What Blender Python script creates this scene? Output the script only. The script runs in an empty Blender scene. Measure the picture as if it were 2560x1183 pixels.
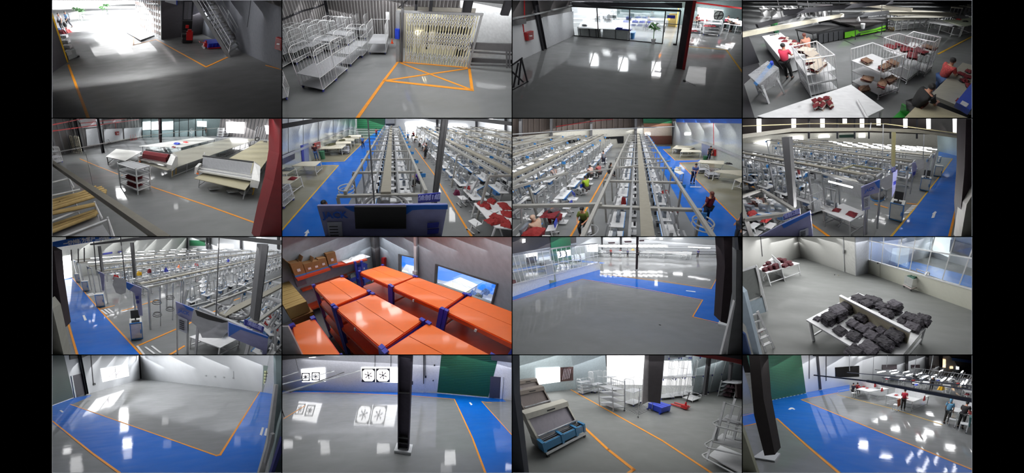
import bpy, bmesh, math, random
import numpy as np
from math import radians, sin, cos, pi
# ---------------------------------------------------------------- camera, world, exposure
C = bpy.context.scene.collection
F,UC,VC,K,SK_ = 850.0,1280.0,591.5,6.0,3.0          # focal length in pixels of the 2560 x 1183 frame, picture centre, scale
cam = bpy.data.cameras.new('camera'); co = bpy.data.objects.new('camera',cam); C.objects.link(co)
co.rotation_euler = (pi/2, 0, 0); cam.sensor_width = 36; cam.lens = 36*F/2560
cam.clip_start = .05; cam.clip_end = 5000
sc = bpy.context.scene; sc.camera = co
sc.view_settings.view_transform = 'Standard'; sc.view_settings.look = 'None'
sc.view_settings.exposure = 0; sc.view_settings.gamma = 1; sc.view_settings.use_curve_mapping = False
W = bpy.data.worlds.new('world'); sc.world = W; W.use_nodes = True
W.node_tree.nodes['Background'].inputs[0].default_value = (.9, .95, 1, 1)
W.node_tree.nodes['Background'].inputs[1].default_value = 1.0
sc.cycles.max_bounces = 3; sc.cycles.diffuse_bounces = 2; sc.cycles.glossy_bounces = 2; sc.cycles.transparent_max_bounces = 8
sc.cycles.transmission_bounces = 3; sc.cycles.use_adaptive_sampling = True; sc.cycles.adaptive_threshold = .15; sc.cycles.adaptive_min_samples = 16; sc.cycles.sample_clamp_indirect = 4; sc.cycles.caustics_reflective = False; sc.cycles.caustics_refractive = False
rnd = random.Random(7)
ORD = 'first second third fourth fifth sixth seventh eighth ninth tenth eleventh twelfth thirteenth fourteenth fifteenth sixteenth seventeenth eighteenth nineteenth twentieth'.split()
def nth(i): return ORD[i] if i < 20 else (('thirtieth','fortieth','fiftieth','sixtieth','seventieth')[(i+1)//10-3] if i % 10 == 9 else ('twenty-','thirty-','forty-','fifty-','sixty-')[(i+1)//10-2]+ORD[i%10])
Z3 = 3.9965
OX = (130, 705, 1280, 1855); OY = (0, 296, 592, 887)
# ---------------------------------------------------------------- materials
MATS = {}
def lin(c): return tuple(((v/255)/12.92 if v/255 <= .04045 else ((v/255+.055)/1.055)**2.4) for v in c)
def M(name,col,rough=.6,metal=0,emit=0,var=.08,scale=6,bump=0,spec=.5,coat=0,alpha=1,trans=0):
    if name in MATS: return MATS[name]
    m = bpy.data.materials.new(name); MATS[name] = m; m.use_nodes = True; scale /= SK_
    nt = m.node_tree; b = nt.nodes['Principled BSDF']; c = lin(col)
    b.inputs['Roughness'].default_value = rough; b.inputs['Metallic'].default_value = metal
    b.inputs['Specular IOR Level'].default_value = spec; b.inputs['Coat Weight'].default_value = coat
    b.inputs['Coat Roughness'].default_value = .08
    tc = nt.nodes.new('ShaderNodeTexCoord'); n = nt.nodes.new('ShaderNodeTexNoise')
    n.inputs['Scale'].default_value = scale; n.inputs['Detail'].default_value = 4
    nt.links.new(tc.outputs['Object'], n.inputs['Vector'])
    r = nt.nodes.new('ShaderNodeValToRGB'); nt.links.new(n.outputs['Fac'],r.inputs['Fac'])
    r.color_ramp.elements[0].position = .3; r.color_ramp.elements[1].position = .7
    r.color_ramp.elements[0].color = (*[v*(1-var) for v in c],1); r.color_ramp.elements[1].color = (*[min(1,v*(1+var)) for v in c],1)
    nt.links.new(r.outputs['Color'], b.inputs['Base Color'])
    if bump:
        bp = nt.nodes.new('ShaderNodeBump'); bp.inputs['Strength'].default_value = bump; bp.inputs['Distance'].default_value = .02*SK_
        nt.links.new(n.outputs['Fac'],bp.inputs['Height']); nt.links.new(bp.outputs['Normal'],b.inputs['Normal'])
    if emit: b.inputs['Emission Color'].default_value = (*c,1); b.inputs['Emission Strength'].default_value = emit
    if alpha < 1: b.inputs['Alpha'].default_value = alpha
    if trans: b.inputs['Transmission Weight'].default_value = trans; b.inputs['IOR'].default_value = 1.05
    return m
def FL(name,col,rough=.45,var=.06,coat=.5):        # polished resin floor: blotchy gloss, slight waviness
    if name in MATS: return MATS[name]
    m = M(name,col,rough,var=var,scale=.35,coat=coat,spec=.1); m.node_tree.nodes['Principled BSDF'].inputs['Coat Roughness'].default_value = .05; nt = m.node_tree; b = nt.nodes['Principled BSDF']
    tc = nt.nodes['Texture Coordinate']; n = nt.nodes.new('ShaderNodeTexNoise'); n.inputs['Scale'].default_value = 1.3/SK_; n.inputs['Detail'].default_value = 3
    nt.links.new(tc.outputs['Object'], n.inputs['Vector'])
    bp = nt.nodes.new('ShaderNodeBump'); bp.inputs['Strength'].default_value = .05; bp.inputs['Distance'].default_value = .05*SK_
    nt.links.new(n.outputs['Fac'],bp.inputs['Height']); nt.links.new(bp.outputs['Normal'],b.inputs['Normal']); nt.links.new(bp.outputs['Normal'],b.inputs['Coat Normal'])
    mr = nt.nodes.new('ShaderNodeMapRange'); mr.inputs['To Min'].default_value = rough*.7; mr.inputs['To Max'].default_value = rough*1.5
    nt.links.new(n.outputs['Fac'],mr.inputs['Value']); nt.links.new(mr.outputs['Result'],b.inputs['Roughness'])
    return m
# ---------------------------------------------------------------- mesh builder (metres, thing-local)
class MB:
    def __init__(s): s.v = []; s.f = []
    def add(s, vs, fs):
        n = len(s.v); s.v += [tuple(map(float,p)) for p in vs]; s.f += [tuple(i+n for i in f) for f in fs]; return s
    def hexa(s,a,b):                                # two quads, bottom and top, counter-clockwise from above
        return s.add(list(a)+list(b),[(3,2,1,0),(4,5,6,7),(0,1,5,4),(1,2,6,5),(2,3,7,6),(3,0,4,7)])
    def box(s, x0, y0, z0, x1, y1, z1):
        return s.hexa([(x0,y0,z0),(x1,y0,z0),(x1,y1,z0),(x0,y1,z0)],[(x0,y0,z1),(x1,y0,z1),(x1,y1,z1),(x0,y1,z1)])
    def prism(s, poly, z0, z1):
        a = sum(poly[i][0]*poly[(i+1)%len(poly)][1]-poly[(i+1)%len(poly)][0]*poly[i][1] for i in range(len(poly)))
        if a < 0: poly = poly[::-1]
        n = len(poly); g = lambda z, i: z[i] if isinstance(z, (list, tuple)) else z
        return s.add([(p[0],p[1],g(z0,i)) for i,p in enumerate(poly)]+[(p[0],p[1],g(z1,i)) for i,p in enumerate(poly)],
            [tuple(range(n-1,-1,-1)),tuple(range(n,2*n))]+[(i,(i+1)%n,(i+1)%n+n,i+n) for i in range(n)])
    def bar(s,p,q,w,h=None,n=4,up=(0,0,1)):     # straight bar of width w and height h (n=4) or a tube of radius w (n>4)
        p = np.array(p,float); q = np.array(q,float); d = q-p; L = np.linalg.norm(d)
        if L < 1e-6: return s
        d /= L; u = np.array(up, float)
        if abs(d@u) > .95: u = np.array((0,1.,0)) if abs(d[1]) < .9 else np.array((1.,0,0))
        a = np.cross(d, u); a /= np.linalg.norm(a); b = np.cross(a, d)
        if n == 4:
            h = w if h is None else h
            c = [(-w/2,-h/2),(w/2,-h/2),(w/2,h/2),(-w/2,h/2)]
        else: c = [(w*cos(2*pi*i/n), w*sin(2*pi*i/n)) for i in range(n)]
        return s.add([p+a*x+b*y for x, y in c]+[q+a*x+b*y for x, y in c],
            [tuple(range(n)),tuple(range(2*n-1,n-1,-1))]+[(i+n,(i+1)%n+n,(i+1)%n,i) for i in range(n)])
    def tube(s, p, q, r, n=6): return s.bar(p, q, r, n=n)
    def path(s, pts, r, n=6, closed=False):
        for a,b in zip(pts,pts[1:]+(pts[:1] if closed else [])): s.bar(a,b,r,n=n)
        return s
    def ring(s, c, R, r, n=16, axis='z', k=6):
        P = [(c[0]+R*cos(t),c[1]+R*sin(t),c[2]) if axis == 'z' else ((c[0]+R*cos(t),c[1],c[2]+R*sin(t)) if axis == 'y' else (c[0],c[1]+R*cos(t),c[2]+R*sin(t))) for t in [2*pi*i/n for i in range(n)]]
        return s.path(P, r, k, True)
    def ell(s, c, r, n=10, m=6, z0=-1, z1=1, jit=0, rg=None):
        rg = rg or rnd; vs = []; fs = []
        for j in range(m+1):
            z = z0+(z1-z0)*j/m if jit == 0 else -cos(pi*j/m); z = -cos(pi*j/m) if (z0,z1) == (-1,1) else z; q = math.sqrt(max(0,1-z*z))
            for i in range(n):
                t = 2*pi*i/n; k = 1+rg.uniform(-jit,jit); vs.append((c[0]+r[0]*max(q,.02)*cos(t)*k,c[1]+r[1]*max(q,.02)*sin(t)*k,c[2]+r[2]*z*k))
        for j in range(m):
            for i in range(n): a = j*n+i; b = j*n+(i+1)%n; fs.append((a,b,b+n,a+n))
        fs += [tuple(range(n-1,-1,-1)), tuple(range(m*n, m*n+n))]
        return s.add(vs, fs)
    def lathe(s, prof, n=12, c=(0,0)):
        vs = [(c[0]+r*cos(2*pi*i/n),c[1]+r*sin(2*pi*i/n),z) for r,z in prof for i in range(n)]; m = len(prof)-1
        return s.add(vs,[(j*n+i,j*n+(i+1)%n,(j+1)*n+(i+1)%n,(j+1)*n+i) for j in range(m) for i in range(n)]+[tuple(range(n-1,-1,-1)),tuple(range(m*n,m*n+n))])
    def cloth(s,x0,y0,x1,y1,z,h,seed=0,n=7,edge=.25,lo=.45,j=.06):   # crumpled heap over a rectangle
        g = random.Random(seed); vs = []; fs = []
        for q in range(n+1):
            for i in range(n+1):
                a,b = i/n,q/n; e = min(1,min(a,1-a,b,1-b)/edge); k = 0 if e == 0 else h*(e**.5)*g.uniform(lo,1)
                vs.append((x0+(x1-x0)*a+g.uniform(-j,j)*(x1-x0),y0+(y1-y0)*b+g.uniform(-j,j)*(y1-y0),z+k))
        for j in range(n):
            for i in range(n): a = j*(n+1)+i; fs.append((a, a+1, a+n+2, a+n+1))
        s.add(vs, fs); o = len(s.v)-len(vs)
        rim = [i for i in range(n+1)]+[(j+1)*(n+1)-1 for j in range(1,n+1)]+[n*(n+1)+i for i in range(n-1,-1,-1)]+[j*(n+1) for j in range(n-1,0,-1)]
        k = len(s.v); s.v += [(s.v[o+i][0],s.v[o+i][1],z) for i in rim]; L = len(rim)
        s.f += [(o+rim[i],k+i,k+(i+1)%L,o+rim[(i+1)%L]) for i in range(L)]; s.f.append(tuple(k+i for i in range(L-1,-1,-1)))
        return s
    def rot(s, a, o=(0,0)):
        c,d = cos(a),sin(a); s.v = [(o[0]+(x-o[0])*c-(y-o[1])*d,o[1]+(x-o[0])*d+(y-o[1])*c,z) for x,y,z in s.v]; return s
    def mv(s, x, y, z=0): s.v = [(a+x, b+y, c+z) for a, b, c in s.v]; return s
    def join(s, o): return s.add(o.v, o.f)
ALL = []
class Room:
    """One recorded room. Its frame (origin, three edge vectors) is stretched in depth and sheared about the main camera to match its bay, from vanishing points taken by eye: f focal length, hy horizon
    row, vx column where the room's long direction vanishes, H height of the recording camera over the floor."""
    def __init__(s, i, place, f=1900, hy=-150, H=4.5, vx=1149, roll=0):
        s.id = i; s.place = place; s.f = f; s.H = H; c,r = (i-1) % 4,(i-1)//4; s.X0,s.Y0 = OX[c],OY[r]
        s.x1 = s.X0+575.5; s.y1 = s.Y0+296; fc = f/Z3; u0 = s.X0+1149/Z3; v0 = s.Y0+592/Z3
        th = math.atan2(592-hy, f); ro = radians(roll)
        R0 = np.array((1.,0,0)); D0 = np.array((0,-sin(th),-cos(th))); s.fw = np.array((0,cos(th),-sin(th)))
        R = R0*cos(ro)+D0*sin(ro); D = -R0*sin(ro)+D0*cos(ro)
        B = np.array([R, D, s.fw]); ps = math.atan((vx-1149)*cos(th)/f)
        Rz = np.array([[cos(ps), sin(ps), 0],[-sin(ps), cos(ps), 0],[0,0,1]])
        Wm = K*np.array([[fc/F, 0, (u0-UC)/F],[0,0,1],[0,-fc/F,-(v0-VC)/F]])  # stretches the room in depth and shears it about the main camera
        s.B = B@Rz; s.L = Wm@s.B; s.C = np.array((0,0,H)); s.O = -s.L@s.C
        e = 1.0; a0,a1 = (s.X0+e-UC)/F,(s.x1-e-UC)/F; b0,b1 = -(s.Y0+e-VC)/F,-(s.y1-e-VC)/F
        s.pl = [np.array(v,float) for v in ((1,-a0,0),(-1,a1,0),(0,b0,-1),(0,-b1,1))]; s.a = (a0,a1); s.b = (b0,b1)
        s.cache = {}
        ALL.append(s)
    def px(s,p,m=1.0):                              # how large m metres at p show in the photograph
        return m*s.f/Z3/max(.1, s.depth(p))
    def w(s, p): return s.L@np.array(p if len(p) == 3 else (*p, 0), float)+s.O
    def ray(s, zx, zy): return s.B.T@np.array(((zx-1149)/s.f, (zy-592)/s.f, 1.))
    def at(s, zx, zy, h=0):
        d = s.ray(zx, zy); t = (h-s.H)/d[2]; return (d[0]*t, d[1]*t)
    def at3(s, zx, zy, h=0): return (*s.at(zx, zy, h), h)
    def on(s,P,Q,zx,zy):                          # the point of the upright plane through P and Q seen at (zx, zy)
        d = s.ray(zx,zy); n = np.array((-(Q[1]-P[1]),Q[0]-P[0])); t = (n@np.array(P[:2]))/(n@d[:2]); return tuple(d*t+s.C)
    def top(s,P,zy):                                # height over P that is seen at row zy
        q = s.B@(np.array((P[0],P[1],0.))-s.C); k = (zy-592)/s.f; dz = s.B[:,2]; return (k*q[2]-q[1])/(dz[1]-k*dz[2])
    def depth(s,P): return (s.B@(np.array((*P[:2],P[2] if len(P) > 2 else 0.))-s.C))[2]
def mesh(R, name, mb, mat, base=(0,0,0), key=None, smooth=False, uvw=False):
    """room metres -> world; geometry that would run on past the room's own bay ends at its partition"""
    if key is not None:
        k = (key, mat.name); hit = R.cache.get(k)
    else: hit = None
    if hit is None:
        v = np.array(mb.v)@R.L.T
        hit = [v, mb.f, None]
        if key is not None: R.cache[k] = hit
    v = hit[0]; o = R.w(base); wv = v+o
    dist = np.array([wv@n for n in R.pl]+[wv[:,1]-2.3*SK_]); out = (dist < 0)
    if out.all(axis=1).any(): return None
    if out.any():
        bm = bmesh.new(); vs = [bm.verts.new(p) for p in wv]
        for f in hit[1]:
            try: bm.faces.new([vs[i] for i in f])
            except ValueError: pass
        for k2, n in enumerate(R.pl+[np.array((0,1.,0))]):
            if out[k2].any():
                bmesh.ops.bisect_plane(bm,geom=bm.verts[:]+bm.edges[:]+bm.faces[:],plane_co=(0,0,0) if k2 < 4 else (0,2.3*SK_,0),plane_no=tuple(-n),clear_outer=True)
        if not bm.faces: bm.free(); return None
        bmesh.ops.translate(bm,verts=bm.verts,vec=tuple(-o)); me = bpy.data.meshes.new(name); bm.to_mesh(me); bm.free()
    elif hit[2] is not None: return hit[2]
    else:
        me = bpy.data.meshes.new(name); me.from_pydata(v.tolist(), [], hit[1])
        if key is not None: hit[2] = me
    me.materials.append(mat)
    if smooth: me.polygons.foreach_set('use_smooth', [True]*len(me.polygons))
    return me
def link(R, name, me, loc=None, parent=None, **tags):
    o = bpy.data.objects.new(name, me); C.objects.link(o)
    if parent is not None: o.parent = parent
    elif loc is not None: o.location = loc
    for k, v in tags.items():
        if v: o[k] = v
    return o
class Thing:
    def __init__(s, R, name, label, cat, base=(0,0,0), rot=0, group=None, kind=None):
        base = (*base, 0) if len(base) == 2 else base
        s.R = R; s.base = base; s.rot = rot; s.e = link(R,name,None,tuple(R.w(base)),label=label,category=cat,group=group,kind=kind)
    def part(s,name,mb,mat,parent=None,key=None,smooth=False,label=None,kind=None):
        R = s.R; k = None if key is None else (key, round(s.rot, 4))
        if k is None or (k, mat.name) not in R.cache:
            mb = mb() if callable(mb) else mb
            if s.rot: mb = MB().join(mb).rot(s.rot)
        me = mesh(R, name, mb, mat, s.base, k, smooth)
        if me is None: return parent or s.e
        return link(R, name, me, parent=parent or s.e, label=label, kind=kind)
def solo(R,name,mb,mat,label=None,cat=None,base=(0,0,0),rot=0,group=None,kind=None,key=None,smooth=False):
    base = (*base, 0) if len(base) == 2 else base
    k = None if key is None else (key, round(rot, 4))
    if k is None or (k, mat.name) not in R.cache:
        mb = mb() if callable(mb) else mb
        if rot: mb = MB().join(mb).rot(rot)
    me = mesh(R, name, mb, mat, base, k, smooth)
    if me is None: return None
    return link(R,name,me,tuple(R.w(base)),label=label,category=cat,group=group,kind=kind)
def struct(R, name, mb, mat, parent=None, label=None):
    me = mesh(R, name, mb, mat)
    if me is None: return None
    if parent is not None: me2 = link(R, name, me, parent=parent); return me2
    return link(R, name, me, tuple(R.w((0,0,0))), kind='structure', label=label)
def lights(R, segs, col=(1,1,1), tilt=.42):
    """added fill lights along the top of the bay, unseen themselves: (from depth, to depth, radiance) in metres from the recording camera"""
    for d0, d1, Lr in segs:
        n = max(1, round(math.log(d1/d0)/math.log(1.14)))
        for i in range(n):
            y0 = K*d0*(d1/d0)**(i/n); y1 = K*d0*(d1/d0)**((i+1)/n)
            xa = max(R.a[0]*y0, R.a[0]*y1); xb = min(R.a[1]*y0, R.a[1]*y1)
            sl = R.b[0]-.0012; ly = (y1-y0)*math.sqrt(1+sl*sl); ym = (y0+y1)/2
            if xb-xa < .05*SK_: continue
            l = bpy.data.lights.new('bay_fill_light','AREA'); l.shape = 'RECTANGLE'; l.size = xb-xa; l.size_y = ly  # added fill light, stands for no seen fixture
            sy = .6 if tilt > .3 else .92; l.size_y = ly*sy; l.energy = Lr*pi*(xb-xa)*ly; l.color = col
            o = bpy.data.objects.new('bay_fill_light', l); C.objects.link(o)
            o.location = ((xa+xb)/2,ym,sl*ym-ly*sy*.5*(math.sin(tilt)+.02)); o.rotation_euler = (math.atan(sl)+tilt,0,0)   # fill slats tilted to light upright faces
def shine(R, zx, zy, w, h, Lr, col=(1,1,1)):
    """bright lamp panel of the luminous ceiling, hung where the polished floor mirrors it at the close-up point (zx, zy)"""
    nrm = np.cross(R.L[:,0],R.L[:,1]); nrm /= np.linalg.norm(nrm); sl = R.b[0]-.0012; pn = np.array((0,-sl,1.)); H = []
    for x, y in ((zx-w/2,zy),(zx+w/2,zy),(zx,zy-h/2),(zx,zy+h/2)):
        P = R.w(R.at(x, y)); d = P/np.linalg.norm(P); r = d-2*(d@nrm)*nrm; den = pn@r
        if den <= 1e-4: return
        H.append(P+r*(-(pn@P)/den))
    k2 = math.sqrt(1+sl*sl); a = H[1]-H[0]; b = H[3]-H[2]; c = sum(H)/4; a = np.array((a[0],a[1]*k2)); b = np.array((b[0],b[1]*k2)); U_,S_,_ = np.linalg.svd(np.array([a,b]).T)
    if not (R.a[0]*c[1] < c[0] < R.a[1]*c[1]) or c[1] > 250*SK_ or c[1] < 2.5*SK_: return
    l = bpy.data.lights.new('lamp_panel','AREA'); l.shape = 'RECTANGLE'; l.size = max(.1,S_[0]); l.size_y = max(.1,S_[1]); l.energy = Lr*.8*pi*l.size*l.size_y; l.color = col  # added light, there only for its mirror spot on the floor
    o = bpy.data.objects.new('lamp_panel',l); C.objects.link(o); o.location = (c[0],c[1],sl*c[1]-.0005*c[1]); o.rotation_mode = 'XYZ'; from mathutils import Euler,Matrix; o.rotation_euler = (Matrix.Rotation(math.atan(sl),3,'X')@Matrix.Rotation(math.atan2(U_[1,0],U_[0,0]),3,'Z')).to_euler()
def lamp(R, p, energy, size=.3, col=(1,1,1), kind='POINT', aim=None):
    l = bpy.data.lights.new('lamp',kind); l.energy = energy*SK_**2; l.color = col; size *= SK_
    if kind == 'AREA': l.size = size
    else: l.shadow_soft_size = size
    o = bpy.data.objects.new('lamp',l); C.objects.link(o); o.location = tuple(R.w(p))
    if aim is not None:
        from mathutils import Vector
        d = Vector(R.w(aim))-Vector(R.w(p)); o.rotation_euler = d.to_track_quat('-Z','Y').to_euler()
    return o
# ---------------------------------------------------------------- shared materials
WHITE = M('white_paint',(225,226,228),.4); WALLW = M('white_panel_wall',(205,208,212),.5,var=.04,scale=.4)
GREYW = M('grey_panel_wall',(150,152,158),.6,var=.04,scale=.4); DARKW = M('dark_sheet_wall',(70,66,66),.5,var=.1,scale=.5)
STEEL = M('grey_steel',(92,92,94),.6,spec=.25); DSTEEL = M('dark_steel',(48,48,52),.7,spec=.2); BLACK = M('black_plastic',(22,22,24),.5)
BLACKM = M('matt_black_casing',(0,0,0),1,spec=0,var=0); CHROME = M('bright_steel',(190,192,196),.25,.8)
ALU = M('aluminium',(176,178,180),.35,.5); BEIGE = M('beige_board',(188,180,150),.6); CREAM = M('cream_top',(214,208,188),.5)
FG = FL('grey_resin_floor',(128,130,131)); FB = FL('blue_resin_floor',(0,104,206),coat=.4); FY = FL('greenish_resin_floor',(142,138,118))
ORA = M('orange_floor_line',(232,146,6),.5); YEL = M('yellow_paint',(225,175,20),.5); RED = M('red_paint',(178,24,26),.45)
MAROON = M('maroon_cloth',(112,22,32),.9,bump=.4,scale=18); BLUE = M('blue_plastic',(24,60,190),.4); NAVY = M('navy_sign_blue',(44,52,150),.5)
SKYB = M('light_blue_trim',(60,140,215),.4); GREEN = M('green_shutter',(28,96,62),.5); LIME = M('lime_green',(120,215,30),.5)
CARD = M('cardboard',(172,134,84),.8,var=.12,scale=3); KRAFT = M('kraft_paper',(188,160,104),.8,var=.1); GLASS = M('window_glass',(225,238,242),.05,trans=1,var=0,alpha=.35)
SKIN = M('skin',(196,140,112),.55); HAIR = M('black_hair',(20,17,17),.6); DAY = M('daylight',(255,255,255),1,emit=2.6,var=0)
TUBEL = M('lamp_tube',(255,255,255),1,emit=6,var=0); LEAF = M('leaf_green',(70,130,60),.6); ORANGE = M('orange_steel',(246,112,4),.4,var=.03,coat=.35)
RBLUE = M('rack_blue',(26,48,176),.4); TEAL = M('machine_teal_blue',(40,120,168),.4); PLAST = M('clear_plastic',(215,218,222),.2,alpha=.45)
REDO = M('dark_red_steel',(128,20,26),.45); SHELFG = M('grey_shelf',(168,170,174),.45)

# ---------------------------------------------------------------- builders shared by several rooms
SK = {}
def skin(key, chains, sub=1):
    """one continuous surface grown round a branching skeleton: chains = [[(x,y,z,r), ...], ...] sharing end points; first vertex is the root"""
    if key in SK: return SK[key]
    idx = {}; vs = []; es = []; rs = []
    for ch in chains:
        pr = None
        for x, y, z, r in ch:
            k = (round(x, 4), round(y, 4), round(z, 4))
            if k not in idx: idx[k] = len(vs); vs.append((x, y, z)); rs.append(r)
            if pr is not None and pr != idx[k]: es.append((pr, idx[k]))
            pr = idx[k]
    me = bpy.data.meshes.new('tmp'); me.from_pydata(vs,es,[]); o = bpy.data.objects.new('tmp',me); C.objects.link(o)
    o.modifiers.new('s', 'SKIN').use_smooth_shade = True
    for i, d in enumerate(me.skin_vertices[0].data):
        r = rs[i]; d.radius = r if isinstance(r,tuple) else (r,r); d.use_root = (i == 0)
    if sub: m = o.modifiers.new('u','SUBSURF'); m.levels = sub; m.render_levels = sub
    ev = o.evaluated_get(bpy.context.evaluated_depsgraph_get()).to_mesh()
    mb = MB(); mb.v = [tuple(v.co) for v in ev.vertices]; mb.f = [tuple(p.vertices) for p in ev.polygons]
    bpy.data.objects.remove(o); bpy.data.meshes.remove(me); SK[key] = mb; return mb
def pose_data(pose):
    lean = {'stand': 0,'work': .14,'bend': .34,'walk': .04,'sit': .12,'mop': .1}.get(pose,0); sit = pose == 'sit'
    pz = .56 if sit else .92
    P = (0,0,pz); Wt = (0,lean*.3,pz+.18); Ch = (0,lean*.8,pz+.38-lean*.1); N = (0,lean*1.1,pz+.54-lean*.25); Hd = (0,lean*1.25+.01,pz+.69-lean*.35)
    sh = lambda s: (s*.17, lean, pz+.47-lean*.2)
    if pose == 'stand': el = lambda s: (s*.23,.0,pz+.2); ha = lambda s: (s*.21,.12,pz-.03)
    elif pose == 'walk': el = lambda s: (s*.23,-.04*s,pz+.2); ha = lambda s: (s*.22,.1-.12*s,pz-.02)
    elif pose == 'mop': el = lambda s: (s*.2,.14,pz+.22); ha = lambda s: (s*.05,.36,pz+.12+.12*s)
    elif pose == 'bend': el = lambda s: (s*.24,.42,pz+.16); ha = lambda s: (s*.14,.66,pz+.08)
    else: el = lambda s: (s*.24,.2,pz+.2); ha = lambda s: (s*.14,.46,pz+.2 if sit else pz+.1)
    hip = lambda s: (s*.09, 0, pz-.04)
    if sit: kn = lambda s: (s*.12, .42, .52); an = lambda s: (s*.12, .4, .09)
    elif pose == 'walk': kn = lambda s: (s*.1,.12*s+.05,.48); an = lambda s: (s*.1,.26*s,.09)
    else: kn = lambda s: (s*.11, .03, .48); an = lambda s: (s*.12, -.02, .09)
    toe = lambda s: (an(s)[0], an(s)[1]+.15, .035)
    return P, Wt, Ch, N, Hd, sh, el, ha, hip, kn, an, toe
def person(R,pos,facing,pose,top,legs,label,hair=None,shoe=None,sleeves='short',group=None,z=0,k=1.0,mask=False,cap=None,long=False):
    """facing: a floor point the person looks towards, or an angle"""
    if not isinstance(facing,(int,float)): facing = math.atan2(facing[1]-pos[1],facing[0]-pos[0])-pi/2
    facing = round(facing*8/pi)*pi/8
    t = Thing(R, 'person', label, 'person', (*pos[:2], z), facing, group)
    P, Wt, Ch, N, Hd, sh, el, ha, hip, kn, an, toe = pose_data(pose)
    def body():
        ch = [[(*P,.12),(*Wt,.105),(*Ch,.125),(*N,.05),(*Hd,.085),(Hd[0],Hd[1],Hd[2]+.07,.07)]]
        for s in (-1, 1):
            h = np.array(ha(s)); e = np.array(el(s)); d = (h-e)/np.linalg.norm(h-e)
            palm = h+d*.05
            ch.append([(*Ch,.125),(*sh(s),.055),(*el(s),.04),(*ha(s),.026),(*palm,(.04,.018))])
            ch.append([(*P,.12),(*hip(s),.085),(*kn(s),.055),(*an(s),.036),(*toe(s),.03)])
        b = skin('body_'+pose, ch); b = MB().join(b)
        for s in (-1, 1):
            h = np.array(ha(s)); e = np.array(el(s)); d = (h-e)/np.linalg.norm(h-e); u = np.array((1.,0,0)); palm = h+d*.06; dn = np.array((0,0,-.6))
            for i, ln in enumerate((.062, .074, .07, .055)):
                a = palm+u*(i-1.5)*.019; m = a+d*ln*.55; q = m+(d+dn)*ln*.45; b.bar(a-d*.02,m,.0085,n=5); b.bar(m,q,.0075,n=5)
            a = h+d*.02-u*s*.03; m = a+(d-u*s*.8)*.035; b.bar(a,m,.01,n=5); b.bar(m,m+d*.03,.008,n=5)
        b.ell((Hd[0], Hd[1]+.085, Hd[2]+.005), (.016, .022, .022), 6, 4)       # nose
        for s in (-1, 1): b.ell((s*.082, Hd[1], Hd[2]), (.014, .022, .03), 6, 4)
        return b
    key = 'person_'+pose
    b = t.part('body', body, SKIN, key=key, smooth=True)
    def shirt():
        ch = [[(P[0],P[1],P[2]-.04,.165),(*Wt,.165),(*Ch,.185),((Ch[0]+N[0])/2,(Ch[1]+N[1])/2,(Ch[2]+N[2])/2+.01,.1)]]
        for s in (-1, 1):
            e = np.array(el(s)); q = np.array(sh(s)); m = q+(e-q)*.75
            c = [(*Ch, .185), (*sh(s), .09), (*m, .07)]
            if sleeves == 'long': h = np.array(ha(s)); c = [(*Ch,.185),(*sh(s),.09),(*el(s),.065),(*(h-(h-e)*.1),.045)]
            ch.append(c)
        return skin('shirt_'+pose+sleeves, ch)
    t.part('shirt', shirt, top, key=key+'shirt'+sleeves, smooth=True)
    def trousers():
        ch = [[(*P, .155)]]
        for s in (-1,1): a = np.array(an(s))+(0,0,.03); ch.append([(*P,.155),(*hip(s),.115),(*kn(s),.08),(*a,.065)])
        ch = ch[1:]; return skin('legs_'+pose, ch)
    t.part('trousers', trousers, legs, key=key+'legs', smooth=True)
    for s in (-1, 1):
        t.part('shoe',lambda: MB().ell((an(s)[0],an(s)[1]+.06,.045),(.048,.13,.045),8,5),shoe or BLACK,key=key+'shoe%d' % s,smooth=True)
        t.part('eye',lambda: MB().ell((s*.032,Hd[1]+.078,Hd[2]+.012),(.012,.008,.008),6,4),BLACK,key=key+'eye%d' % s)
    def hr():
        m = MB().ell((Hd[0], Hd[1]-.018, Hd[2]+.035), (.095, .1, .095), 12, 7)
        if long: m.ell((Hd[0], Hd[1]-.085, Hd[2]-.06), (.06, .045, .12), 10, 6)
        return m
    t.part('hair', hr, hair or HAIR, key=key+'hair%d' % long, smooth=True)
    if mask: t.part('face_mask',lambda: MB().ell((0,Hd[1]+.07,Hd[2]-.035),(.055,.035,.04),8,5),WHITE,key=key+'mask',smooth=True)
    if cap: t.part('cap',lambda: MB().ell((Hd[0],Hd[1]-.01,Hd[2]+.055),(.105,.115,.08),12,6).box(-.06,Hd[1]+.06,Hd[2]+.05,.06,Hd[1]+.17,Hd[2]+.062),cap,key=key+'cap',smooth=True)
    return t
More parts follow.
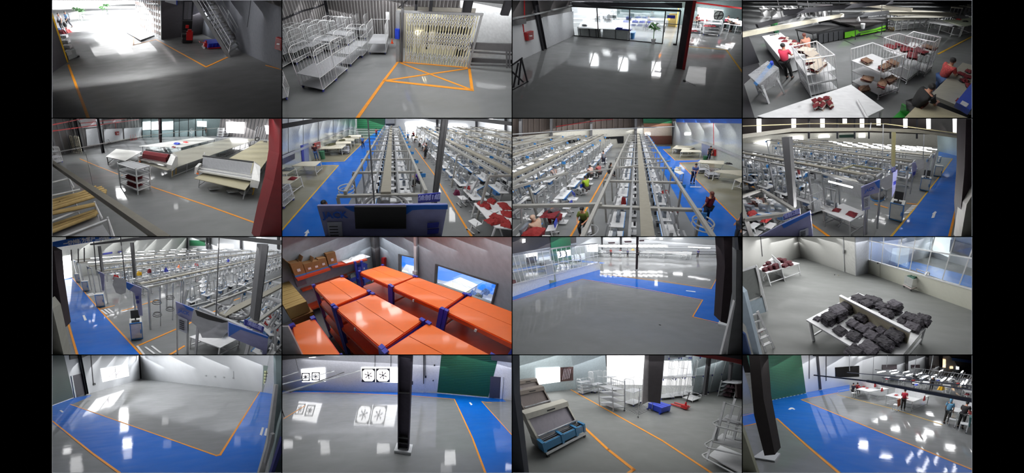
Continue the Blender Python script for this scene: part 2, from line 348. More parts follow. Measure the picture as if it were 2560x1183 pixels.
def roll_cage(R,pos,rot,label,w=.8,d=.75,h=1.7,shelves=1,open_front=True,group=None,pitch=.09,mat=None,key='cage',rows=2,side_h=None):
    """white wire trolley: two round-cornered sides and a back of upright bars, plate shelves, four castors"""
    mat = mat or WHITE; t = Thing(R,'roll_cage',label,'trolley',pos,rot,group); key = '%s%.2f%.2f%.2f%d%d' % (key,w,d,h,shelves,rows); r = .014; z0 = .16
    def side(x):
        m = MB(); c = .2
        m.path([(x,-d/2,z0),(x,-d/2,h-c),(x,-d/2+c*.3,h-c*.3),(x,-d/2+c,h),(x,d/2-c,h),(x,d/2-c*.3,h-c*.3),(x,d/2,h-c),(x,d/2,z0)],r)
        m.tube((x,-d/2,z0), (x,d/2,z0), r)
        for i in range(rows): zz = z0+(h-z0)*(i+1)/(rows+1); m.tube((x,-d/2,zz),(x,d/2,zz),r*.8)
        return m
    def bars(a, b, n):
        m = MB()
        for i in range(1,n): x = a[0]+(b[0]-a[0])*i/n; y = a[1]+(b[1]-a[1])*i/n; m.bar((x,y,z0),(x,y,h),.009,.009)
        return m
    for x in (-w/2, w/2):
        f = t.part('side_frame', lambda: side(x), mat, key=key+'s%.2f' % x)
        t.part('upright_bars',lambda: bars((x,-d/2),(x,d/2),round(d/pitch)),mat,parent=f,key=key+'b%.2f' % x)
    f = t.part('back_frame',lambda: MB().tube((-w/2,d/2,h-.1),(w/2,d/2,h-.1),r).tube((-w/2,d/2,z0),(w/2,d/2,z0),r),mat,key=key+'bk')
    t.part('upright_bars',lambda: bars((-w/2,d/2),(w/2,d/2),round(w/pitch)),mat,parent=f,key=key+'bb')
    for i in range(shelves):
        zz = z0+(h-z0)*i/(rows+1) if shelves > 1 else z0
        t.part('shelf',lambda: MB().box(-w/2,-d/2,-.012,w/2,d/2,.012).mv(0,0,zz),SHELFG if mat is WHITE else mat,key=key+'sh%d' % i)
    for x in (-1, 1):
        for y in (-1, 1):
            t.part('caster',lambda: MB().bar((x*(w/2-.06)-.015,y*(d/2-.06),.06),(x*(w/2-.06)+.015,y*(d/2-.06),.06),.06,n=8).box(x*(w/2-.06)-.03,y*(d/2-.06)-.03,.1,x*(w/2-.06)+.03,y*(d/2-.06)+.03,.15),NAVY,key=key+'c%d%d' % (x,y))
    return t
def table(R,pos,rot,w,d,h,label,top=None,leg=None,th=.03,rails=True,low=.2,group=None,wheels=False,name='work_table',lw=.045,n=2,cat='table'):
    t = Thing(R,name,label,cat,pos,rot,group); top = top or WHITE; leg = leg or WHITE; key = 'tb%.2f%.2f%.2f%d' % (w,d,h,n)
    t.part('table_top', lambda: MB().box(-w/2,-d/2,h-th,w/2,d/2,h), top, key=key+'t')
    for i in range(n):
        x = -w/2+.05+(w-.1)*i/(n-1)
        for y in (-d/2+.05, d/2-.05):
            t.part('leg',lambda: MB().box(x-lw/2,y-lw/2,0,x+lw/2,y+lw/2,h-th),leg,key=key+'l%.2f%.2f' % (x,y))
    if rails:
        t.part('rail',lambda: MB().bar((-w/2+.05,-d/2+.05,low),(-w/2+.05,d/2-.05,low),lw*.8).bar((w/2-.05,-d/2+.05,low),(w/2-.05,d/2-.05,low),lw*.8).bar((-w/2+.05,0,low),(w/2-.05,0,low),lw*.8),leg,key=key+'r')
    return t
def qtable(R,corners,h,label,top=None,leg=None,th=.04,lw=.05,group=None,name='work_table',cat='table',low=.18,legs=True,mids=0):
    """table whose top has the four given corners (pixels of the bay's close-up)"""
    P = [R.at(x,y,h) for x,y in corners]; c = (sum(p[0] for p in P)/4,sum(p[1] for p in P)/4)
    Q = [(p[0]-c[0],p[1]-c[1]) for p in P]; t = Thing(R,name,label,cat,c,0,group); top = top or WHITE; leg = leg or WHITE
    t.part('table_top',MB().prism(Q,h-th,h),top); t.P = P; t.c = c; t.Q = Q; t.h = h
    if legs:
        L = [(q[0]*.94, q[1]*.94) for q in Q]
        for i in range(4):
            for j in range(mids+1):
                if j and math.dist(L[i],L[(i+1)%4]) < math.dist(L[(i+1)%4],L[(i+2)%4]): continue
                a = j/(mids+1); x = L[i][0]+(L[(i+1)%4][0]-L[i][0])*a; y = L[i][1]+(L[(i+1)%4][1]-L[i][1])*a
                t.part('leg', MB().box(x-lw/2,y-lw/2,0,x+lw/2,y+lw/2,h-th), leg)
        if low: t.part('rail',MB().bar((*L[0],low),(*L[3],low),lw*.8).bar((*L[1],low),(*L[2],low),lw*.8).bar(((L[0][0]+L[3][0])/2,(L[0][1]+L[3][1])/2,low),((L[1][0]+L[2][0])/2,(L[1][1]+L[2][1])/2,low),lw*.8),leg)
    return t
def line(R, pts, w, mat, name='floor_line', z=.012, closed=False):
    """painted floor stripe through pixel points"""
    P = [R.at(*p) for p in pts]; n = len(P)
    m = MB()
    for i in range(n if closed else n-1):
        a,b = np.array(P[i]),np.array(P[(i+1)%n]); d = b-a; d /= np.linalg.norm(d); s = np.array((-d[1],d[0]))*w/2; e = d*w/2
        m.prism([tuple(a-e+s), tuple(b+e+s), tuple(b+e-s), tuple(a-e-s)], .001, z)
    return struct(R, name, m, mat)
def paint(R,pts,mat,z=.006,name='floor_paint'): return struct(R,name,MB().prism([R.at(*p) for p in pts],.001,z),mat)
def floor(R, mat, far=60, ext=None):
    """resin floor slab over everything the bay shows"""
    P = [R.at(-60, 1250), R.at(2360, 1250)]
    hz = R.hz if hasattr(R, 'hz') else 0
    y = 1250
    a = R.at(*ext[1]) if ext else R.at(2360,hz); b = R.at(*ext[0]) if ext else R.at(-60,hz)
    P += [a, b]; return struct(R, 'floor', MB().prism(P, -.08, 0), mat)
def wallz(R, P, Q, z0, z1, mat, name='wall_back', th=.12, parent=None):
    """upright wall from floor point P to Q, thickness away from the recording camera"""
    d = np.array(Q,float)-np.array(P,float); n = np.array((-d[1],d[0]))/np.linalg.norm(d)
    if n@(np.array(P)+np.array(Q)) < 0: n = -n
    return struct(R,name,MB().prism([tuple(P),tuple(Q),tuple(np.array(Q)+n*th),tuple(np.array(P)+n*th)],z0,z1),mat,parent)
def onwall(R, P, Q, px, mat=None, out=.03, th=.04, name=None, mb=None):
    """prism standing proud of the wall P-Q whose face has the pixel corners px; returns the MB"""
    d = np.array(Q,float)-np.array(P,float); n = np.array((-d[1],d[0]))/np.linalg.norm(d)
    if n@(np.array(P)+np.array(Q)) < 0: n = -n
    V = [np.array(R.on(P,Q,*p)) for p in px]; N = np.array((*n,0)); m = mb or MB(); k = len(V)
    a = [v-N*out for v in V]; b = [v-N*(out-th) for v in V]
    A = sum((a[i]-a[0])@N*0 for i in range(k)); u = np.array((d[0],d[1],0))/np.linalg.norm(d)
    ar = sum((a[i]@u)*a[(i+1)%k][2]-(a[(i+1)%k]@u)*a[i][2] for i in range(k)); side = np.cross(u,(0,0,1))@(-N)
    if ar*side < 0: a = a[::-1]; b = b[::-1]
    m.add(a+b,[tuple(range(k)),tuple(range(2*k-1,k-1,-1))]+[(i+k,(i+1)%k+k,(i+1)%k,i) for i in range(k)]); return m
def column(R, px, w=.35, z1=12, mat=None, foot=None, name='column', z0=0, d=None):
    """I-section steel column on its base plate"""
    p = R.at(*px) if not isinstance(px,np.ndarray) else (px[0],px[1]); mat = mat or STEEL; d = d or w; f = w*.08; m = MB()
    m.box(-w/2,-d/2,z0,w/2,-d/2+f,z1).box(-w/2,d/2-f,z0,w/2,d/2,z1).box(-f/2,-d/2,z0,f/2,d/2,z1)
    m.mv(*p); o = struct(R, name, m, mat)
    if foot and o: struct(R,'column_base',MB().box(p[0]-w*.75,p[1]-d*.75,0,p[0]+w*.75,p[1]+d*.75,foot),WALLW)
    return o
def corrug(R, P, Q, z0, z1, mat, pitch=.25, name='rib', parent=None, dep=.04):
    """upright ribs of a sheet-metal wall, one piece each, sharing one mesh"""
    P = np.array(P,float); Q = np.array(Q,float); L = np.linalg.norm(Q-P); d = (Q-P)/L; n = np.array((-d[1],d[0]))
    if n@(P+Q) > 0: n = -n
    k = min(300,int(L/pitch)); key = 'rib%.2f%.2f%.3f%.3f' % (z0,z1,d[0],pitch); w = pitch*.3
    for i in range(k):
        p = P+d*(i+.5)*L/k; e = d*w/2
        me = mesh(R,name,MB().prism([tuple(-e),tuple(e),tuple(e*.6+n*dep),tuple(-e*.6+n*dep)],z0,z1),mat,(*p,0),key)
        if me: o = link(R,name,me,tuple(R.w((*p,0))) if parent is None else None,parent=parent,kind=None if parent else 'structure'); 
        if me and parent: o.location = tuple(R.w((*p, 0))-np.array(parent.location))
def text(s, size, mat=None, depth=.01):
    cu = bpy.data.curves.new('t','FONT'); cu.body = s; cu.size = size; cu.align_x = 'CENTER'; cu.align_y = 'CENTER'; cu.extrude = depth; cu.offset = size*.035; cu.resolution_u = 2
    o = bpy.data.objects.new('t',cu); C.objects.link(o); ev = o.evaluated_get(bpy.context.evaluated_depsgraph_get()).to_mesh()
    m = MB(); m.v = [tuple(v.co) for v in ev.vertices]; m.f = [tuple(p.vertices) for p in ev.polygons]; bpy.data.objects.remove(o); bpy.data.curves.remove(cu); return m
def place_text(s, size, o, u, v, depth=.006):
    """lettering at point o with writing direction u and upward direction v"""
    m = text(s,size,depth=depth); o,u,v = (np.array(x,float) for x in (o,u,v)); u /= np.linalg.norm(u); v /= np.linalg.norm(v); n = np.cross(u,v)
    m.v = [tuple(o+u*a+v*b+n*c) for a, b, c in m.v]; return m
def plant(R, pos, label, h=1.6, pot=True, n=12, seed=0, group=None):
    t = Thing(R,'potted_plant',label,'plant',pos,0,group); g = random.Random(seed)
    t.part('pot',MB().lathe([(.14,0),(.2,.35),(.22,.4),(.17,.38)],10),WHITE if pot else CARD)
    t.part('stem', MB().tube((0,0,.3), (0,0,h*.6), .03), LEAF)
    for i in range(n):
        a = 2*pi*i/n+g.uniform(-.2,.2); L = h*.4*g.uniform(.7,1); z = h*g.uniform(.5,.75); w = .1
        m = MB(); c, s = cos(a), sin(a)
        P = [(0,0,z),(c*L*.5-s*w,s*L*.5+c*w,z+L*.5),(c*L,s*L,z+L*.2),(c*L*.5+s*w,s*L*.5-c*w,z+L*.5)]
        m.add(P+[(x,y,zz-.012) for x,y,zz in P],[(0,1,2,3),(7,6,5,4),(0,4,5,1),(1,5,6,2),(2,6,7,3),(3,7,4,0)]); t.part('leaf',m,LEAF)
    return t
def carton(R,base,w,d,h,label,rot=0,flaps=False,mat=None,group=None,tape=True,tag=False):
    t = Thing(R,'cardboard_box',label,'box',base,rot,group); mat = mat or CARD; k = 'ct%.2f%.2f%.2f' % (w,d,h)
    t.part('carton', lambda: MB().box(-w/2,-d/2,0,w/2,d/2,h-.004), mat, key=k)
    if flaps:
        for s in (-1,1): t.part('flap',lambda: MB().add([(s*w/2,-d/2,h),(s*w/2,d/2,h),(s*(w/2+.1),d/2,h+.14),(s*(w/2+.1),-d/2,h+.14),(s*w/2-.01,-d/2,h),(s*w/2-.01,d/2,h),(s*(w/2+.09),d/2,h+.15),(s*(w/2+.09),-d/2,h+.15)],[(0,1,2,3),(7,6,5,4),(0,4,5,1),(2,6,7,3),(1,5,6,2),(3,7,4,0)]),mat,key=k+'f%d' % s)
    else:
        for s in (-1,1): t.part('flap',lambda: MB().box(-w/2,0 if s > 0 else -d/2,h-.004,w/2,d/2-.004 if s > 0 else -.006,h),mat,key=k+'g%d' % s)
    if tag:
        t.part('blue_band',lambda: MB().box(-w/2-.004,-d/2-.004,0,w/2+.004,d/2+.004,h*.12),SKYB,key=k+'b')
        t.part('paper_label',lambda: MB().box(-.05,-d/2-.008,h*.35,.05,-d/2,h*.55),WHITE,key=k+'l')
    return t
def stool(R, pos, rot, label=None, mat=None, group=None, back=True):
    t = Thing(R, 'stool', label, 'stool', pos, rot, group)
    t.part('seat', lambda: MB().box(-.19,-.19,.46,.19,.19,.49), WHITE, key='st_s')
    if back: t.part('backrest',lambda: MB().box(-.18,-.21,.6,.18,-.18,.82),BLUE,key='st_b')
    t.part('frame',lambda: MB().box(-.17,-.19,.07,-.14,.17,.1).box(.14,-.19,.07,.17,.17,.1).box(-.17,-.02,.1,-.14,.02,.46).box(.14,-.02,.1,.17,.02,.46).box(-.17,-.2,.46,-.15,-.18,.7).box(.15,-.2,.46,.17,-.18,.7),WHITE,key='st_f')
    for x in (-1, 1):
        for y in (-1,1): t.part('caster',lambda: MB().bar((x*.155-.015,y*.16,.035),(x*.155+.015,y*.16,.035),.035,n=6),BLACK,key='st_c%d%d' % (x,y))
    return t
def firebox(R, P, Q, px, label, pipe=None):
    """red cabinet hung on the wall P-Q"""
    V = R.on(P, Q, *px[0]); t = Thing(R, 'fire_hose_cabinet', label, 'cabinet', V)
    rel = lambda m: m.mv(-V[0], -V[1], -V[2])
    t.part('cabinet_body', rel(onwall(R, P, Q, px, out=.25, th=.25)), RED)
    cx = sum(p[0] for p in px)/4; cy = sum(p[1] for p in px)/4; q = [(cx+(p[0]-cx)*.8,cy+(p[1]-cy)*.85) for p in px]
    d = t.part('cabinet_door', rel(onwall(R, P, Q, q, out=.27, th=.02)), REDO)
    q = [(cx+(p[0]-cx)*.45,cy+(p[1]-cy)*.12) for p in px]; t.part('label_plate',rel(onwall(R,P,Q,q,out=.275,th=.01)),WHITE,parent=d)
    if pipe: t.part('supply_pipe',rel(MB().path([R.on(P,Q,*p) for p in pipe],.04,6)),RED)
    return t

def pole(R, x0, y0, x1, y1, z, r=.015, mat=None, **k):
    """upright rod whose foot is seen at (x1, y1) at height z"""
    a = R.at3(x1, y1, z); return a, max(.5, R.top(a, y0)-z)
FAR = {}; FARPX = 20.5
def sewing_station(R,pos,rot,label,group=None,lampframe=True,seat=True,detail=True,v=0):
    P = R.w((*pos[:2], .4)); ok = all(n@P > 0 for n in R.pl)
    if not ok and R.px(pos) < 25: return
    if R.px(pos) < FARPX: FAR.setdefault(R, []).append((pos, rot, lampframe)); return
    t = Thing(R, 'sewing_station', label, 'sewing machine', pos, rot, group)
    tp = t.part('table_top',lambda: MB().box(-.52,-.27,.74,.52,.27,.775),WHITE,key='ss_t')
    t.part('blue_edge',lambda: MB().box(-.54,-.29,.735,.54,-.265,.785),SKYB,key='ss_e',parent=tp)
    t.part('stand',lambda: MB().box(-.45,-.24,0,-.39,.24,.05).box(.39,-.24,0,.45,.24,.05).box(-.44,-.05,.05,-.4,.05,.74).box(.4,-.05,.05,.44,.05,.74).box(-.4,.0,.2,.4,.03,.24),SHELFG,key='ss_s')
    t.part('machine_head',lambda: MB().box(-.24,-.08,.775,.3,.08,.83).box(.16,-.07,.83,.3,.07,1.08).box(-.22,-.06,.98,.3,.06,1.08).box(-.24,-.05,.85,-.15,.05,1.08),M('machine_grey',(120,128,138),.4) if v % 2 else WHITE,key='ss_m')
    if detail:
        t.part('motor_box',lambda: MB().box(-.1,-.15,.42,.18,.1,.7),M('motor_blue',(70,120,180),.5) if v % 3 else DSTEEL,key='ss_b')
        t.part('thread_stand',lambda: MB().tube((.42,.2,.775),(.42,.2,1.35),.012).box(.3,.17,1.15,.5,.23,1.17).lathe([(.04,1.17),(.02,1.3)],6,(.36,.2)),WHITE,key='ss_h')
    if lampframe:
        t.part('light_frame',lambda: MB().bar((-.32,.3,1.0),(-.32,.12,1.75),.05).bar((.2,.3,1.0),(.2,.12,1.75),.05).bar((-.32,.12,1.75),(.2,.12,1.75),.06).bar((-.32,.3,1.0),(.2,.3,1.0),.05),ALU,key='ss_l')
    if seat: t.part('seat',lambda: MB().box(-.17,-.78,.45,.17,-.46,.49).box(-.02,-.64,.08,.02,-.6,.45).box(-.16,-.8,.04,.16,-.44,.08),WHITE,key='ss_q')
    return t
def flush_far(R, label):
    """the distant stations, too many and too small to pick apart, as one joined object"""
    S = FAR.pop(R, []); mi = []; g = MB()
    if not S: return
    for pos, rot, lf in S:
        for k,m in enumerate((MB().box(-.52,-.27,.74,.52,.27,.775).box(-.22,-.06,.98,.3,.06,1.08).box(.16,-.07,.775,.3,.07,1.0),MB().box(-.54,-.29,.735,.54,-.265,.785),MB().box(-.44,-.05,0,-.4,.05,.74).box(.4,-.05,0,.44,.05,.74).box(-.1,-.15,.42,.18,.1,.7),MB().bar((-.32,.3,1.0),(-.32,.12,1.75),.05).bar((.2,.3,1.0),(.2,.12,1.75),.05).bar((-.32,.12,1.75),(.2,.12,1.75),.06) if lf else MB())):
            m.rot(rot).mv(*pos[:2]); mi += [k]*len(m.f); g.join(m)
    me = bpy.data.meshes.new('far_sewing_stations'); me.from_pydata((np.array(g.v)@R.L.T+R.O).tolist(),[],g.f)
    for m in (WHITE, SKYB, SHELFG, ALU): me.materials.append(m)
    me.polygons.foreach_set('material_index',mi); link(R,'far_sewing_stations',me,label=label,category='sewing machines',kind='stuff')
def hang_frame(R, pos, w, h, label=None, group=None, mat=None, rot=0, hook=True):
    """white portal of the hanging line: crossbar with a post at either end and a blue tag"""
    t = Thing(R,'line_portal',label,'frame',pos,rot,group); mat = mat or M('portal_grey',(150,149,144),.5); k = 'hf%.2f%.2f' % (w,h)
    t.part('crossbar', lambda: MB().box(-w/2,-.05,h-.09,w/2,.05,h), mat, key=k+'c')
    for s in (-1,1): t.part('post',lambda: MB().box(s*w/2-.04,-.04,0,s*w/2+.04,.04,h-.09),mat,key=k+'p%d' % s)
    if hook: t.part('station_tag',lambda: MB().box(w/2-.1,-.09,h-.25,w/2+.14,-.06,h-.08),SKYB,key=k+'t')
    return t
def beam(R,a,b,w,h,label,mat,name='overhead_beam',cat='beam',group=None,up=(0,0,1)):
    a = tuple(a); t = solo(R,name,MB().bar((0,0,0),tuple(np.array(b)-np.array(a)),w,h,up=up),mat,label,cat,a,group=group); return t
def struct_bar(R,a,b,w,h,mat,name='beam',up=(0,0,1)): return struct(R,name,MB().bar(a,b,w,h,up=up),mat)
def rod(R, x0, y0, x1, y1, z, label, group=None, r=.015, mat=None):
    a = R.at3(x1,y1,z); hh = max(.4,R.top(a,y0)-z+.3); return solo(R,'hanger_rod',MB().tube((0,0,0),(0,0,hh),r),mat or STEEL,label,'rod',a,group=group)
def near(R, d):
    """floor line of an upright plane square to the view, d metres ahead"""
    f = R.fw@R.B[:3,:] if False else None; a = R.ray(0,592); b = R.ray(2298,592); a = np.array(a[:2]); b = np.array(b[:2]); return tuple(a*d/np.linalg.norm((a+b)/2)),tuple(b*d/np.linalg.norm((a+b)/2))
def garment(R,px,z,m,label,s=.3,rot=0,seed=0,group=None,h=.14,n=6,asp=.75,name='garment'):
    return solo(R,name,lambda: MB().cloth(-s,-s*asp,s,s*asp,0,h,seed,n),m,label,'garment',(*R.at(*px,z),z),rot,group,key='gm%.2f%d%.2f%.2f' % (s,seed,h,asp),smooth=False)

# ---- bay 1: loading dock
R = Room(1, 'loading bay', f=1600, hy=-250, H=5, vx=-230); R.hz = -60
lights(R, [(2.5, 7, .16), (7, 14, .3)])
struct(R,'floor',MB().prism([R.at(-60,1250),R.at(2360,1250),R.at(2360,0),R.at(-60,-40)],-.08,0),FL('dock_floor',(112,112,112),.45,coat=.1))
A = R.at(1095, 396); Cn = R.at(1500, 340); Rw = R.at(2330, 716)
wallz(R, A, Cn, 0, 8, M('dock_wall', (96, 92, 96), .7))
wallz(R, Cn, Rw, 0, 8, M('dock_side_wall', (122, 124, 132), .7), 'wall_right')
J = R.at(158, 622); Lw = R.at(-60, 770)
struct(R,'wall_left',MB().prism([J,Lw,(Lw[0]-.6,Lw[1]),R.at(140,600)],0,8),M('dock_left_wall',(64,62,68),.7))
struct(R, 'trim_1', MB().box(J[0]-.04, J[1]-.04, 0, J[0]+.04, J[1]+.04, 8), YEL)
# daylight outside
far = R.at(-60, -60); fr = R.at(1200, -60)
o = R.at(600, 20)
struct(R,'ground_outside',MB().prism([R.at(60,330),R.at(850,280),R.at(850,-40),R.at(-40,-40)],.002,.006),M('sunlit_paving',(250,250,250),.8))
lights(R, [(R.depth(R.at(480,420)), 70, 10)], (.95,.98,1))  # added fill lights over the yard beyond the door
for x,y in ((250,140),(450,150),(650,140),(350,260),(600,260),(700,200)): lamp(R,(*R.at(x,y),2.6),900,1.5)  # added unseen point lights that whiten the ground outside
struct(R,'glow_backdrop',MB().prism([R.at(-80,100),R.at(860,25),R.at(860,0),R.at(-80,80)],0,30),DAY)  # glowing wall added as backdrop for the overexposed yard
lamp(R, (*R.at(480, 300, 2.6), 2.6), 260, 2.0, kind='AREA', aim=R.at3(640, 480))  # added area light for the daylight spilling through the door
line(R,[(165,650),(370,1200)],.11,ORA); line(R,[(815,360),(815,450),(1040,395),(1540,670),(1752,573)],.11,ORA); line(R,[(2140,655),(2310,700)],.1,ORA)
# ramp plate
P = [R.at(*p) for p in ((745,332),(868,285),(1030,360),(885,415))]; b = P[3]
t = Thing(R,'dock_ramp','grey chequer steel ramp plate lying by the folding gate','ramp',b); Q = [(p[0]-b[0],p[1]-b[1]) for p in P]
h = (.35, .1, .1, .1)
t.part('plate',MB().prism(Q,.06,.14),ALU); t.part('edge_skirt',MB().prism([(x*.98,y*.98) for x,y in Q],0,.06),DSTEEL)
mid = lambda a, b, k: (a[0]+(b[0]-a[0])*k, a[1]+(b[1]-a[1])*k)
for k in (.33,.66): t.part('rib',MB().bar((*mid(Q[0],Q[1],k),.145),(*mid(Q[3],Q[2],k),.145),.04,.02),STEEL)
# folding gate
G0 = R.at(858, 283); G1 = R.at(1092, 396)
t = Thing(R,'folding_gate','tall white folding lattice gate pulled open beside the dock door','gate',G0); D = (G1[0]-G0[0],G1[1]-G0[1])
for i in range(13):
    x,y = D[0]*i/12,D[1]*i/12; t.part('upright_bar',MB().box(x-.035,y-.035,.03,x+.035,y+.035,6.5),WHITE)
for z in np.arange(.5, 6.5, .52):
    t.part('cross_band',MB().bar((0,0,z),(D[0],D[1],z),.03,.3),M('brown_gate_band',(140,112,104),.6))
# stacker truck
b = R.at(1345,415); t = Thing(R,'pallet_stacker','red and black electric pallet stacker parked against the dark wall','forklift',b,radians(-38))
t.part('chassis',MB().box(-.45,-.35,.06,.45,.45,.75).box(-.4,-.45,.05,.4,-.35,.5),BLACK)
t.part('cowl',MB().prism([(-.1,-.5),(.4,-.5),(.44,-.2),(-.1,-.2)],.3,1.0).box(.0,-.46,1.0,.3,-.2,1.15),RED)
ms = t.part('mast',MB().box(-.42,.42,.1,-.3,.56,3.3).box(.3,.42,.1,.42,.56,3.3).box(-.3,.45,3.15,.3,.53,3.3).box(-.3,.45,1.6,.3,.53,1.75).box(-.3,.45,.4,.3,.53,.55),DSTEEL)
t.part('chain', MB().box(-.03,.46,.2,.03,.5,3.2), STEEL, parent=ms)
t.part('battery_guard', MB().box(-.4,.2,.75,.4,.42,1.7), BLACK)
t.part('tiller',MB().bar((-.1,-.35,.9),(-.3,-1.0,1.25),.05).bar((-.5,-1.0,1.25),(-.1,-1.0,1.25),.04),DSTEEL)
for s in (-.25, .25): t.part('fork', MB().box(s-.08,.5,.05,s+.08,1.6,.12), DSTEEL)
t.part('warning_panel', MB().box(-.2,-.48,1.3,.05,-.4,1.55), RED)
# blue crate and hand pallet truck
b = R.at(1600,470); t = Thing(R,'pallet_truck','red hand pallet truck under the blue crate by the stairs','truck',R.at(1530,480),radians(-30))
t.part('pump',MB().box(-.15,-.1,.1,.15,.15,.45).lathe([(.09,.1),(.09,.6)],8,(0,0)),RED); t.part('fork',MB().box(.1,-.3,.05,1.2,-.12,.12).box(.1,.12,.05,1.2,.3,.12),RED)
t.part('handle',MB().bar((-.1,0,.4),(-.5,0,.55),.04).bar((-.5,-.15,.55),(-.5,.15,.55),.035),RED)
for s in (-.12,.12): t.part('wheel',MB().bar((-.15,s-.03,.09),(-.15,s+.03,.09),.09,n=10),WHITE)
t = Thing(R,'folding_crate','royal blue plastic crate lying under the steel staircase','crate',(*R.at(1600,452,.12),.12),radians(-25))
t.part('crate_body',MB().box(-.55,-.4,0,.55,.4,.3),BLUE); t.part('lid',MB().box(-.58,-.43,.3,.58,.43,.34),BLUE)
for i in range(4): t.part('rib',MB().box(-.45+i*.28,-.43,.02,-.4+i*.28,-.4,.3),BLUE)
# stairs
A0 = np.array(R.at(1770,572)); B0 = np.array(R.at(1882,492)); E = np.array(R.at(1440,30,3.4)); 
t = Thing(R,'staircase','grey steel open-tread staircase with tube handrails rising to the mezzanine','stairs',tuple(A0)); b3 = np.array((*A0,0))
a = np.zeros(3); e = np.array((*(E-A0),3.4)); sd = np.array((*(B0-A0),0)); e2 = e*1.5
for k in (0, 1): t.part('stringer', MB().bar(a+sd*k, e2+sd*k, .06, .24), STEEL)
n = 18
for i in range(1,n): p = e2*i/n; t.part('tread',MB().bar(p+sd*.03,p+sd*.97,.2,.035,up=(0,0,1)),ALU)
for k in (0, 1):
    rl = t.part('handrail',MB().bar(a+sd*k+(0,0,1.0)+e*.02,e2+sd*k+(0,0,1.0),.05),SHELFG)
    for z in (.35,.68): t.part('mid_rail',MB().bar(a+sd*k+(0,0,z)+e*.02,e2+sd*k+(0,0,z),.03),SHELFG,parent=rl)
    for q in (.03,.5,1.0,1.45): t.part('baluster',MB().bar(e*q+sd*k,e*q+sd*k+(0,0,1.0),.045,up=(1,0,0)),SHELFG,parent=rl)
solo(R,'wall_conduit',MB().path([R.on(Cn,Rw,1990,-20),R.on(Cn,Rw,1972,120),R.on(Cn,Rw,1950,272)],.02,5),DSTEEL,'thin dark conduit running down the grey dock wall right of the stairs','pipe')
firebox(R,Cn,Rw,[(2262,365),(2320,385),(2316,500),(2250,478)],'red fire cabinet at the edge of the dark dock wall')
t = Thing(R,'notice_board','white and blue notice board high on the wall above the folding gate','sign',R.on(A,Cn,1180,40)); V = R.on(A,Cn,1180,40)
t.part('board',onwall(R,A,Cn,[(1120,-20),(1240,-20),(1238,46),(1128,18)],out=.1,th=.05).mv(-V[0],-V[1],-V[2]),WHITE)
t.part('blue_edge',onwall(R,A,Cn,[(1236,-20),(1250,-20),(1246,50),(1236,48)],out=.12,th=.05).mv(-V[0],-V[1],-V[2]),BLUE)
struct(R,'wall_lintel',onwall(R,Cn,Rw,[(2100,-10),(2330,70),(2330,-60),(2100,-60)],out=.3,th=.3),DARKW)
# white blocks by the left jamb
for i,(x,y,x2,y2) in enumerate([(98,352,158,356),(110,404,176,408),(122,456,196,460),(138,520,226,526)]):
    for j in (0, 1):
        a = R.at(x+(x2-x)*(j*.5+.02),y+20); c = R.at(x+(x2-x)*(j*.5+.47),y+20); dd = R.at(x+(x2-x)*(j*.5+.25),y-14)
        w = math.dist(a,c); carton(R,((a[0]+c[0])/2,(a[1]+c[1])/2),w,w*1.4,w*.9,'white carton in the %s row, %s column, stacked at the left dock jamb' % (('farthest','second','third','nearest')[i],('left','right')[j]),rot=math.atan2(c[1]-a[1],c[0]-a[0]),mat=WHITE)
t = Thing(R,'hand_trolley','white panel trolley with black foot at the left dock jamb','trolley',R.at(205,590),radians(20))
t.part('panel',MB().box(-.28,-.12,.08,.28,.12,.62),M('pale_panel',(190,194,194),.5)); t.part('fold',MB().box(-.3,-.14,.4,.02,-.12,.64),WHITE); t.part('foot',MB().box(.26,-.1,0,.45,.1,.12),BLACK)
for s in (-.2,.2): t.part('wheel',MB().bar((s-.02,0,.05),(s+.02,0,.05),.05,n=8),BLACK)
# people and planters outside
person(R,R.at(176,276),R.at(60,300),'walk',M('blue_check_shirt',(110,150,200),.8),M('charcoal_cloth',(40,42,50),.8),'person in pale blue shirt walking outside the open dock door')
person(R,R.at(108,300),R.at(60,320),'stand',WHITE,BLACK,'person in white shirt with black bag by the open dock door')
solo(R,'backpack',MB().ell((0,0,0),(.16,.1,.26),8,6),BLACK,'black backpack hanging behind the person in white by the dock','bag',(*R.at(128,245,1.0),1.0),smooth=True)
for i,(x,y,m,n) in enumerate([(85,320,SKYB,'blue'),(105,330,MAROON,'dark red'),(130,320,WHITE,'white'),(150,318,RED,'red')]):
    a = R.at(x,y); solo(R,'textile_bale',MB().cloth(-.25,-.5,.25,.5,0,.4,i,5),m,'%s wrapped bale lying in the row inside the dock jamb' % n,'bale',a,radians(20))
t = table(R,R.at(228,236),.3,1.5,.8,1.0,'white frame bench standing outside behind the walking person'); solo(R,'display_screen',MB().box(-.5,-.05,0,.5,.05,.7),STEEL,'grey screen standing on the bench outside the dock','screen',(*R.at(228,190,1.0),1.0),.3)
for i,(x,y,h,n) in enumerate([(272,190,1.6,'left of the pair'),(318,186,1.5,'right of the pair'),(515,150,1.4,'dark one alone'),(556,140,1.6,'standing farthest right')]):
    plant(R, R.at(x,y), 'potted palm in the sunlit yard, '+n, h, True, 12, i)
# ---- bay 2: roll cage store
R = Room(2, 'cage store', f=1500, hy=-180, H=4.2, vx=1754)
lights(R, [(2.4, 30, 1.8)])
struct(R,'floor',MB().prism([R.at(-60,1250),R.at(2360,1250),R.at(2360,560),R.at(1100,200),R.at(-60,200)],-.08,0),FG)
G0 = R.at(1160,615); G1 = R.at(1862,682); gd = np.array(G1)-G0; gd /= np.linalg.norm(gd); gn = np.array((-gd[1],gd[0]))
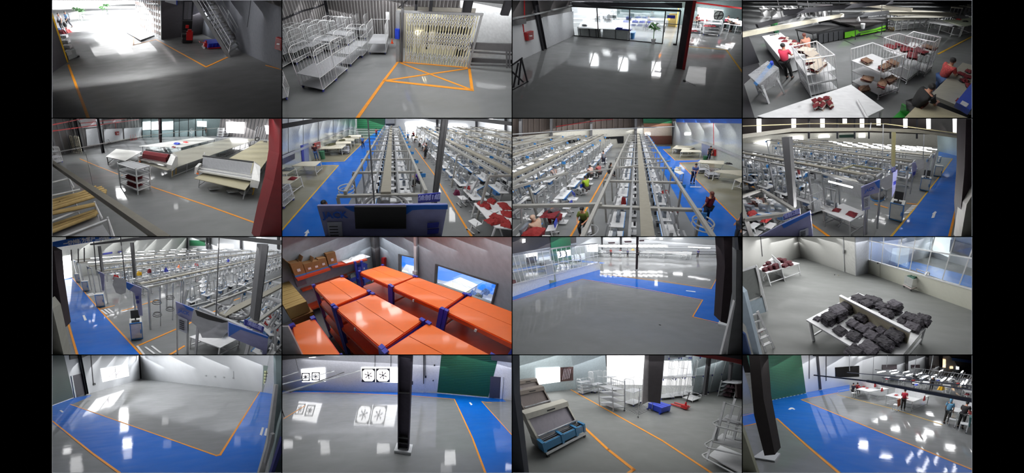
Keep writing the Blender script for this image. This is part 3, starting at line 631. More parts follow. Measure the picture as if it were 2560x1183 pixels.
# corrugated walls: left one and back one
K0 = R.at(505, 340); KL = R.at(-80, 640); KR = tuple(np.array(G0)+gn*1.2+gd*6)
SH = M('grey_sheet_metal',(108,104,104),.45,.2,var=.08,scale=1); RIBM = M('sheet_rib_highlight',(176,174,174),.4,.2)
K1 = tuple(np.array(K0)+gd*14)
wl = wallz(R,KL,K0,0,9,SH,'wall_left'); wb = wallz(R,K0,K1,0,9,SH,'wall_back')
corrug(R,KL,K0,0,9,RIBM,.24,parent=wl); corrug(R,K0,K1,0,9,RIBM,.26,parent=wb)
column(R, np.array(K0), .5, 9, DSTEEL, name='column')
solo(R,'wall_brace',MB().path([R.on(KL,K0,-20,205),R.on(KL,K0,200,110),R.on(KL,K0,340,75),R.on(KL,K0,500,8)],.07,6),DSTEEL,'dark pipe sloping up the ribbed sheet wall in the cage store','pipe')
# gate
t = Thing(R,'scissor_gate','cream scissor lattice gate closed in a grey steel frame','gate',G0); Lg = math.dist(G0,G1); H = R.top(G0,118); H2 = R.top(G1,140); H = (H+H2)/2
g = lambda x, z, y=0: (gd[0]*x+gn[0]*y, gd[1]*x+gn[1]*y, z)
fr = t.part('gate_frame',MB().bar(g(0,0),g(0,H),.22,.14,up=(0,1,0)).bar(g(Lg,0),g(Lg,H),.09,up=(0,1,0)).bar(g(-.1,H),g(Lg+.05,H),.1),M('frame_grey',(130,132,134),.45))
t.part('guide_post',MB().bar(g(.22,0),g(.22,H*1.15),.12,up=(0,1,0)),STEEL,parent=fr)
IV = M('ivory_lattice', (214,208,168), .5); nb = 26
for i in range(nb): x = .45+(Lg-.6)*i/(nb-1); t.part('upright_bar',MB().bar(g(x,.05),g(x,H-.08),.045,.03,up=(0,1,0)),IV)
for zz in (.55, .74, 1.5, 1.8, 2.05, 2.32, 3.05, 3.3, 3.55):
    z = zz*H/3.75; dx = (Lg-.6)/(nb-1)
    for i in range(nb-1):
        x = .45+dx*i; s = 1 if i % 2 else -1
        t.part('lattice_link',MB().bar(g(x,z-.16*s,-.03),g(x+dx,z+.16*s,-.03),.03,.02).bar(g(x,z+.16*s,.03),g(x+dx,z-.16*s,.03),.03,.02),WHITE)
# what shows behind the lattice: lit stair hall with ledges
GB = M('hall_wall',(150,146,138),.7); hb = tuple(np.array(G0)+gn*2.2-gd*.5); hc = tuple(np.array(G1)+gn*2.2+gd*.3)
wallz(R, hb, hc, 0, H*.98, GB, 'wall_inner')
rel = lambda x, y: (G0[0]+gd[0]*x+gn[0]*y, G0[1]+gd[1]*x+gn[1]*y)
for k,(x0,x1,z0,z1,m,nm) in enumerate([(1.1,1.9,.0,1.6,CREAM,'cream cabinet'),(2.1,3.0,.9,1.5,CREAM,'pale box'),(3.2,4.9,.8,1.5,DSTEEL,'dark shelf block'),(4.9,5.5,0,3.4,DSTEEL,'dark steel post'),(.8,4.4,2.0,2.6,STEEL,'grey ledge'),(1.2,4.9,0,.7,CREAM,'cream counter'),(1.0,1.2,2.4,3.4,DSTEEL,'dark hanging bracket')]):
    p = rel((x0+x1)/2*Lg/5.7, 1.6); w = (x1-x0)*Lg/5.7
    solo(R,'hall_'+nm.split()[-1],MB().box(-w/2,-.2,z0,w/2,.2,z1).box(-w/2+.05,-.23,z0+.05,w/2-.05,-.2,z1-.05),m,nm+' standing behind the cream scissor gate',nm.split()[-1],p,math.atan2(gd[1],gd[0]))
solo(R,'hall_lamp',MB().ell((0,0,0),(.16,.1,.16),8,6),M('warm_lamp',(255,236,190),1,emit=4),'round lit lamp glowing behind the scissor gate','lamp',(*rel(.95,1.2),1.45))
# lintel wall above gate and bracing
struct(R,'beam_gate',MB().bar((*np.array(G0)+gd*1.6+gn*.9,H*.2),(*np.array(G0)+gd*1.6+gn*.9,9),.16,up=(0,1,0)).bar((*rel(-.1,.5),H+.1),(*rel(1.4,.9),H+1.3),.05).bar((*rel(5.1,.6),H-.1),(*rel(5.1,.6),9),.3,up=(0,1,0)),DSTEEL)
# white building seen beyond the right opening
w0 = tuple(np.array(G1)+gn*3.6-gd*.9); w1 = tuple(np.array(w0)+gd*8)
V = [np.array(R.on(w0, w1, x, y)) for x, y in ((1786,0),(2330,30))]
struct(R,'wall_outside',onwall(R,w0,w1,[(1780,-60),(2340,-60),(2340,435),(1780,412)],out=.05,th=.1),M('white_outer_wall',(222,224,226),.7))
struct(R,'beam_outer',onwall(R,w0,w1,[(1870,-60),(2340,-60),(2340,48),(1860,0)],out=.5,th=.1),STEEL)
r0 = tuple(np.array(G1)+gd*.1); r1 = tuple(np.array(r0)+gd*6)
t = Thing(R,'guard_rail','grey steel barrier with horizontal rails right of the gate','railing',r0); rr = lambda m: m.mv(-r0[0],-r0[1])
t.part('top_panel',rr(onwall(R,r0,r1,[(1880,425),(2340,440),(2340,520),(1880,490)],out=.02,th=.1)),STEEL)
for y0,y1 in ((522,552),(652,662)): t.part('rail',rr(onwall(R,r0,r1,[(1885,y0-10),(2340,y1-10),(2340,y1+4),(1885,y0+4)],out=.02,th=.06)),STEEL)
t.part('lower_panel',rr(onwall(R,r0,r1,[(1890,585),(2340,612),(2340,648),(1890,632)],out=-.1,th=.1)),STEEL)
for x in (2240,2268): t.part('post',rr(onwall(R,r0,r1,[(x,510),(x+12,510),(x+12,678),(x,678)],out=.04,th=.08)),STEEL)
struct(R,'wall_panel',onwall(R,tuple(np.array(r0)+gn*.6),tuple(np.array(r1)+gn*.6),[(1885,480),(2340,500),(2340,690),(1885,670)],out=0,th=.05),M('white_outer_wall',(222,224,226)))
solo(R,'control_box',MB().box(-.12,-.08,0,.12,.08,.55).box(-.09,-.09,.1,.09,-.08,.45),BLUE,'small blue control box on the left gate post','box',(*rel(-.02,-.1),R.top(G0,380)))
solo(R,'gate_phone',MB().box(-.1,-.06,0,.1,.06,.4).box(-.07,-.07,.05,.07,-.06,.3),WHITE,'white box on the wall beside the last cage','box',(*rel(-.6,.2),2.4))
solo(R,'traffic_cone',MB().lathe([(.12,0),(.12,.03),(.07,.03),(.02,.3)],8),M('cone_orange',(240,80,20),.5),'small orange cone on the last cage by the gate','cone',(*R.at(1100,432,.35),.35))
line(R,[(740,1200),(1020,805),(1160,618),(1870,678),(1900,900)],.13,ORA); line(R,[(1020,805),(1890,900)],.13,ORA); line(R,[(1020,808),(1860,685)],.1,ORA); line(R,[(1190,632),(1885,895)],.1,ORA)
# cages: nearest row then the rows behind them
yaw = math.atan2(gd[1], gd[0])
def cage_at(l, r, lab, **kw):
    a = np.array(R.at(*l)); b = np.array(R.at(*r)); d = b-a; w = np.linalg.norm(d); d /= w; n = np.array((-d[1],d[0])); dp = round(math.dist(b,R.at(*kw.pop('bk'))),2)
    if n@(a+b) < 0: n = -n
    c = (a+b)/2+n*dp/2; return roll_cage(R,tuple(c),math.atan2(d[1],d[0]),lab,w=round(w,2),d=dp,**kw)
fx = dict(h=1.95, rows=2, shelves=2, pitch=.15)
cage_at((195,878),(418,928),'white roll cage nearest the camera in the front row',bk=(545,800),**fx)
cage_at((-70,1040),(70,1000),'white roll cage cut off at the bottom left corner',bk=(185,890),**fx)
cage_at((400,770),(548,802),'white roll cage second along the aisle',bk=(655,705),**fx)
cage_at((575,655),(692,668),'white roll cage third along the aisle',bk=(755,580),**fx)
cage_at((690,572),(808,582),'white roll cage fourth along the aisle',bk=(860,520),**fx)
cage_at((870,545),(1040,548),'white roll cage standing last beside the gate post',bk=(1095,440),**fx)
for j in range(2):
    for i in range(6):
        a = R.at(-30+i*165+j*90,660-i*58-j*70); roll_cage(R,a,yaw,'white roll cage number %s of the %s row behind the aisle row' % (('one','two','three','four','five','six')[i]+' from the left',('second','third')[j]),w=1.15,d=1.0,**fx)
# ---- bay 3: open hall with glass office
R = Room(3, 'office hall', f=1650, hy=-110, H=4.2, vx=1672, roll=-.8)
lights(R, [(2.2, 8, .36), (8, 15, .6)]); lights(R, [(15, 60, 2.8)])
struct(R,'floor',MB().prism([R.at(-60,1250),R.at(2360,1250),R.at(2360,120),R.at(1500,100),R.at(-60,300)],-.08,0),FG)
L0 = R.at(-60, 668); L1 = R.at(620, 357); G1 = R.at(1500, 437); G2 = R.at(1645, 452)
wallz(R, L0, L1, 0, R.top(L1, 118), WALLW, 'wall_left')
wallz(R, L0, L1, R.top(L1, 118), 9, DARKW, 'wall_left', th=.2)
for px,dm in (([(-30,180),(240,128),(610,42),(610,50),(240,140),(-30,196)],ALU),([(-30,196),(110,180),(110,235),(-30,250)],STEEL)): struct(R,'beam_left',onwall(R,L0,L1,px,out=.25,th=.2),dm)
column(R, (315,497), .34, 9, DSTEEL)
struct(R,'wall_panel',onwall(R,L0,L1,[(305,170),(612,112),(612,352),(335,478)],out=.03,th=.03),M('white_sheet_panel',(196,199,204),.45))
firebox(R,L0,L1,[(115,325),(183,305),(186,388),(130,404)],'red fire cabinet on the white wall of the office hall',[(122,-40),(125,215),(108,240),(118,320)])
# glass front
gd = np.array(G1)-L1; gd /= np.linalg.norm(gd); gn = np.array((-gd[1],gd[0])); gn = gn if gn[1] > 0 else -gn
HG = R.top(L1, 60); base = L1
t = Thing(R,'glass_partition','black-framed glass office front across the far side of the hall','partition',base); rl = lambda m: m.mv(-base[0],-base[1])
for x in (606, 865, 1170, 1502):
    q = R.on(base, G1, x, 430); p = R.at(x+14 if x == 606 else x, 357+(x-620)*.091); 
    t.part('mullion', rl(MB().box(p[0]-.04,p[1]-.04,0,p[0]+.04,p[1]+.04,HG)), BLACK)
pe = R.at(1640,452); t.part('mullion',rl(MB().box(pe[0]-.05,pe[1]-.05,0,pe[0]+.05,pe[1]+.05,HG)),BLACK)
t.part('bottom_rail',rl(MB().bar((*L1,.03),(*G1,.03),.06)),BLACK); t.part('top_rail',rl(MB().bar((*L1,HG),(*pe,HG),.08,.16)),BLACK)
xs = [R.at(x, 357+(x-620)*.0915) for x in (622, 865, 1170, 1500)]
for a,b in zip(xs,xs[1:]): t.part('pane',rl(MB().prism([a,b,(b[0],b[1]+.02),(a[0],a[1]+.02)],.06,HG)),GLASS)
t.part('door_rail',rl(MB().bar((*G1,HG*.62),(*pe,HG*.62),.05)),BLACK); t.part('door_handle',rl(MB().tube((G1[0]+.1,G1[1]-.1,1.0),(G1[0]+.1,G1[1]-.1,1.5),.02)),BLACK); t.part('door_stop',rl(MB().box(pe[0]-.25,pe[1]-.05,0,pe[0]+.05,pe[1]+.05,.12)),DSTEEL)
struct(R,'beam_front',onwall(R,L1,G1,[(600,20),(1700,30),(1700,80),(600,58)],out=.1,th=.4),DSTEEL)
struct(R,'wall_upper',onwall(R,L1,G1,[(-60,-80),(2400,-80),(2400,-5),(1700,24),(600,18),(300,40)],out=-.4,th=.1),DARKW)
# office interior
o0 = tuple(np.array(L1)+gn*9); o1 = tuple(np.array(o0)+gd*26)
struct(R,'wall_back',onwall(R,o0,o1,[(600,-40),(1000,-40),(1060,40),(1060,235),(600,235)],out=0,th=.1),WALLW)
GC = M('curtain_grey',(120,142,148),.7); GC2 = M('sheet_grey_green',(116,132,134),.6)
wbk = struct(R,'wall_back',onwall(R,o0,o1,[(1010,-40),(2340,-40),(2340,300),(1010,235)],out=.05,th=.1),GC2)
V = [R.on(o0,o1,x,100) for x in (1020,1560)]; corrug(R,V[0][:2],V[1][:2],.5,6,GC,.45,parent=wbk)
V = [R.on(o0,o1,x,100) for x in (1770,2330)]; wr = wallz(R,V[0][:2],V[1][:2],0,6,DARKW,'wall_sheet',th=.05); corrug(R,V[0][:2],V[1][:2],0,6,STEEL,.5,parent=wr)
wn = struct(R,'window_1',onwall(R,o0,o1,[(1852,72),(2105,100),(2100,205),(1850,192)],out=.25,th=.1),DAY)
struct(R,'window_fan_panel',onwall(R,o0,o1,[(2012,95),(2102,105),(2098,200),(2010,192)],out=.35,th=.05),M('pale_louvre',(170,178,176),.6))
solo(R,'extractor_fan',MB().ring((0,0,0),.5,.05,14,'y').bar((-.45,0,-.1),(.45,0,.1),.08).bar((-.1,0,-.45),(.1,0,.45),.08).ell((0,0,0),(.1,.1,.1),8,5),BLACK,'black bladed fan in the bright window beyond the column','fan',tuple(np.array(R.on(o0,o1,2055,150))-(*gn*.5,0)))
for a in ((820,600,80,110,14),(1110,640,90,120,18),(1440,690,90,130,18),(945,530,70,40,6),(1200,570,70,40,5),(1870,390,90,120,8),(2040,420,50,90,8),(2115,440,40,110,10),(2190,560,50,120,12),(1840,750,190,160,1.5)): shine(R,*a)
# the floor's bright spots above mirror added, unseen lights
desk_w = M('desk_white', (228,230,232), .35)
def odesk(px,lab,w=2.2): return table(R,R.at(*px),math.atan2(gd[1],gd[0]),w,.8,.78,lab,desk_w,STEEL)
qtable(R,[(660,280),(1180,298),(1180,235),(690,220)],.85,'long white work table just behind the glass front',desk_w,STEEL,mids=2)
for i, (x0, x1) in enumerate([(655,775),(775,880),(905,1035),(1035,1168)]):
    a = R.at(x0+6, 360+(x0-620)*.09-10); b = R.at(x1-6, 360+(x1-620)*.09-10)
    solo(R,'frosted_cabinet',MB().prism([(0,0),(b[0]-a[0],b[1]-a[1]),(b[0]-a[0],b[1]-a[1]+.4),(0,.4)],0,.8).bar((0,-.02,.82),(b[0]-a[0],b[1]-a[1]-.02,.82),.04),M('frosted_white',(212,216,216),.5),'white low cabinet with dark edges behind the glass, %s from the left' % ('first','second','third','fourth')[i],'cabinet',a)
solo(R,'document_tray',MB().box(-.7,-.2,0,.7,.2,.12).box(-.6,-.15,.12,-.1,.15,.2),NAVY,'blue and black tray on the right end of the work table','tray',(*R.at(1115,298,.85),.85),math.atan2(gd[1],gd[0]))
solo(R,'fabric_roll',MB().ell((0,0,.1),(.35,.15,.12),8,5),DSTEEL,'dark bundle lying on the left of the work table behind glass','bundle',(*R.at(725,262,.85),.85))
plant(R,R.at(1410,432),'green leafy plant in a tall pale pot behind the office glass',1.9,True,16,4)
solo(R,'water_bin',MB().lathe([(.2,0),(.24,.55),(.26,.6)],12),SKYB,'pale blue bin behind the glass next to the work table','bin',R.at(1205,385))
for i,(x,y) in enumerate([(660,245),(830,240),(1080,240),(1180,245),(1330,250),(1450,262)]):
    solo(R,'office_desk',MB().box(-1.0,-.4,.7,1.0,.4,.75).box(-.98,-.38,0,-.9,.38,.7).box(.9,-.38,0,.98,.38,.7).box(-.9,-.36,.2,.9,-.33,.7),desk_w,'white office desk behind glass, %s from the left in the far row' % ('first','second','third','fourth','fifth','sixth')[i],'desk',R.at(x,y),math.atan2(gd[1],gd[0]))
MON = lambda: MB().box(-.3,-.02,.15,.3,.02,.5).box(-.04,-.02,0,.04,.02,.15).box(-.12,-.08,0,.12,.08,.02)
for i,(x,y) in enumerate([(855,215),(930,190),(975,180),(1020,182),(950,215),(1165,205)]):
    solo(R,'monitor',MON,BLACK,'black computer monitor on a far office desk, %s from the left' % ('first','second','third','fifth','fourth','sixth')[i],'monitor',(*R.at(x,y+14,.78),.78),key='mon')
for i,(x,y) in enumerate([(1100,215),(1140,222),(1200,212),(1230,225),(1270,215),(1300,228),(1325,210),(1380,232),(1410,238)]):
    solo(R,'sample_tray',MB().box(-.3,-.2,0,.3,.2,.14).box(-.27,-.17,.14,.27,.17,.2),NAVY if i % 2 else WHITE,'%s %s sample tray on the far desks behind the glass' % (nth(i),'navy' if i % 2 else 'white'),'tray',(*R.at(x,y,.78),.78),group='navy sample trays' if i % 2 else 'white sample trays')
solo(R,'filing_rack',MB().box(-.3,-.25,0,.3,.25,2.0).box(-.25,-.28,.1,.25,-.25,.9).box(-.25,-.28,1.0,.25,-.25,1.8),M('pale_rack',(200,202,204)),'tall white cabinet with a black band in the far office corner','cabinet',R.at(1022,228)); 
solo(R,'mat_roll',MB().box(-1.3,-.3,0,1.3,.3,.8),M('white_pleats',(210,216,218)),'long white ribbed machine cover near the far office wall','machine',R.at(1475,250),math.atan2(gd[1],gd[0]))
solo(R,'yellow_cabinet',MB().box(-.5,-.3,0,.5,.3,1.5).box(-.45,-.33,.1,-.02,-.3,1.4).box(.02,-.33,.1,.45,-.3,1.4),M('dull_yellow',(168,148,90)),'dull yellow double-door cabinet beside the office door','cabinet',R.at(1600,260)); solo(R,'yellow_post',MB().box(-.08,-.08,0,.08,.08,2.2),M('cream_yellow',(226,200,120)),'cream yellow post beside the office door','post',R.at(1640,270))
solo(R,'warning_light',MB().lathe([(.08,0),(.12,.1),(.1,.25),(.02,.3)],8),M('orange_lamp',(255,150,40),1,emit=3),'orange glowing beacon above the yellow cabinet','lamp',(*R.at(1565,200,1.6),1.6))
solo(R,'exit_sign',MB().box(-.3,-.03,-.12,.3,.03,.12),NAVY,'small navy sign hanging above the office door','sign',R.on(L1,G1,1590,168))
person(R,R.at(975,248),R.at(900,300),'sit',M('violet_shirt',(90,80,120),.8),BLACK,'person in violet shirt seated at a far office desk')
person(R,R.at(1360,262),R.at(1360,400),'sit',WHITE,DSTEEL,'person in white seated facing the glass in the far office')
person(R,R.at(858,244),R.at(900,300),'sit',BLACK,BLACK,'person in black seated at the leftmost monitor')
# red-edged column and bay beyond
cb = R.at(1678,675); column(R,np.array(cb),.42,9,M('column_dark',(54,46,50),.8,spec=.15)); struct(R,'trim_column',MB().box(cb[0]+.215,cb[1]-.24,0,cb[0]+.27,cb[1]+.22,9).box(cb[0]+.12,cb[1]-.25,0,cb[0]+.27,cb[1]-.215,9),REDO)
struct(R,'pipe_red',onwall(R,o0,o1,[(1780,0),(2340,70),(2340,85),(1780,14)],out=2.5,th=.15),RED)
person(R,R.at(1845,290),R.at(1700,300),'work',MAROON,BLACK,'person in dark red bending over trolleys beyond the column'); person(R,R.at(2115,300),R.at(2200,320),'work',M('pink_shirt',(214,70,110),.8),BLACK,'person in pink shirt at the white rack on the far right'); person(R,R.at(2178,318),R.at(2240,330),'bend',M('brown_shirt',(84,52,48),.8),BLACK,'person in brown leaning over the white rack on the far right')
for i,(x,y,s,l) in enumerate([(1980,345,4,'white shelf trolley standing foremost beyond the red-edged column'),(1800,320,2,'low white trolley just right of the red-edged column'),(1905,290,3,'white trolley left of the tall one under the bright window'),(2040,260,3,'white trolley farthest back under the bright window')]):
    roll_cage(R,R.at(x,y),0,l,w=1.5,d=1.1,h=1.5 if s > 2 else .9,shelves=s,rows=3)
    for j in range(3): solo(R,'cut_pieces',lambda: MB().cloth(-.25,-.2,.25,.2,0,.12,j,4),MAROON,'dark red cut pieces, %s on the %s trolley under the window' % (ORD[j],('foremost','leftmost','second','farthest')[i]),'fabric',(*R.at(x-40+j*38,y-88 if s > 2 else y-50,1.0),.95 if s > 2 else .6),group='dark red cut pieces on trolleys',key='cp%d' % j)
t = table(R,R.at(2270,330),-.5,3.2,1.2,.85,'white slatted long rack on the far right edge',WHITE,WHITE,n=6)
line(R, [(1750,465),(2140,497),(2330,760)], .1, YEL)
for k in range(7): solo(R,'strip_lamp',MB().box(-.6,-.05,-.03,.6,.05,.03),TUBEL,nth(k)+' lit tube lamp of the slanting row at the upper right','lamp',tuple(np.array(R.on(o0,o1,2118+k*34,150+k*14))-(*gn*3,0)),-.5,group='tube lamps in the slanting row')
solo(R,'floor_tool',MB().box(-.06,-.06,0,.06,.06,.05).tube((0,0,.03),(.5,-.35,.02),.01),BLACK,'small black tool with thin cord on the hall floor','tool',R.at(1722,810))
b = R.at(60,880); t = Thing(R,'scissor_stand','black folded metal stand against the left wall','stand',b); p1 = R.at(10,905); p2 = R.at(160,830)
for (a,c,z0,z1) in (((-20,915),(165,815),0,0),((-20,915),(165,815),1.0,1.25),((-20,915),(-20,915),0,1.1),((155,822),(155,822),0,1.25),((20,895),(120,840),.1,1.1),((120,840),(20,895),.1,1.1),((70,868),(150,825),.1,1.2)):
    A_,C_ = R.at(*a),R.at(*c); t.part('bar',MB().bar((A_[0]-b[0],A_[1]-b[1],z0),(C_[0]-b[0],C_[1]-b[1],z1),.05,up=(0,1,0)),DSTEEL)
# ---- bay 4: cutting hall with open cages
R = Room(4, 'cutting hall', f=1400, hy=-225, H=4.0, vx=3000)
lights(R, [(1.4, 9, 2.2), (9, 40, 1.6)])
struct(R,'floor',MB().prism([R.at(-60,1250),R.at(2360,1250),R.at(2360,-60),R.at(-60,-60)],-.08,0),FG)
struct(R,'wall_left',MB().prism([R.at(-60,1250),R.at(-60,650),R.at(150,600),R.at(190,690),R.at(20,840),R.at(150,1250)],0,.01),DSTEEL)
w0 = R.at(-60, 690); w1 = R.at(175, 625)
wallz(R, w0, w1, 0, 6, M('dark_partition', (46,46,52), .6), 'wall_left')
# far: sheet wall, bright floor of next bay, railing clutter
b0 = R.at(-60, -10); b1 = R.at(2400, -30)
wb = wallz(R,b0,b1,0,12,M('brown_sheet_wall',(72,64,60),.6),'wall_back'); corrug(R,b0,b1,0,12,DSTEEL,1.0,parent=wb,dep=.15)
for x,m in ((300,WHITE),(450,WHITE),(860,SKYB)): struct(R,'window_strip',onwall(R,b0,b1,[(x-15,-30),(x+15,-30),(x+15,20),(x-15,20)],out=.4,th=.1),M('dim_day',(230,240,240),1,emit=1.2))
struct(R,'beam_top',onwall(R,b0,b1,[(1760,-60),(1920,-60),(1920,40),(1760,60)],out=.5,th=.2),STEEL)
t = solo(R,'louvre_window',onwall(R,b0,b1,[(2040,12),(2205,40),(2205,100),(2040,90)],out=.5,th=.1),CREAM,'pale slatted window high in the far dark wall','window')
# overhead rails
for k,(p,q,z,m,lab) in enumerate([((-30,352),(1010,150),3.0,CREAM,'long pale overhead beam crossing the upper left'),((560,35),(900,62),3.2,ALU,'short pale overhead rail at the top left'),((1090,35),(1700,100),3.2,CREAM,'pale overhead rail across the top centre'),((410,125),(1500,20),3.4,DSTEEL,'thin dark rail high over the cutters'),((150,260),(560,150),3.0,DSTEEL,'dark rail behind the pale beam')]):
    a = R.at3(*p,z); c = R.at3(*q,z); solo(R,'overhead_rail',MB().bar((0,0,0),tuple(np.array(c)-a),.09,.09),m,lab,'rail',a)
for k,(x,y0,y1) in enumerate([(410,-40,210),(575,-40,150),(680,-20,170),(1390,-40,140),(985,-30,230)]):
    a = R.at3(x,y1,3.0 if x != 985 else 1.2); solo(R,'hanger_rod',MB().tube((0,0,0),(0,0,3),.012),STEEL,nth(k)+' thin vertical rod holding up the overhead rails','rod',a,group='rods of the overhead rails')
for i in range(8): 
    x = 580+i*44; a = R.at3(x,165,1.6); solo(R,'hose_loop',MB().path([(0,0,0),(.04,0,.5),(.1,0,1.0),(.16,0,.5),(.2,0,0)],.03,5),BLACK,nth(i)+' black hanging hose loop above the cutting table','hose',a,group='black hose loops')
for i in range(9):
    a = R.at(240+i*70,150-i*4+(i % 3)*14); solo(R,'far_bench',MB().box(-.8,-.4,.7,.8,.4,.76).box(-.75,-.35,0,-.7,.35,.7).box(.7,-.35,0,.75,.35,.7).box(-.5,-.1,.76,.1,.1,1.0),M('far_white',(190,190,190)),nth(i)+' pale bench from the left, far off beyond the overhead rails','bench',a,group='far benches at the top left')
# cutting machines
BK = M('cutter_black', (40,41,44), .35)
t = Thing(R,'cutting_machine','long black automatic cutter with lime green stripe','machine',R.at(1000,420)); b = t.base
P0,P1,P2,P3 = R.at(760,445),R.at(1450,308),R.at(1400,210),R.at(830,200); rl = lambda q: (q[0]-b[0],q[1]-b[1])
t.part('cutter_bed',MB().prism([rl(P0),rl(P1),rl(R.at(1440,240)),rl(R.at(800,330))],.12,.85),BK)
mid3 = lambda a, c, k: tuple(np.array(a)+(np.array(c)-a)*k)
px = lambda pts,m,out=.03,nm='panel',par=None: t.part(nm,onwall(R,P0,P1,pts,out=out,th=.05).mv(-b[0],-b[1]),m,parent=par)
g0 = px([(1020,318),(1430,235),(1440,300),(1022,378)],M('cutter_grey',(70,74,78),.4),.03,'side_panel')
px([(1024,322),(1150,296),(1170,318),(1330,285),(1432,252),(1432,268),(1335,298),(1160,330),(1120,362),(1024,378)],LIME,.06,'green_stripe')
px([(1180,335),(1432,285),(1432,298),(1180,350)], LIME, .06, 'green_stripe')
for i in range(5): px([(765+i*50,345-i*8),(808+i*50,337-i*8),(808+i*50,425-i*9),(765+i*50,435-i*9)],M('cutter_door',(54,56,60),.4),.04,'door_panel')
t.part('gantry',MB().bar((*rl(R.at(985,300)),1.1),(*rl(R.at(1450,235)),1.1),.25,.3),M('gantry_grey',(86,88,92),.4))
qt = qtable(R,[(530,290),(770,245),(980,260),(700,330)],.95,'black conveyor bed in front of the pale beam',BLACK,BK,th=.1,mids=0)
qtable(R,[(880,195),(1180,170),(1420,215),(1130,262)],1.05,'dark cutter bed top behind the white bucket',M('dark_top',(40,36,36),.6),BK,th=.12)
qt = qtable(R,[(760,200),(900,160),(1260,150),(1100,210)],.95,'second dark cutting bed behind the first',BK,BK,th=.3)
qtable(R,[(1180,112),(1500,85),(2160,130),(1560,155)],.95,'very long beige spreading table under the rear lamps',M('table_taupe',(150,146,132),.5),WHITE,mids=9,lw=.06)
qtable(R,[(1430,178),(1520,206),(2150,160),(2120,125)],.95,'long grey spreading table with white legs at the rear',M('table_taupe2',(120,118,108),.5),WHITE,mids=9,lw=.06)
t = Thing(R,'bucket','white plastic bucket on the cutter edge','bucket',(*R.at(1208,285,.9),.9)); t.part('pail',MB().lathe([(.12,0),(.16,.32),(.17,.34),(.14,.33)],14),WHITE); t.part('grip',MB().box(-.2,-.04,.18,-.14,.04,.26),WHITE)
solo(R,'folded_cloth',MB().cloth(-.15,-.1,.15,.1,0,.4,3,5),WHITE,'white cloth draped on the cutter behind the bucket','cloth',(*R.at(1165,215,1.0),1.0))
for i in range(3): solo(R,'cable_reel',MB().ring((0,0,.15),.12,.03,10,'y'),YEL,'yellow cable coil beside the cutter, %s' % ('leftmost','middle','rightmost')[i],'cable',R.at(1465+i*20,300+i*3))
# green bin
t = Thing(R,'wheelie_bin','green plastic bin with lid behind the pale beam','bin',R.at(345,325)); t.part('bin_body',MB().lathe([(.2,0),(.27,.75)],8),GREEN); t.part('lid',MB().lathe([(.3,.75),(.32,.8),(.22,.9),(.05,.92)],8),M('bright_green',(40,140,50),.5))
# left table with cut pieces
t = qtable(R,[(200,362),(385,325),(640,540),(400,605)],.85,'long white cutting table running past the two workers',WHITE,WHITE,legs=False,th=.06)
t.part('table_body',MB().prism([(q[0]*.97,q[1]*.97) for q in t.Q],.1,.8),M('table_white_body',(196,198,200),.5)); t.part('slot',MB().prism([R.at(*p,.86) for p in ((275,350),(370,333),(372,340),(280,357))],.85,.86).mv(-t.c[0],-t.c[1]),BLACK)
for i in range(22):
    k = i/21; x = 380+k*300+((i*37) % 60-30); y = 368+k*140+((i*53) % 30-15); solo(R,'cut_pieces',lambda: MB().cloth(-.16,-.12,.16,.12,0,.07,i % 4,4),MAROON if i % 3 else M('cream_cloth',(196,184,170),.9),'%s %s cut piece along the long white cutting table' % (nth(i),'dark red' if i % 3 else 'cream'),'fabric',(*R.at(x,y,.86),.86),rot=(i % 4)*pi/4,group='%s cut pieces on the long table' % ('dark red' if i % 3 else 'cream'),key='lp%d' % (i % 4))
# people
person(R,R.at(480,785),R.at(640,620),'work',M('coral_shirt',(222,62,92),.8),M('black_trousers',(26,26,30),.8),'person in coral red T-shirt seen from behind at the cutting table')
person(R,R.at(690,640),R.at(560,560),'work',M('peach_floral',(190,130,110),.8),BLACK,'person with brown hair in peach top across the cutting table',hair=M('brown_hair',(96,44,30),.6))
person(R,R.at(1935,960),R.at(2120,900),'work',M('red_check',(196,76,76),.8,var=.5,scale=25),M('blue_jeans',(60,90,140),.8),'person in red and white checked shirt at the pale table on the right')
person(R,R.at(1660,1270),R.at(1900,1150),'bend',M('black_tee',(22,22,24),.8),BLACK,'person in black T-shirt and white face mask leaning over the table',mask=True)
# cages
def qcage(px,hs,lab,z1,shelf,name='roll_cage',bars=(1,1,1,1),pit=.13,zt=None,sm=None):
    """cage with floor corners px (front-left, front-right, back-right, back-left)"""
    P = [R.at(*p) for p in px]; c = P[0]; Q = [(p[0]-c[0],p[1]-c[1]) for p in P]; t = Thing(R,name,lab,'trolley',c)
    for q in Q: t.part('post',MB().tube((*q,.12),(*q,z1),.02).bar((q[0]-.02,q[1],.05),(q[0]+.02,q[1],.05),.05,n=8),WHITE)
    for i in range(4):
        a, d = np.array(Q[i]), np.array(Q[(i+1)%4])
        if bars[i]:
            m = MB().tube((*a,z1), (*d,z1), .022)
            for z in hs: m.tube((*a,z), (*d,z), .014)
            f = t.part('top_rail',m,WHITE); n = max(2,int(np.linalg.norm(d-a)/pit)); m = MB()
            for j in range(1,n): q = a+(d-a)*j/n; m.bar((*q,hs[0]),(*q,z1),.012,.012,up=(0,1,0))
            t.part('upright_bars', m, WHITE, parent=f)
    for z in shelf: t.part('shelf', MB().prism(Q, z-.02, z+.015), sm or WHITE)
    t.P = P; return t
def foot(px, h):
    """floor pixels below the points seen at px at height h"""
    out = []
    for x, y in px:
        p = R.at(x,y,h); q = R.B@(np.array((*p,0.))-R.C); out.append((1149+R.f*q[0]/q[2],592+R.f*q[1]/q[2]))
    return out
h = 1.75
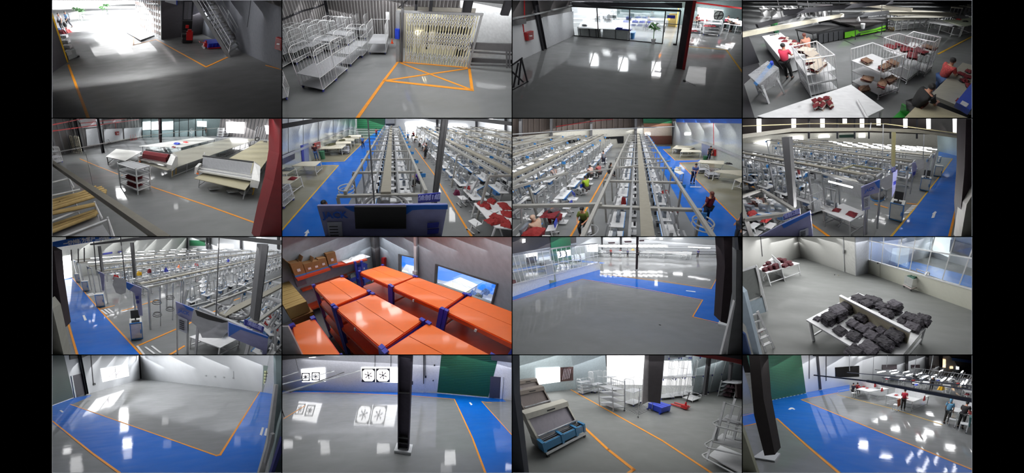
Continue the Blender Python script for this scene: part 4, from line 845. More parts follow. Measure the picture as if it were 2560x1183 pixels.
t = qcage(foot([(1400,600),(1628,545),(1305,428),(1090,490)],h),(.15,.75,1.25),'white open cage trolley with brown cut bundles on three shelves',h,(.25,.78,1.25),bars=(1,1,1,0))
def bundle(R, px, z, m, lab, s=.28, n=3, seed=0, gp=None):
    t = Thing(R,'fabric_bundle',lab,'bundle',(*R.at(*px,z),z),(seed % 5)*.5,gp)
    for i in range(n): t.part('fold',(lambda i=i: MB().cloth(-s,-s*.7,s,s*.7,0,.05,seed+i,4).mv((i % 2)*.04,0,i*.035)),m[i % len(m)])
    return t
BT = M('tan_cloth',(124,94,74),.9,var=.4,scale=15); CW = M('cream_cloth',(196,184,170),.9)
for i,(x,y,z) in enumerate([(1240,620,1.27),(1420,685,1.27),(1245,800,.8),(1400,850,.8),(1215,900,.28),(1500,640,1.27),(1480,810,.8)]): bundle(R,(x,y),z,(BT,CW,MAROON,BT,MAROON),'tan and dark red cut bundle on the open cage, %s' % ('top shelf left','top shelf middle','middle shelf left','middle shelf centre','bottom shelf','top shelf right','middle shelf right')[i],s=.2,n=4,seed=i*3)
qcage(foot([(1722,478),(1845,410),(1565,335),(1420,375)],h),(.15,.75,1.2),'white cage trolley behind the bundle cage with dark red pieces',h,(.25,1.2),bars=(1,1,1,1))
for i,(x,y) in enumerate([(1480,475),(1580,460),(1640,500),(1730,500),(1700,560),(1780,520)]): bundle(R,(x,y),1.22,(MAROON,BLACK,MAROON),'dark red bundle in the second cage, %s along it' % ('first','second','third','fourth','fifth','sixth')[i],seed=i)
qcage(foot([(1925,420),(1990,375),(1715,315),(1640,360)],h),(.15,.75,1.2),'white cage trolley farthest back in the right row',h,(.25,1.2),bars=(1,1,1,1))
bundle(R,(1870,480),1.22,(BT,MAROON,BT),'brown bundle in the farthest cage of the right row',seed=5)
qcage(foot([(610,600),(925,550),(745,412),(500,465)],h),(.15,.75,1.15),'white cage trolley beside the worker in coral red',h,(.25,.7,1.15),bars=(1,1,1,1))
for i,(x,y) in enumerate([(700,560),(730,620),(760,680),(640,520)]): bundle(R,(x,y),1.17,(CW,BT,MAROON,PLAST),'plastic-wrapped striped bundle in the left cage, %s' % ('second','third','nearest','farthest')[i],s=.3,n=5,seed=i*2)
# near tables
t = qtable(R,[(150,1160),(1090,845),(1420,1085),(900,1330)],1.0,'large white table in front of the cages',WHITE,WHITE,th=.06)
for i,(x,y) in enumerate([(735,1040),(790,1030),(850,1015),(750,1085),(810,1080),(880,1060)]): bundle(R,(x,y),1.0,(CW,MAROON,WHITE),'tied striped bundle on the near white table, %s' % ('back left','back middle','back right','front left','front middle','front right')[i],s=.09,n=5,seed=i)
solo(R,'paper_sheet',MB().cloth(-.25,-.18,.25,.18,0,.03,9,4),WHITE,'crumpled white paper at the bottom of the near white table','paper',(*R.at(560,1140,1.0),1.0))
solo(R,'paper_roll',MB().tube((-.3,.1,.04),(.3,-.1,.04),.04,8),WHITE,'white paper roll near the right end of the white table','roll',(*R.at(1200,1100,1.0),1.0))
# wrapped stand with blue strip
t = Thing(R,'wrapped_stand','white stand wrapped in clear plastic with a blue strip','stand',R.at(300,940),radians(12))
for x in (-.4, .4):
    for y in (-.3,.3): t.part('leg',MB().bar((x,y,0),(x*.85,y*.85,.8),.06,up=(0,1,0)),WHITE)
t.part('rail',MB().bar((-.4,-.28,.22),(.4,-.28,.22),.05).bar((-.38,-.28,.55),(.38,-.28,.55),.06),WHITE)
t.part('basket',MB().hexa([(-.36,-.3,.55),(.36,-.3,.55),(.36,.3,.55),(-.36,.3,.55)],[(-.45,-.35,.95),(.45,-.35,.95),(.42,.4,1.2),(-.42,.4,1.2)]),PLAST); t.part('contents',MB().cloth(-.33,-.28,.33,.28,.58,.3,4,7),M('grey_scraps',(90,84,88),.8,var=.5,scale=12))
t.part('blue_strip',MB().hexa([(-.12,-.37,.75),(.14,-.37,.75),(.14,-.35,.75),(-.12,-.35,.75)],[(-.12,.36,1.24),(.1,.36,1.24),(.1,.38,1.24),(-.12,.38,1.24)]),SKYB); t.part('knob',MB().lathe([(.05,1.22),(.06,1.34),(.03,1.38)],8,(.05,.36)),BLUE)
# right: pale tables, blue machine
t = qtable(R,[(1600,1200),(1800,1000),(2290,1190),(2100,1320)],1.0,'beige table the masked worker leans over',BEIGE,STEEL,th=.08,legs=False); t.part('body',MB().prism([(q[0]*.95,q[1]*.95) for q in t.Q],.05,.92),DSTEEL)
t = qtable(R,[(1885,945),(2205,625),(2500,700),(2320,1120)],1.0,'large pale rounded table at the right edge',M('pale_top',(168,166,152),.5),STEEL,th=.14,legs=False); t.part('body',MB().prism([(q[0]*.93,q[1]*.93) for q in t.Q],.05,.86),DSTEEL)
t = Thing(R,'blue_machine','bright blue slanted machine at the bottom right edge','machine',(*R.at(2170,1120,1.0),1.0)); A_ = np.array(R.at(2180,1110,1.0)); B_ = np.array(R.at(2320,930,1.0)); o_ = np.array(t.base[:2])
t.part('housing',MB().bar((*(A_-o_),.1),(*(B_-o_),.22),.32,.2),M('machine_blue',(20,70,190),.35)); t.part('white_emblem',MB().bar((*((A_-o_)*.9),.21),(*((A_-o_)*.9+(B_-A_)*.15),.22),.15,.01),WHITE)
for i,(x,y) in enumerate([(2180,740),(2240,770),(2210,810),(2260,720),(2270,870)]): bundle(R,(x,y),1.0,(BLACK,MAROON),'dark cut strips scattered on the pale right table, %s' % ('first','second','third','fourth','fifth')[i],s=.14,n=2,seed=i)
bundle(R,(2170,1010),1.0,(MAROON,),'single dark red piece before the blue machine',s=.1,n=1,seed=3)
bundle(R,(1790,1040),1.0,(M('brown_cloth',(110,60,40),.9),),'brown strip on the beige table under the worker',s=.16,n=2,seed=8)
solo(R,'green_chair',MB().box(-.3,-.3,0,.3,.3,.5).box(-.3,.25,.5,.3,.3,.8),M('bright_green',(40,140,50),.5),'green stool seat beside the masked worker','stool',R.at(1590,1330))
# far right white tables
t = qtable(R,[(1865,222),(2120,268),(2215,272),(2000,190)],.8,'low white frame platform table upper right',WHITE,WHITE,mids=1,low=.15); t = qtable(R,[(2000,200),(2220,262),(2400,230),(2290,180)],.85,'pale green-white table behind the white platform',M('pale_green_top',(196,206,180),.5),WHITE)
for i,(x,y,m) in enumerate([(2160,195,RED),(2230,215,BLACK),(2290,170,WHITE),(2120,180,BLACK),(2250,160,WHITE),(2130,268,BLACK)]): bundle(R,(x,y),.86,(m,),'small %s piece on the far right tables, %s' % ({RED:'red',BLACK:'black',WHITE:'white'}[m],('first','second','third','fourth','fifth','sixth')[i]),s=.2,n=2,seed=i)
for i in range(6): table(R,R.at(2120+i*40,150-i*6),.3,1.2,.8,.9,nth(i)+' far table at the upper right edge of the cutting hall',BLACK if i % 2 else CREAM,STEEL,group='far tables at the upper right')
line(R,[(1960,540),(2330,350)],.1,YEL); line(R,[(1020,402),(1120,448)],.05,BLACK); line(R,[(1310,345),(1410,375)],.05,BLACK)
for a in ((2140,455,70,25,12),(2060,510,60,30,12),(2220,380,60,30,10)): shine(R, *a)

# ---- bay 5: spreading hall
R = Room(5, 'spreading hall', f=1500, hy=-60, H=4.6, vx=2700)
lights(R, [(1.6, 60, 1.65)])
struct(R,'floor',MB().prism([R.at(-60,1250),R.at(2360,1250),R.at(2360,60),R.at(-60,120)],-.08,0),FG)
A = R.at(-60, 400); Bp = R.at(900, 190); Cp = R.at(1660, 172); Dp = R.at(2400, 225)
wa = wallz(R,A,Bp,0,14,DARKW,'wall_left'); corrug(R,A,Bp,0,14,STEEL,.8,parent=wa)
wc = wallz(R,Cp,Dp,0,14,M('sheet_wall_mid',(120,116,116),.5),'wall_back'); corrug(R,Cp,Dp,0,14,STEEL,.6,parent=wc)
WP = M('white_sheet_panel', (196,199,204), .45)
for px in ([(250,0),(490,0),(500,80),(300,95)],[(335,110),(500,85),(508,255),(350,285)],[(512,110),(700,100),(708,215),(525,258)],[(715,100),(900,88),(905,185),(722,212)],[(510,20),(690,0),(690,40),(512,60)]): struct(R,'wall_panel',onwall(R,A,Bp,px,out=.06,th=.05),WP)
for x, y in ((512,345),(300,330),(705,225)): column(R, (x, y), .3, 9, DSTEEL)
column(R, (1085,240), .3, 5, M('column_dark', (54,46,50), .8, spec=.15))
q = R.at(1085,240); struct(R,'trim_column',MB().box(q[0]-.2,q[1]-.2,0.5,q[0]-.16,q[1]+.2,9),REDO)
for px in ([(-40,120),(840,8),(840,14),(-40,132)],[(-40,60),(420,-30),(420,-22),(-40,72)],[(250,45),(900,-20),(900,-14),(250,52)]): struct(R,'pipe_red',onwall(R,A,Bp,px,out=.6,th=.1),RED)
firebox(R,A,Bp,[(628,135),(660,130),(660,168),(632,168)],'small red fire cabinet on the far white panels behind the spreading tables',[(632,-30),(634,60),(640,130)])
# glass office at the back
gb = wallz(R, Bp, Cp, 0, 12, GC2, 'wall_back')
for x0,x1 in ((905,985),(992,1068),(1100,1210)): struct(R,'window_1',onwall(R,Bp,Cp,[(x0,35),(x1,28),(x1,112),(x0,118)],out=.1,th=.1),M('bright_room',(235,245,245),1,emit=1.3))
for x0,x1 in ((905,985),(992,1068),(1100,1210),(1225,1265),(1275,1355),(1365,1425),(1440,1500),(1505,1540)): struct(R,'glass_pane',onwall(R,Bp,Cp,[(x0,125),(x1,120),(x1,205),(x0,188)],out=.1,th=.05),M('pale_glass',(176,200,204),.3))
for x in (900,988,1215,1270,1360,1430,1504): struct(R,'window_mullion',onwall(R,Bp,Cp,[(x-3,-20),(x+3,-20),(x+3,205),(x-3,195)],out=.2,th=.05),BLACK)
struct(R,'window_2',onwall(R,Cp,Dp,[(1742,33),(1925,38),(1920,152),(1745,140)],out=.3,th=.1),DAY); struct(R,'window_3',onwall(R,Cp,Dp,[(2125,68),(2282,88),(2278,172),(2140,155)],out=.3,th=.1),DAY); struct(R,'window_4',onwall(R,Bp,Cp,[(1445,25),(1540,28),(1540,85),(1445,80)],out=.3,th=.1),M('bright_room',(235,245,245)))
column(R, (1435,170), .25, 5, STEEL); column(R, (1650,160), .2, 9, DSTEEL)
TT = M('spreading_top', (158,156,142), .35, coat=.3)
qtable(R,[(870,278),(1290,290),(1640,205),(1500,182)],.85,'white lit spreading table farthest left at the back',M('bright_top',(206,207,203),.3),STEEL,mids=3)
qtable(R,[(860,432),(1150,520),(2050,208),(1770,197)],.85,'long middle spreading table running to the bright window',TT,SHELFG,mids=9)
qtable(R,[(1420,598),(1930,715),(2275,245),(2090,218)],.85,'long right spreading table with beige top',M('spreading_top_green',(166,160,132),.4),SHELFG,mids=8)
qtable(R,[(538,382),(730,425),(900,330),(640,305)],.85,'white table end behind the shelf trolley',M('bright_top',(225,226,222)),DSTEEL)
def spreader(A_, B_, h, roll, lab, d=.8, hb=.62):
    a = np.array(A_); b = np.array(B_); u = b-a; L = np.linalg.norm(u); u /= L; n = np.array((-u[1],u[0])); n = n if n@(a+b) > 0 else -n
    t = Thing(R,'cloth_spreader',lab,'machine',(*a,h)); g = lambda x,y,z: (u[0]*x+n[0]*y,u[1]*x+n[1]*y,z)
    hexa = lambda x0,x1,y0,y1,z0,z1,m=0: MB().hexa([g(x0,y0,z0),g(x1,y0,z0),g(x1,y1,z0),g(x0,y1,z0)],[g(x0,y0+m,z1),g(x1,y0+m,z1),g(x1,y1,z1),g(x0,y1,z1)])
    MW = M('machine_white', (208,208,206), .4)
    t.part('back_panel',hexa(.1,L-.1,d*.75,d*.9,.25,hb+.25),SHELFG); t.part('roller',MB().tube(g(.05,d*.85,hb+.3),g(L-.05,d*.85,hb+.3),.05,8),BLACK)
    for k in range(4): t.part('roller_bar',MB().tube(g(0,d*.15*k,.28+.05*k),g(L,d*.15*k,.28+.05*k),.025,6),CHROME if k % 2 else MW)
    t.part('tray', hexa(.02, L-.02, 0, d*.75, .18, .24), MW)
    if roll: t.part('cloth_roll',MB().tube(g(.12,d*.6,.55),g(L-.25,d*.6,.55),.32,12),MAROON); t.part('cloth_drop',hexa(.14,L-.3,d*.2,d*.5,.15,.7),MAROON)
    t.part('side_housing',MB().add([g(L-.02,-.15,-.15),g(L-.02,d,-.1),g(L-.02,d*1.05,hb+.3),g(L-.02,d*.55,hb+.35),g(L-.02,-.2,.35),g(L+.38,-.1,-.15),g(L+.38,d,-.1),g(L+.32,d,hb+.1),g(L+.32,d*.6,hb+.15),g(L+.38,-.15,.3)],[(0,1,2,3,4),(9,8,7,6,5),(0,5,6,1),(1,6,7,2),(2,7,8,3),(3,8,9,4),(4,9,5,0)]),MW)
    t.part('end_cover', hexa(-.18, 0, -.05, d*.9, .02, .5), MW)
    t.part('signal_lamp',MB().lathe([(.02,hb+.3),(.02,hb+.42),(.045,hb+.44),(.04,hb+.54)],8,g(.15,d*.85,0)[:2]),WHITE)
    t.part('orange_bumper', hexa(-.02, .12, -.12, -.04, .05, .14), ORANGE)
    for k in (.2,.9): t.part('support_leg',MB().bar(g(L+.25,d*k,-.15),g(L+.25,d*k,-.75),.05,up=(0,1,0)),YEL)
    return t
spreader(R.at(1450,560,.85),R.at(1985,655,.85),.85,False,'white cloth spreading machine on the right table, without fabric',1.0,.75)
spreader(R.at(880,440,.85),R.at(1160,495,.85),.85,True,'white cloth spreading machine loaded with a dark red roll',.9,.6)
# shelf trolley with dark red cloth
P = [R.at(*p) for p in ((688,690),(860,765),(985,715),(800,650))]; c = P[0]; Q = [(p[0]-c[0],p[1]-c[1]) for p in P]; t = Thing(R,'shelf_trolley','white shelf trolley carrying dark red cloth between the tables','trolley',c); hs = (.3,.75,1.2,1.62)
for i,q in enumerate(Q): t.part('post',MB().bar((*q,.1),(*q,1.75 if i < 2 else 1.6),.07,up=(0,1,0)).bar((q[0]-.02,q[1],.05),(q[0]+.02,q[1],.05),.05,n=8),WHITE)
for z in hs:
    t.part('shelf',MB().prism([(q[0]*1.04-.02,q[1]*1.04-.02) for q in Q],z-.03,z),SHELFG if z > 1 else WHITE)
    for i in range(4): t.part('rail',MB().bar((*Q[i],z+.02),(*Q[(i+1)%4],z+.02),.05),WHITE)
cx, cy = P[0][0]+sum(q[0] for q in Q)/4, P[0][1]+sum(q[1] for q in Q)/4
for i, z in enumerate((.33, .78)):
    for j in range(2): solo(R,'cloth_pile',MB().cloth(-.48,-.32,.48,.32,0,.16,i*3+j,8),MAROON,'dark red cloth pile on the shelf trolley, %s' % (('bottom shelf lower layer','bottom shelf upper layer','middle shelf lower layer','middle shelf upper layer')[i*2+j]),'cloth',(cx,cy,z+j*.14),math.atan2(Q[1][1],Q[1][0]))
# overhead beam and foreground cage with paper rolls
a,b = R.at3(-60,400,3.1),R.at3(1150,1225,3.1); struct(R,'beam_near',MB().bar(a,b,.12,.1),M('beam_greige',(132,128,116),.5)); 
a2 = (a[0]+.08,a[1]-.02,a[2]-.07); struct(R,'beam_side',MB().bar((a[0],a[1],a[2]-.08),(b[0],b[1],b[2]-.08),.05,.08),M('beam_cream',(150,146,112),.5))
beam(R,R.at3(-20,350,2.6),R.at3(900,178,2.6),.05,.05,'thin pale hanging rail across the left of the spreading hall',ALU); beam(R,R.at3(900,178,2.6),R.at3(1750,85,2.6),.04,.04,'thin pale hanging rail running on over the back tables',ALU)
for i in range(5): solo(R,'hanger',MB().path([(0,0,.2),(0,0,0),(-.12,0,-.3),(.12,0,-.3),(0,0,0)],.015,4),RED if i < 3 else WHITE,nth(i)+' red and white hanger clip on the pale hanging rail','hanger',R.at3(785+i*26,188-i*5,2.55),group='hangers on the pale rail')
for x0,y0,y1 in ((330,-20,290),(240,-20,330)): rod(R,x0,y0,x0+5,y1,2.5,'thin rod hanging from the roof at the left, at column %s' % ('two' if x0 > 300 else 'one'),'thin roof rods')
rod(R,345,400,408,670,.1,'thin dark cable hanging down to the paper tubes',r=.01,mat=DSTEEL)
TB = KRAFT
t = Thing(R,'tube_cage','white tube cage holding kraft paper tubes at the lower left corner','cage',R.at(250,1100)); o_ = t.base
def rp(px, z): p = R.at(*px, z); return (p[0]-o_[0], p[1]-o_[1], z)
for z,pts in ((1.5,[(-40,1040),(430,855),(500,1000)]),(1.1,[(-40,1240),(560,1010),(640,1240)]),(1.9,[(-40,780),(280,710)]),(2.1,[(-40,650),(170,600),(215,690)])):
    for p,q in zip(pts,pts[1:]): t.part('tube_bar',MB().tube(rp(p,z),rp(q,z),.035,8),WHITE)
for p,z in (((430,855),1.5),((560,1010),1.1),((170,600),2.1)): x,y,zz = rp(p,z); t.part('post',MB().tube((x,y,0),(x,y,z+.1),.035,8),WHITE)
t.part('deck',MB().prism([rp(p,1.0)[:2] for p in ((-60,1120),(420,930),(620,1240),(-60,1300))],.98,1.02),SHELFG)
for k,(z,rows) in enumerate(((1.62,[((-80,930),(540,745)),((-80,905),(545,722)),((-80,880),(520,705)),((-80,850),(500,690)),((80,838),(440,685)),((-80,965),(430,860))]),(1.2,[((-80,1130),(470,935)),((-80,1100),(460,915)),((-80,1160),(440,960))]))):
    for i, (p, q) in enumerate(rows):
        a = R.at3(*p,z); b = R.at3(*q,z); solo(R,'paper_tube',MB().tube((0,0,0),tuple(np.array(b)-np.array(a)),.075,9),TB,'brown kraft paper tube on the %s deck of the corner cage, %s from the front' % (('upper','lower')[k],('first','second','third','fourth','fifth','last')[i]),'tube',a)
# big red column at the right edge
a,b = near(R,2.6); struct(R,'column',onwall(R,a,b,[(2282,-20),(2340,-20),(2340,1240),(2060,1240),(2130,950),(2215,640),(2270,350)],out=0,th=.3),M('column_red',(120,24,30),.5))
line(R,[(280,405),(470,485),(665,560)],.09,ORA); line(R,[(700,570),(1010,690),(1600,890),(2110,1075)],.1,ORA)
# left back: cages and folding gate trolley
roll_cage(R,R.at(45,445),.3,'white roll cage at the left edge by the dark sheet wall',w=.9,d=.8,h=1.6,shelves=3,rows=2)
t = Thing(R,'gate_trolley','stacked cream slatted panels standing by the dark wall','panel stack',R.at(260,345)); 
for i in range(9): t.part('slat',MB().box(-.75,-.05,.25+i*.2,.75,.05,.35+i*.2).rot(.35),CREAM)
for i in range(6): t.part('post',MB().box(-.75+i*.3,-.09,.0,-.7+i*.3,-.05,2.1).rot(.35),CREAM)
t = Thing(R,'dark_cart','small black wheeled cart by the white panels','cart',R.at(570,265)); t.part('tray',MB().box(-.4,-.2,.3,.4,.2,.4),DSTEEL); t.part('frame',MB().ring((0,0,.55),.3,.02,10,'y'),DSTEEL)
for i,(x,y,h) in enumerate([(1680,185,1.7),(1730,180,1.7),(1820,175,1.4),(1890,180,1.4),(1590,165,1.5)]): roll_cage(R,R.at(x,y),0,'white cage trolley near the far bright window, %s' % ('second from left','third from left','fourth from left','rightmost','leftmost')[i],w=1.1,d=.8,h=h,shelves=3)
for i,x in enumerate((2030,2075,2120)): solo(R,'tube_stand',MB().path([(-.3,0,0),(-.3,0,2.2),(-.15,0,2.4),(0,0,2.2),(0,0,0)],.025,5),SHELFG,'tall grey looped stand by the right sheet wall, %s' % ('left','middle','right')[i],'stand',R.at(x,225))
solo(R,'floor_fan',MB().ring((0,0,1.3),.45,.04,14,'y').bar((-.4,0,1.3),(.4,0,1.3),.05).bar((0,0,.9),(0,0,1.7),.05).tube((0,0,0),(0,0,.9),.04),SHELFG,'round grey standing fan in front of the far glass','fan',R.at(1392,195))
person(R,R.at(1527,175),R.at(1500,190),'stand',BLACK,BLACK,'person in black standing by the glass at the far end')
solo(R,'fabric_ring',MB().ring((0,0,.08),.35,.09,12),BLUE,'bright blue ring of cloth on the white lit table','cloth',(*R.at(1248,258,.86),.86))
garment(R,(1335,240),.86,RED,'red cloth on the white lit table at the back',.35,seed=2); garment(R,(1215,290),.86,MAROON,'dark red scrap at the near end of the lit table',.25,seed=3)
solo(R,'green_crate',MB().box(-.3,-.2,0,.3,.2,.25).box(-.33,-.23,.25,.33,.23,.29),GREEN,'green crate beneath the middle table near the red roll','crate',R.at(1310,345))
for i, (x, y) in enumerate([(1800,745),(1610,715),(1930,760)]):
    t = Thing(R,'steel_roller','shiny steel roller lying under the right table, %s' % ('middle one','left one','right one')[i],'roller',(*R.at(x,y),.1),.9)
    for j in range(3): t.part('tube',MB().tube((-.35,-.1+j*.1,0),(.35,-.1+j*.1,.02),.045,8),CHROME)
solo(R,'black_reel',MB().ring((0,0,.25),.25,.08,10,'y'),BLACK,'black reel on the far end of the middle table','reel',(*R.at(2045,225,.85),.85)); garment(R,(2130,238),.86,BLACK,'dark scrap at the far end of the right table',.25,seed=4)
for a in ((690,745,90,90,20),(1000,640,90,60,16),(980,160,300,40,3),(1240,880,40,60,2),(1130,600,60,90,8),(730,800,60,30,4)): shine(R,*a)
# ---- shared sewing hall pieces
PGR = M('portal_grey', (150,149,144), .5); BELT = M('belt_beige', (132,128,116), .6)
def sewline(R,x,y0,y1,w,h=2.3,step=2.0,where='',lane_posts=True,n0=0,hookup=True,st=True,dens=1,seat=True):
    """one hanging line: centre belt, side rails, portals and a row of stations on either side"""
    t = Thing(R,'hanging_line','long grey overhead conveyor %s' % where,'conveyor',(x,y0,0))
    L = y1-y0; t.part('belt', MB().box(-.16,0,h-.02,.16,L,h+.06), BELT)
    for s in (-1, 1):
        t.part('side_rail',MB().box(s*.42-.035,0,h-.1,s*.42+.035,L,h-.02),ALU); t.part('outer_rail',MB().box(s*w/2-.05,0,h,s*w/2+.05,L,h+.1),PGR)
        m = MB()
        for i in range(int(L/.5)): m.box(s*.3-.03,.25+i*.5,h-.12,s*.3+.03,.31+i*.5,h+.0)
        t.part('hook', m, DSTEEL, kind='stuff')
    k = int(L/step)
    for i in range(k+1): hang_frame(R,(x,y0+i*step),w+.5,h-.02,'%s pale portal %s' % (nth(i),where),'portals '+where)
    return t
def stations(R, xs, y0, y1, step, where, lamp=True, rot=0, seat=True, skip=()):
    for a, x in enumerate(xs):
        n = int((y1-y0)/step)
        for i in range(n):
            if (a, i) in skip: continue
            y = y0+i*step+(a % 2)*step*.4; near_ = i < 5
            sewing_station(R,(x,y),rot+(pi if a % 2 else 0)+pi/2,'%s sewing station, %s side, %s' % (nth(i),'right' if a else 'left',where),'sewing stations '+where,lampframe=lamp,seat=seat,detail=near_,v=(a*7+i*3) % 5)
# ---- bay 6: sewing hall seen from the aisle end
R = Room(6, 'sewing hall', f=1450, hy=-58, H=4.6, vx=1103)
lights(R, [(1.8, 60, 1.5)])
struct(R,'floor',MB().prism([R.at(-60,1250),R.at(2360,1250),R.at(2360,20),R.at(-60,20)],-.08,0),FG)
struct(R,'floor_zone',MB().prism([R.at(-60,1250),R.at(-60,400),R.at(700,185),R.at(860,185),R.at(0,1180)],.001,.004),FY)
paint(R,[(-60,1190),(565,470),(330,475),(330,440),(620,430),(860,190),(1035,75),(1030,110),(480,1230)],FB)
line(R,[(-20,1140),(565,470),(400,470)],.09,YEL); line(R,[(400,436),(620,430),(860,195)],.09,YEL); line(R,[(1330,300),(1520,560),(1905,1200)],.09,ORA)
P0 = R.at(-60, 640); P1 = R.at(745, 152); P2 = R.at(745, 92)
wallz(R, P0, P1, 0, 12, M('glossy_white_wall', (186,192,190), .15), 'wall_left')
bw0 = R.at(690,95); bw1 = R.at(2500,165); wallz(R,bw0,bw1,0,14,WALLW,'wall_back')
struct(R,'beam_wall',onwall(R,P0,P1,[(-60,395),(700,85),(700,95),(-60,425)],out=.12,th=.08),SHELFG)
for k in range(5): struct(R,'wall_seam',onwall(R,P0,P1,[(60+k*150,-20),(63+k*150,-20),(63+k*150,420-k*70),(60+k*150,420-k*70)],out=.02,th=.02),STEEL)
d = struct(R,'door_1',onwall(R,bw0,bw1,[(752,-20),(1030,-20),(1030,185),(752,190)],out=.2,th=.1),GREEN)
for i in range(9): struct(R,'door_slat',onwall(R,bw0,bw1,[(752,-10+i*20),(1030,-10+i*20),(1030,-5+i*20),(752,-5+i*20)],out=.24,th=.05),M('green_slat',(40,120,80),.5),parent=d)
for px in ([(1230,45),(1435,45),(1435,76),(1232,76)],[(1660,58),(1840,70),(1838,96),(1662,84)],[(2020,90),(2158,108),(2155,135),(2022,118)],[(1238,80),(1330,80),(1330,125),(1240,125)]): struct(R,'window_1',onwall(R,bw0,bw1,px,out=.3,th=.1),DAY)
solo(R,'wall_fan',MB().ring((0,0,0),.7,.1,14,'y').bar((-.6,0,-.2),(.6,0,.2),.12).bar((-.2,0,.6),(.2,0,-.6),.12),WHITE,'white round fan under the far bright window','fan',tuple(np.array(R.on(bw0,bw1,1270,98))-(0,.8,0)))
for x in (1550,1940,2230,700): struct(R,'column_far',onwall(R,bw0,bw1,[(x-10,-60),(x+12,-60),(x+12,170),(x-10,160)],out=.4,th=.3),DSTEEL)
struct(R,'door_2',onwall(R,bw0,bw1,[(1035,8),(1130,8),(1130,70),(1040,70)],out=.3,th=.1),SHELFG); struct(R,'door_3',onwall(R,bw0,bw1,[(1042,52),(1128,52),(1128,72),(1042,72)],out=.4,th=.1),BLACK)
solo(R,'roof_light',onwall(R,bw0,bw1,[(2065,-20),(2105,-20),(2105,22),(2065,22)],out=.5,th=.1),DAY,'small bright skylight at the top right of the sewing hall','skylight')
# near truss beam across the top, main column, rod
a, b = near(R, 4.2)
for px in ([(-40,110),(430,20),(860,-14),(860,-40),(430,-16),(-40,60)],[(860,-10),(1470,-10),(1470,-40),(860,-40)],[(1470,8),(1900,24),(2340,80),(2340,40),(1900,-14),(1470,-24)]): struct(R,'beam_truss',onwall(R,a,b,px,out=0,th=.25),STEEL)
column(R,(1500,1010),.2,5,STEEL); t = solo(R,'hanger_rod',onwall(R,*near(R,2.9),[(848,-20),(860,-20),(930,860),(916,860)],out=0,th=.02),STEEL,'dark steel rod hanging in front of the overhead belt','rod')
# main line: belt centre at x0
xc = R.at(1040, 720, 2.3)[0]; ym = R.at(1040, 720, 2.3)[1]
sewline(R,xc,ym-.2,ym+26,2.5,2.3,1.9,'above the centre rows of the first sewing hall')
stations(R,[xc-.85,xc+.85],ym+.5,ym+25,1.25,'under the central overhead line of the first hall')
wh = Thing(R,'turn_wheel','large grey turning wheel at the near end of the overhead line','wheel',(xc,ym-.7,2.2)); wh.part('rim',lambda: MB().ring((0,0,0),.62,.05,22),STEEL); wh.part('inner_rim',lambda: MB().ring((0,0,.02),.5,.03,20),ALU); wh.part('hub',MB().lathe([(.14,-.05),(.14,.1),(.05,.14)],12),DSTEEL)
for i in range(4): wh.part('spoke',MB().bar((0,0,0),(.6*cos(i*pi/2+.4),.6*sin(i*pi/2+.4),0),.04),STEEL)
wr = Thing(R,'turn_wheel','white double ring wheel standing out over the blue lane','wheel',R.at3(640,690,1.9)); wr.part('rim',lambda: MB().ring((0,0,0),.3,.025,16),SHELFG); wr.part('lower_rim',lambda: MB().ring((0,0,-.15),.3,.02,16),SHELFG)
# rows to the right
for j, xo in enumerate((4.3, 7.4, 10.5, 13.6)):
    y0_ = ym+(2.2,2.5,4,6)[j]; y1_ = ym+(22,22,22,22)[j]; wn_ = ('first','second','third','fourth')[j]
    sewline(R,xc+xo+.9,y0_-1,y1_,1.6,2.3,3.2,'over the %s row right of the aisle' % wn_)
    stations(R,[xc+xo,xc+xo+1.7],y0_,y1_,1.45,'in the %s double row right of the aisle' % wn_)
JB = M('board_lilac', (150,152,196), .5); JBL = M('board_blue', (30,100,200), .45)
def lineboard(R, d, px, blue, let, lsize, lpos, lab, screen=None, paper=None):
    a,b = near(R,d); o = R.on(a,b,*px[0]); rel = lambda m: m.mv(-o[0],-o[1],-o[2])
    t = Thing(R,'line_signboard',lab,'sign',o); t.part('board',rel(onwall(R,a,b,px,out=0,th=.04)),JB)
    for q in blue: t.part('blue_field',rel(onwall(R,a,b,q,out=.01,th=.012)),JBL)
    if screen: t.part('black_screen',rel(onwall(R,a,b,screen,out=.05,th=.05)),BLACK)
    if let:
        p = np.array(R.on(a,b,*lpos)); q = np.array(R.on(a,b,lpos[0]+lsize[1][0],lpos[1]+lsize[1][1])); u = q-p
        m = place_text(let,lsize[0],p,u,(0,0,1),.003); nn = np.array((-(b[1]-a[1]),b[0]-a[0])); nn = nn/np.linalg.norm(nn); nn = nn if nn@(np.array(a)+b) > 0 else -nn
        t.part('lettering',m.mv(-nn[0]*.025-o[0],-nn[1]*.025-o[1],-o[2]),M('letter_blue',(24,84,190),.4))
    if paper:
        pp = t.part('notice_sheet',rel(onwall(R,a,b,paper,out=.02,th=.012)),M('notice_white',(190,194,208),.5))
        for k in range(5):
            f = lambda s,r: tuple(np.array(paper[0])+(np.array(paper[1])-paper[0])*s+(np.array(paper[3])-paper[0])*r)
            t.part('print_line',rel(onwall(R,a,b,[f(.12,.2+k*.14),f(.7,.2+k*.14),f(.7,.23+k*.14),f(.12,.23+k*.14)],out=.024,th=.004)),DSTEEL,parent=pp)
    return t
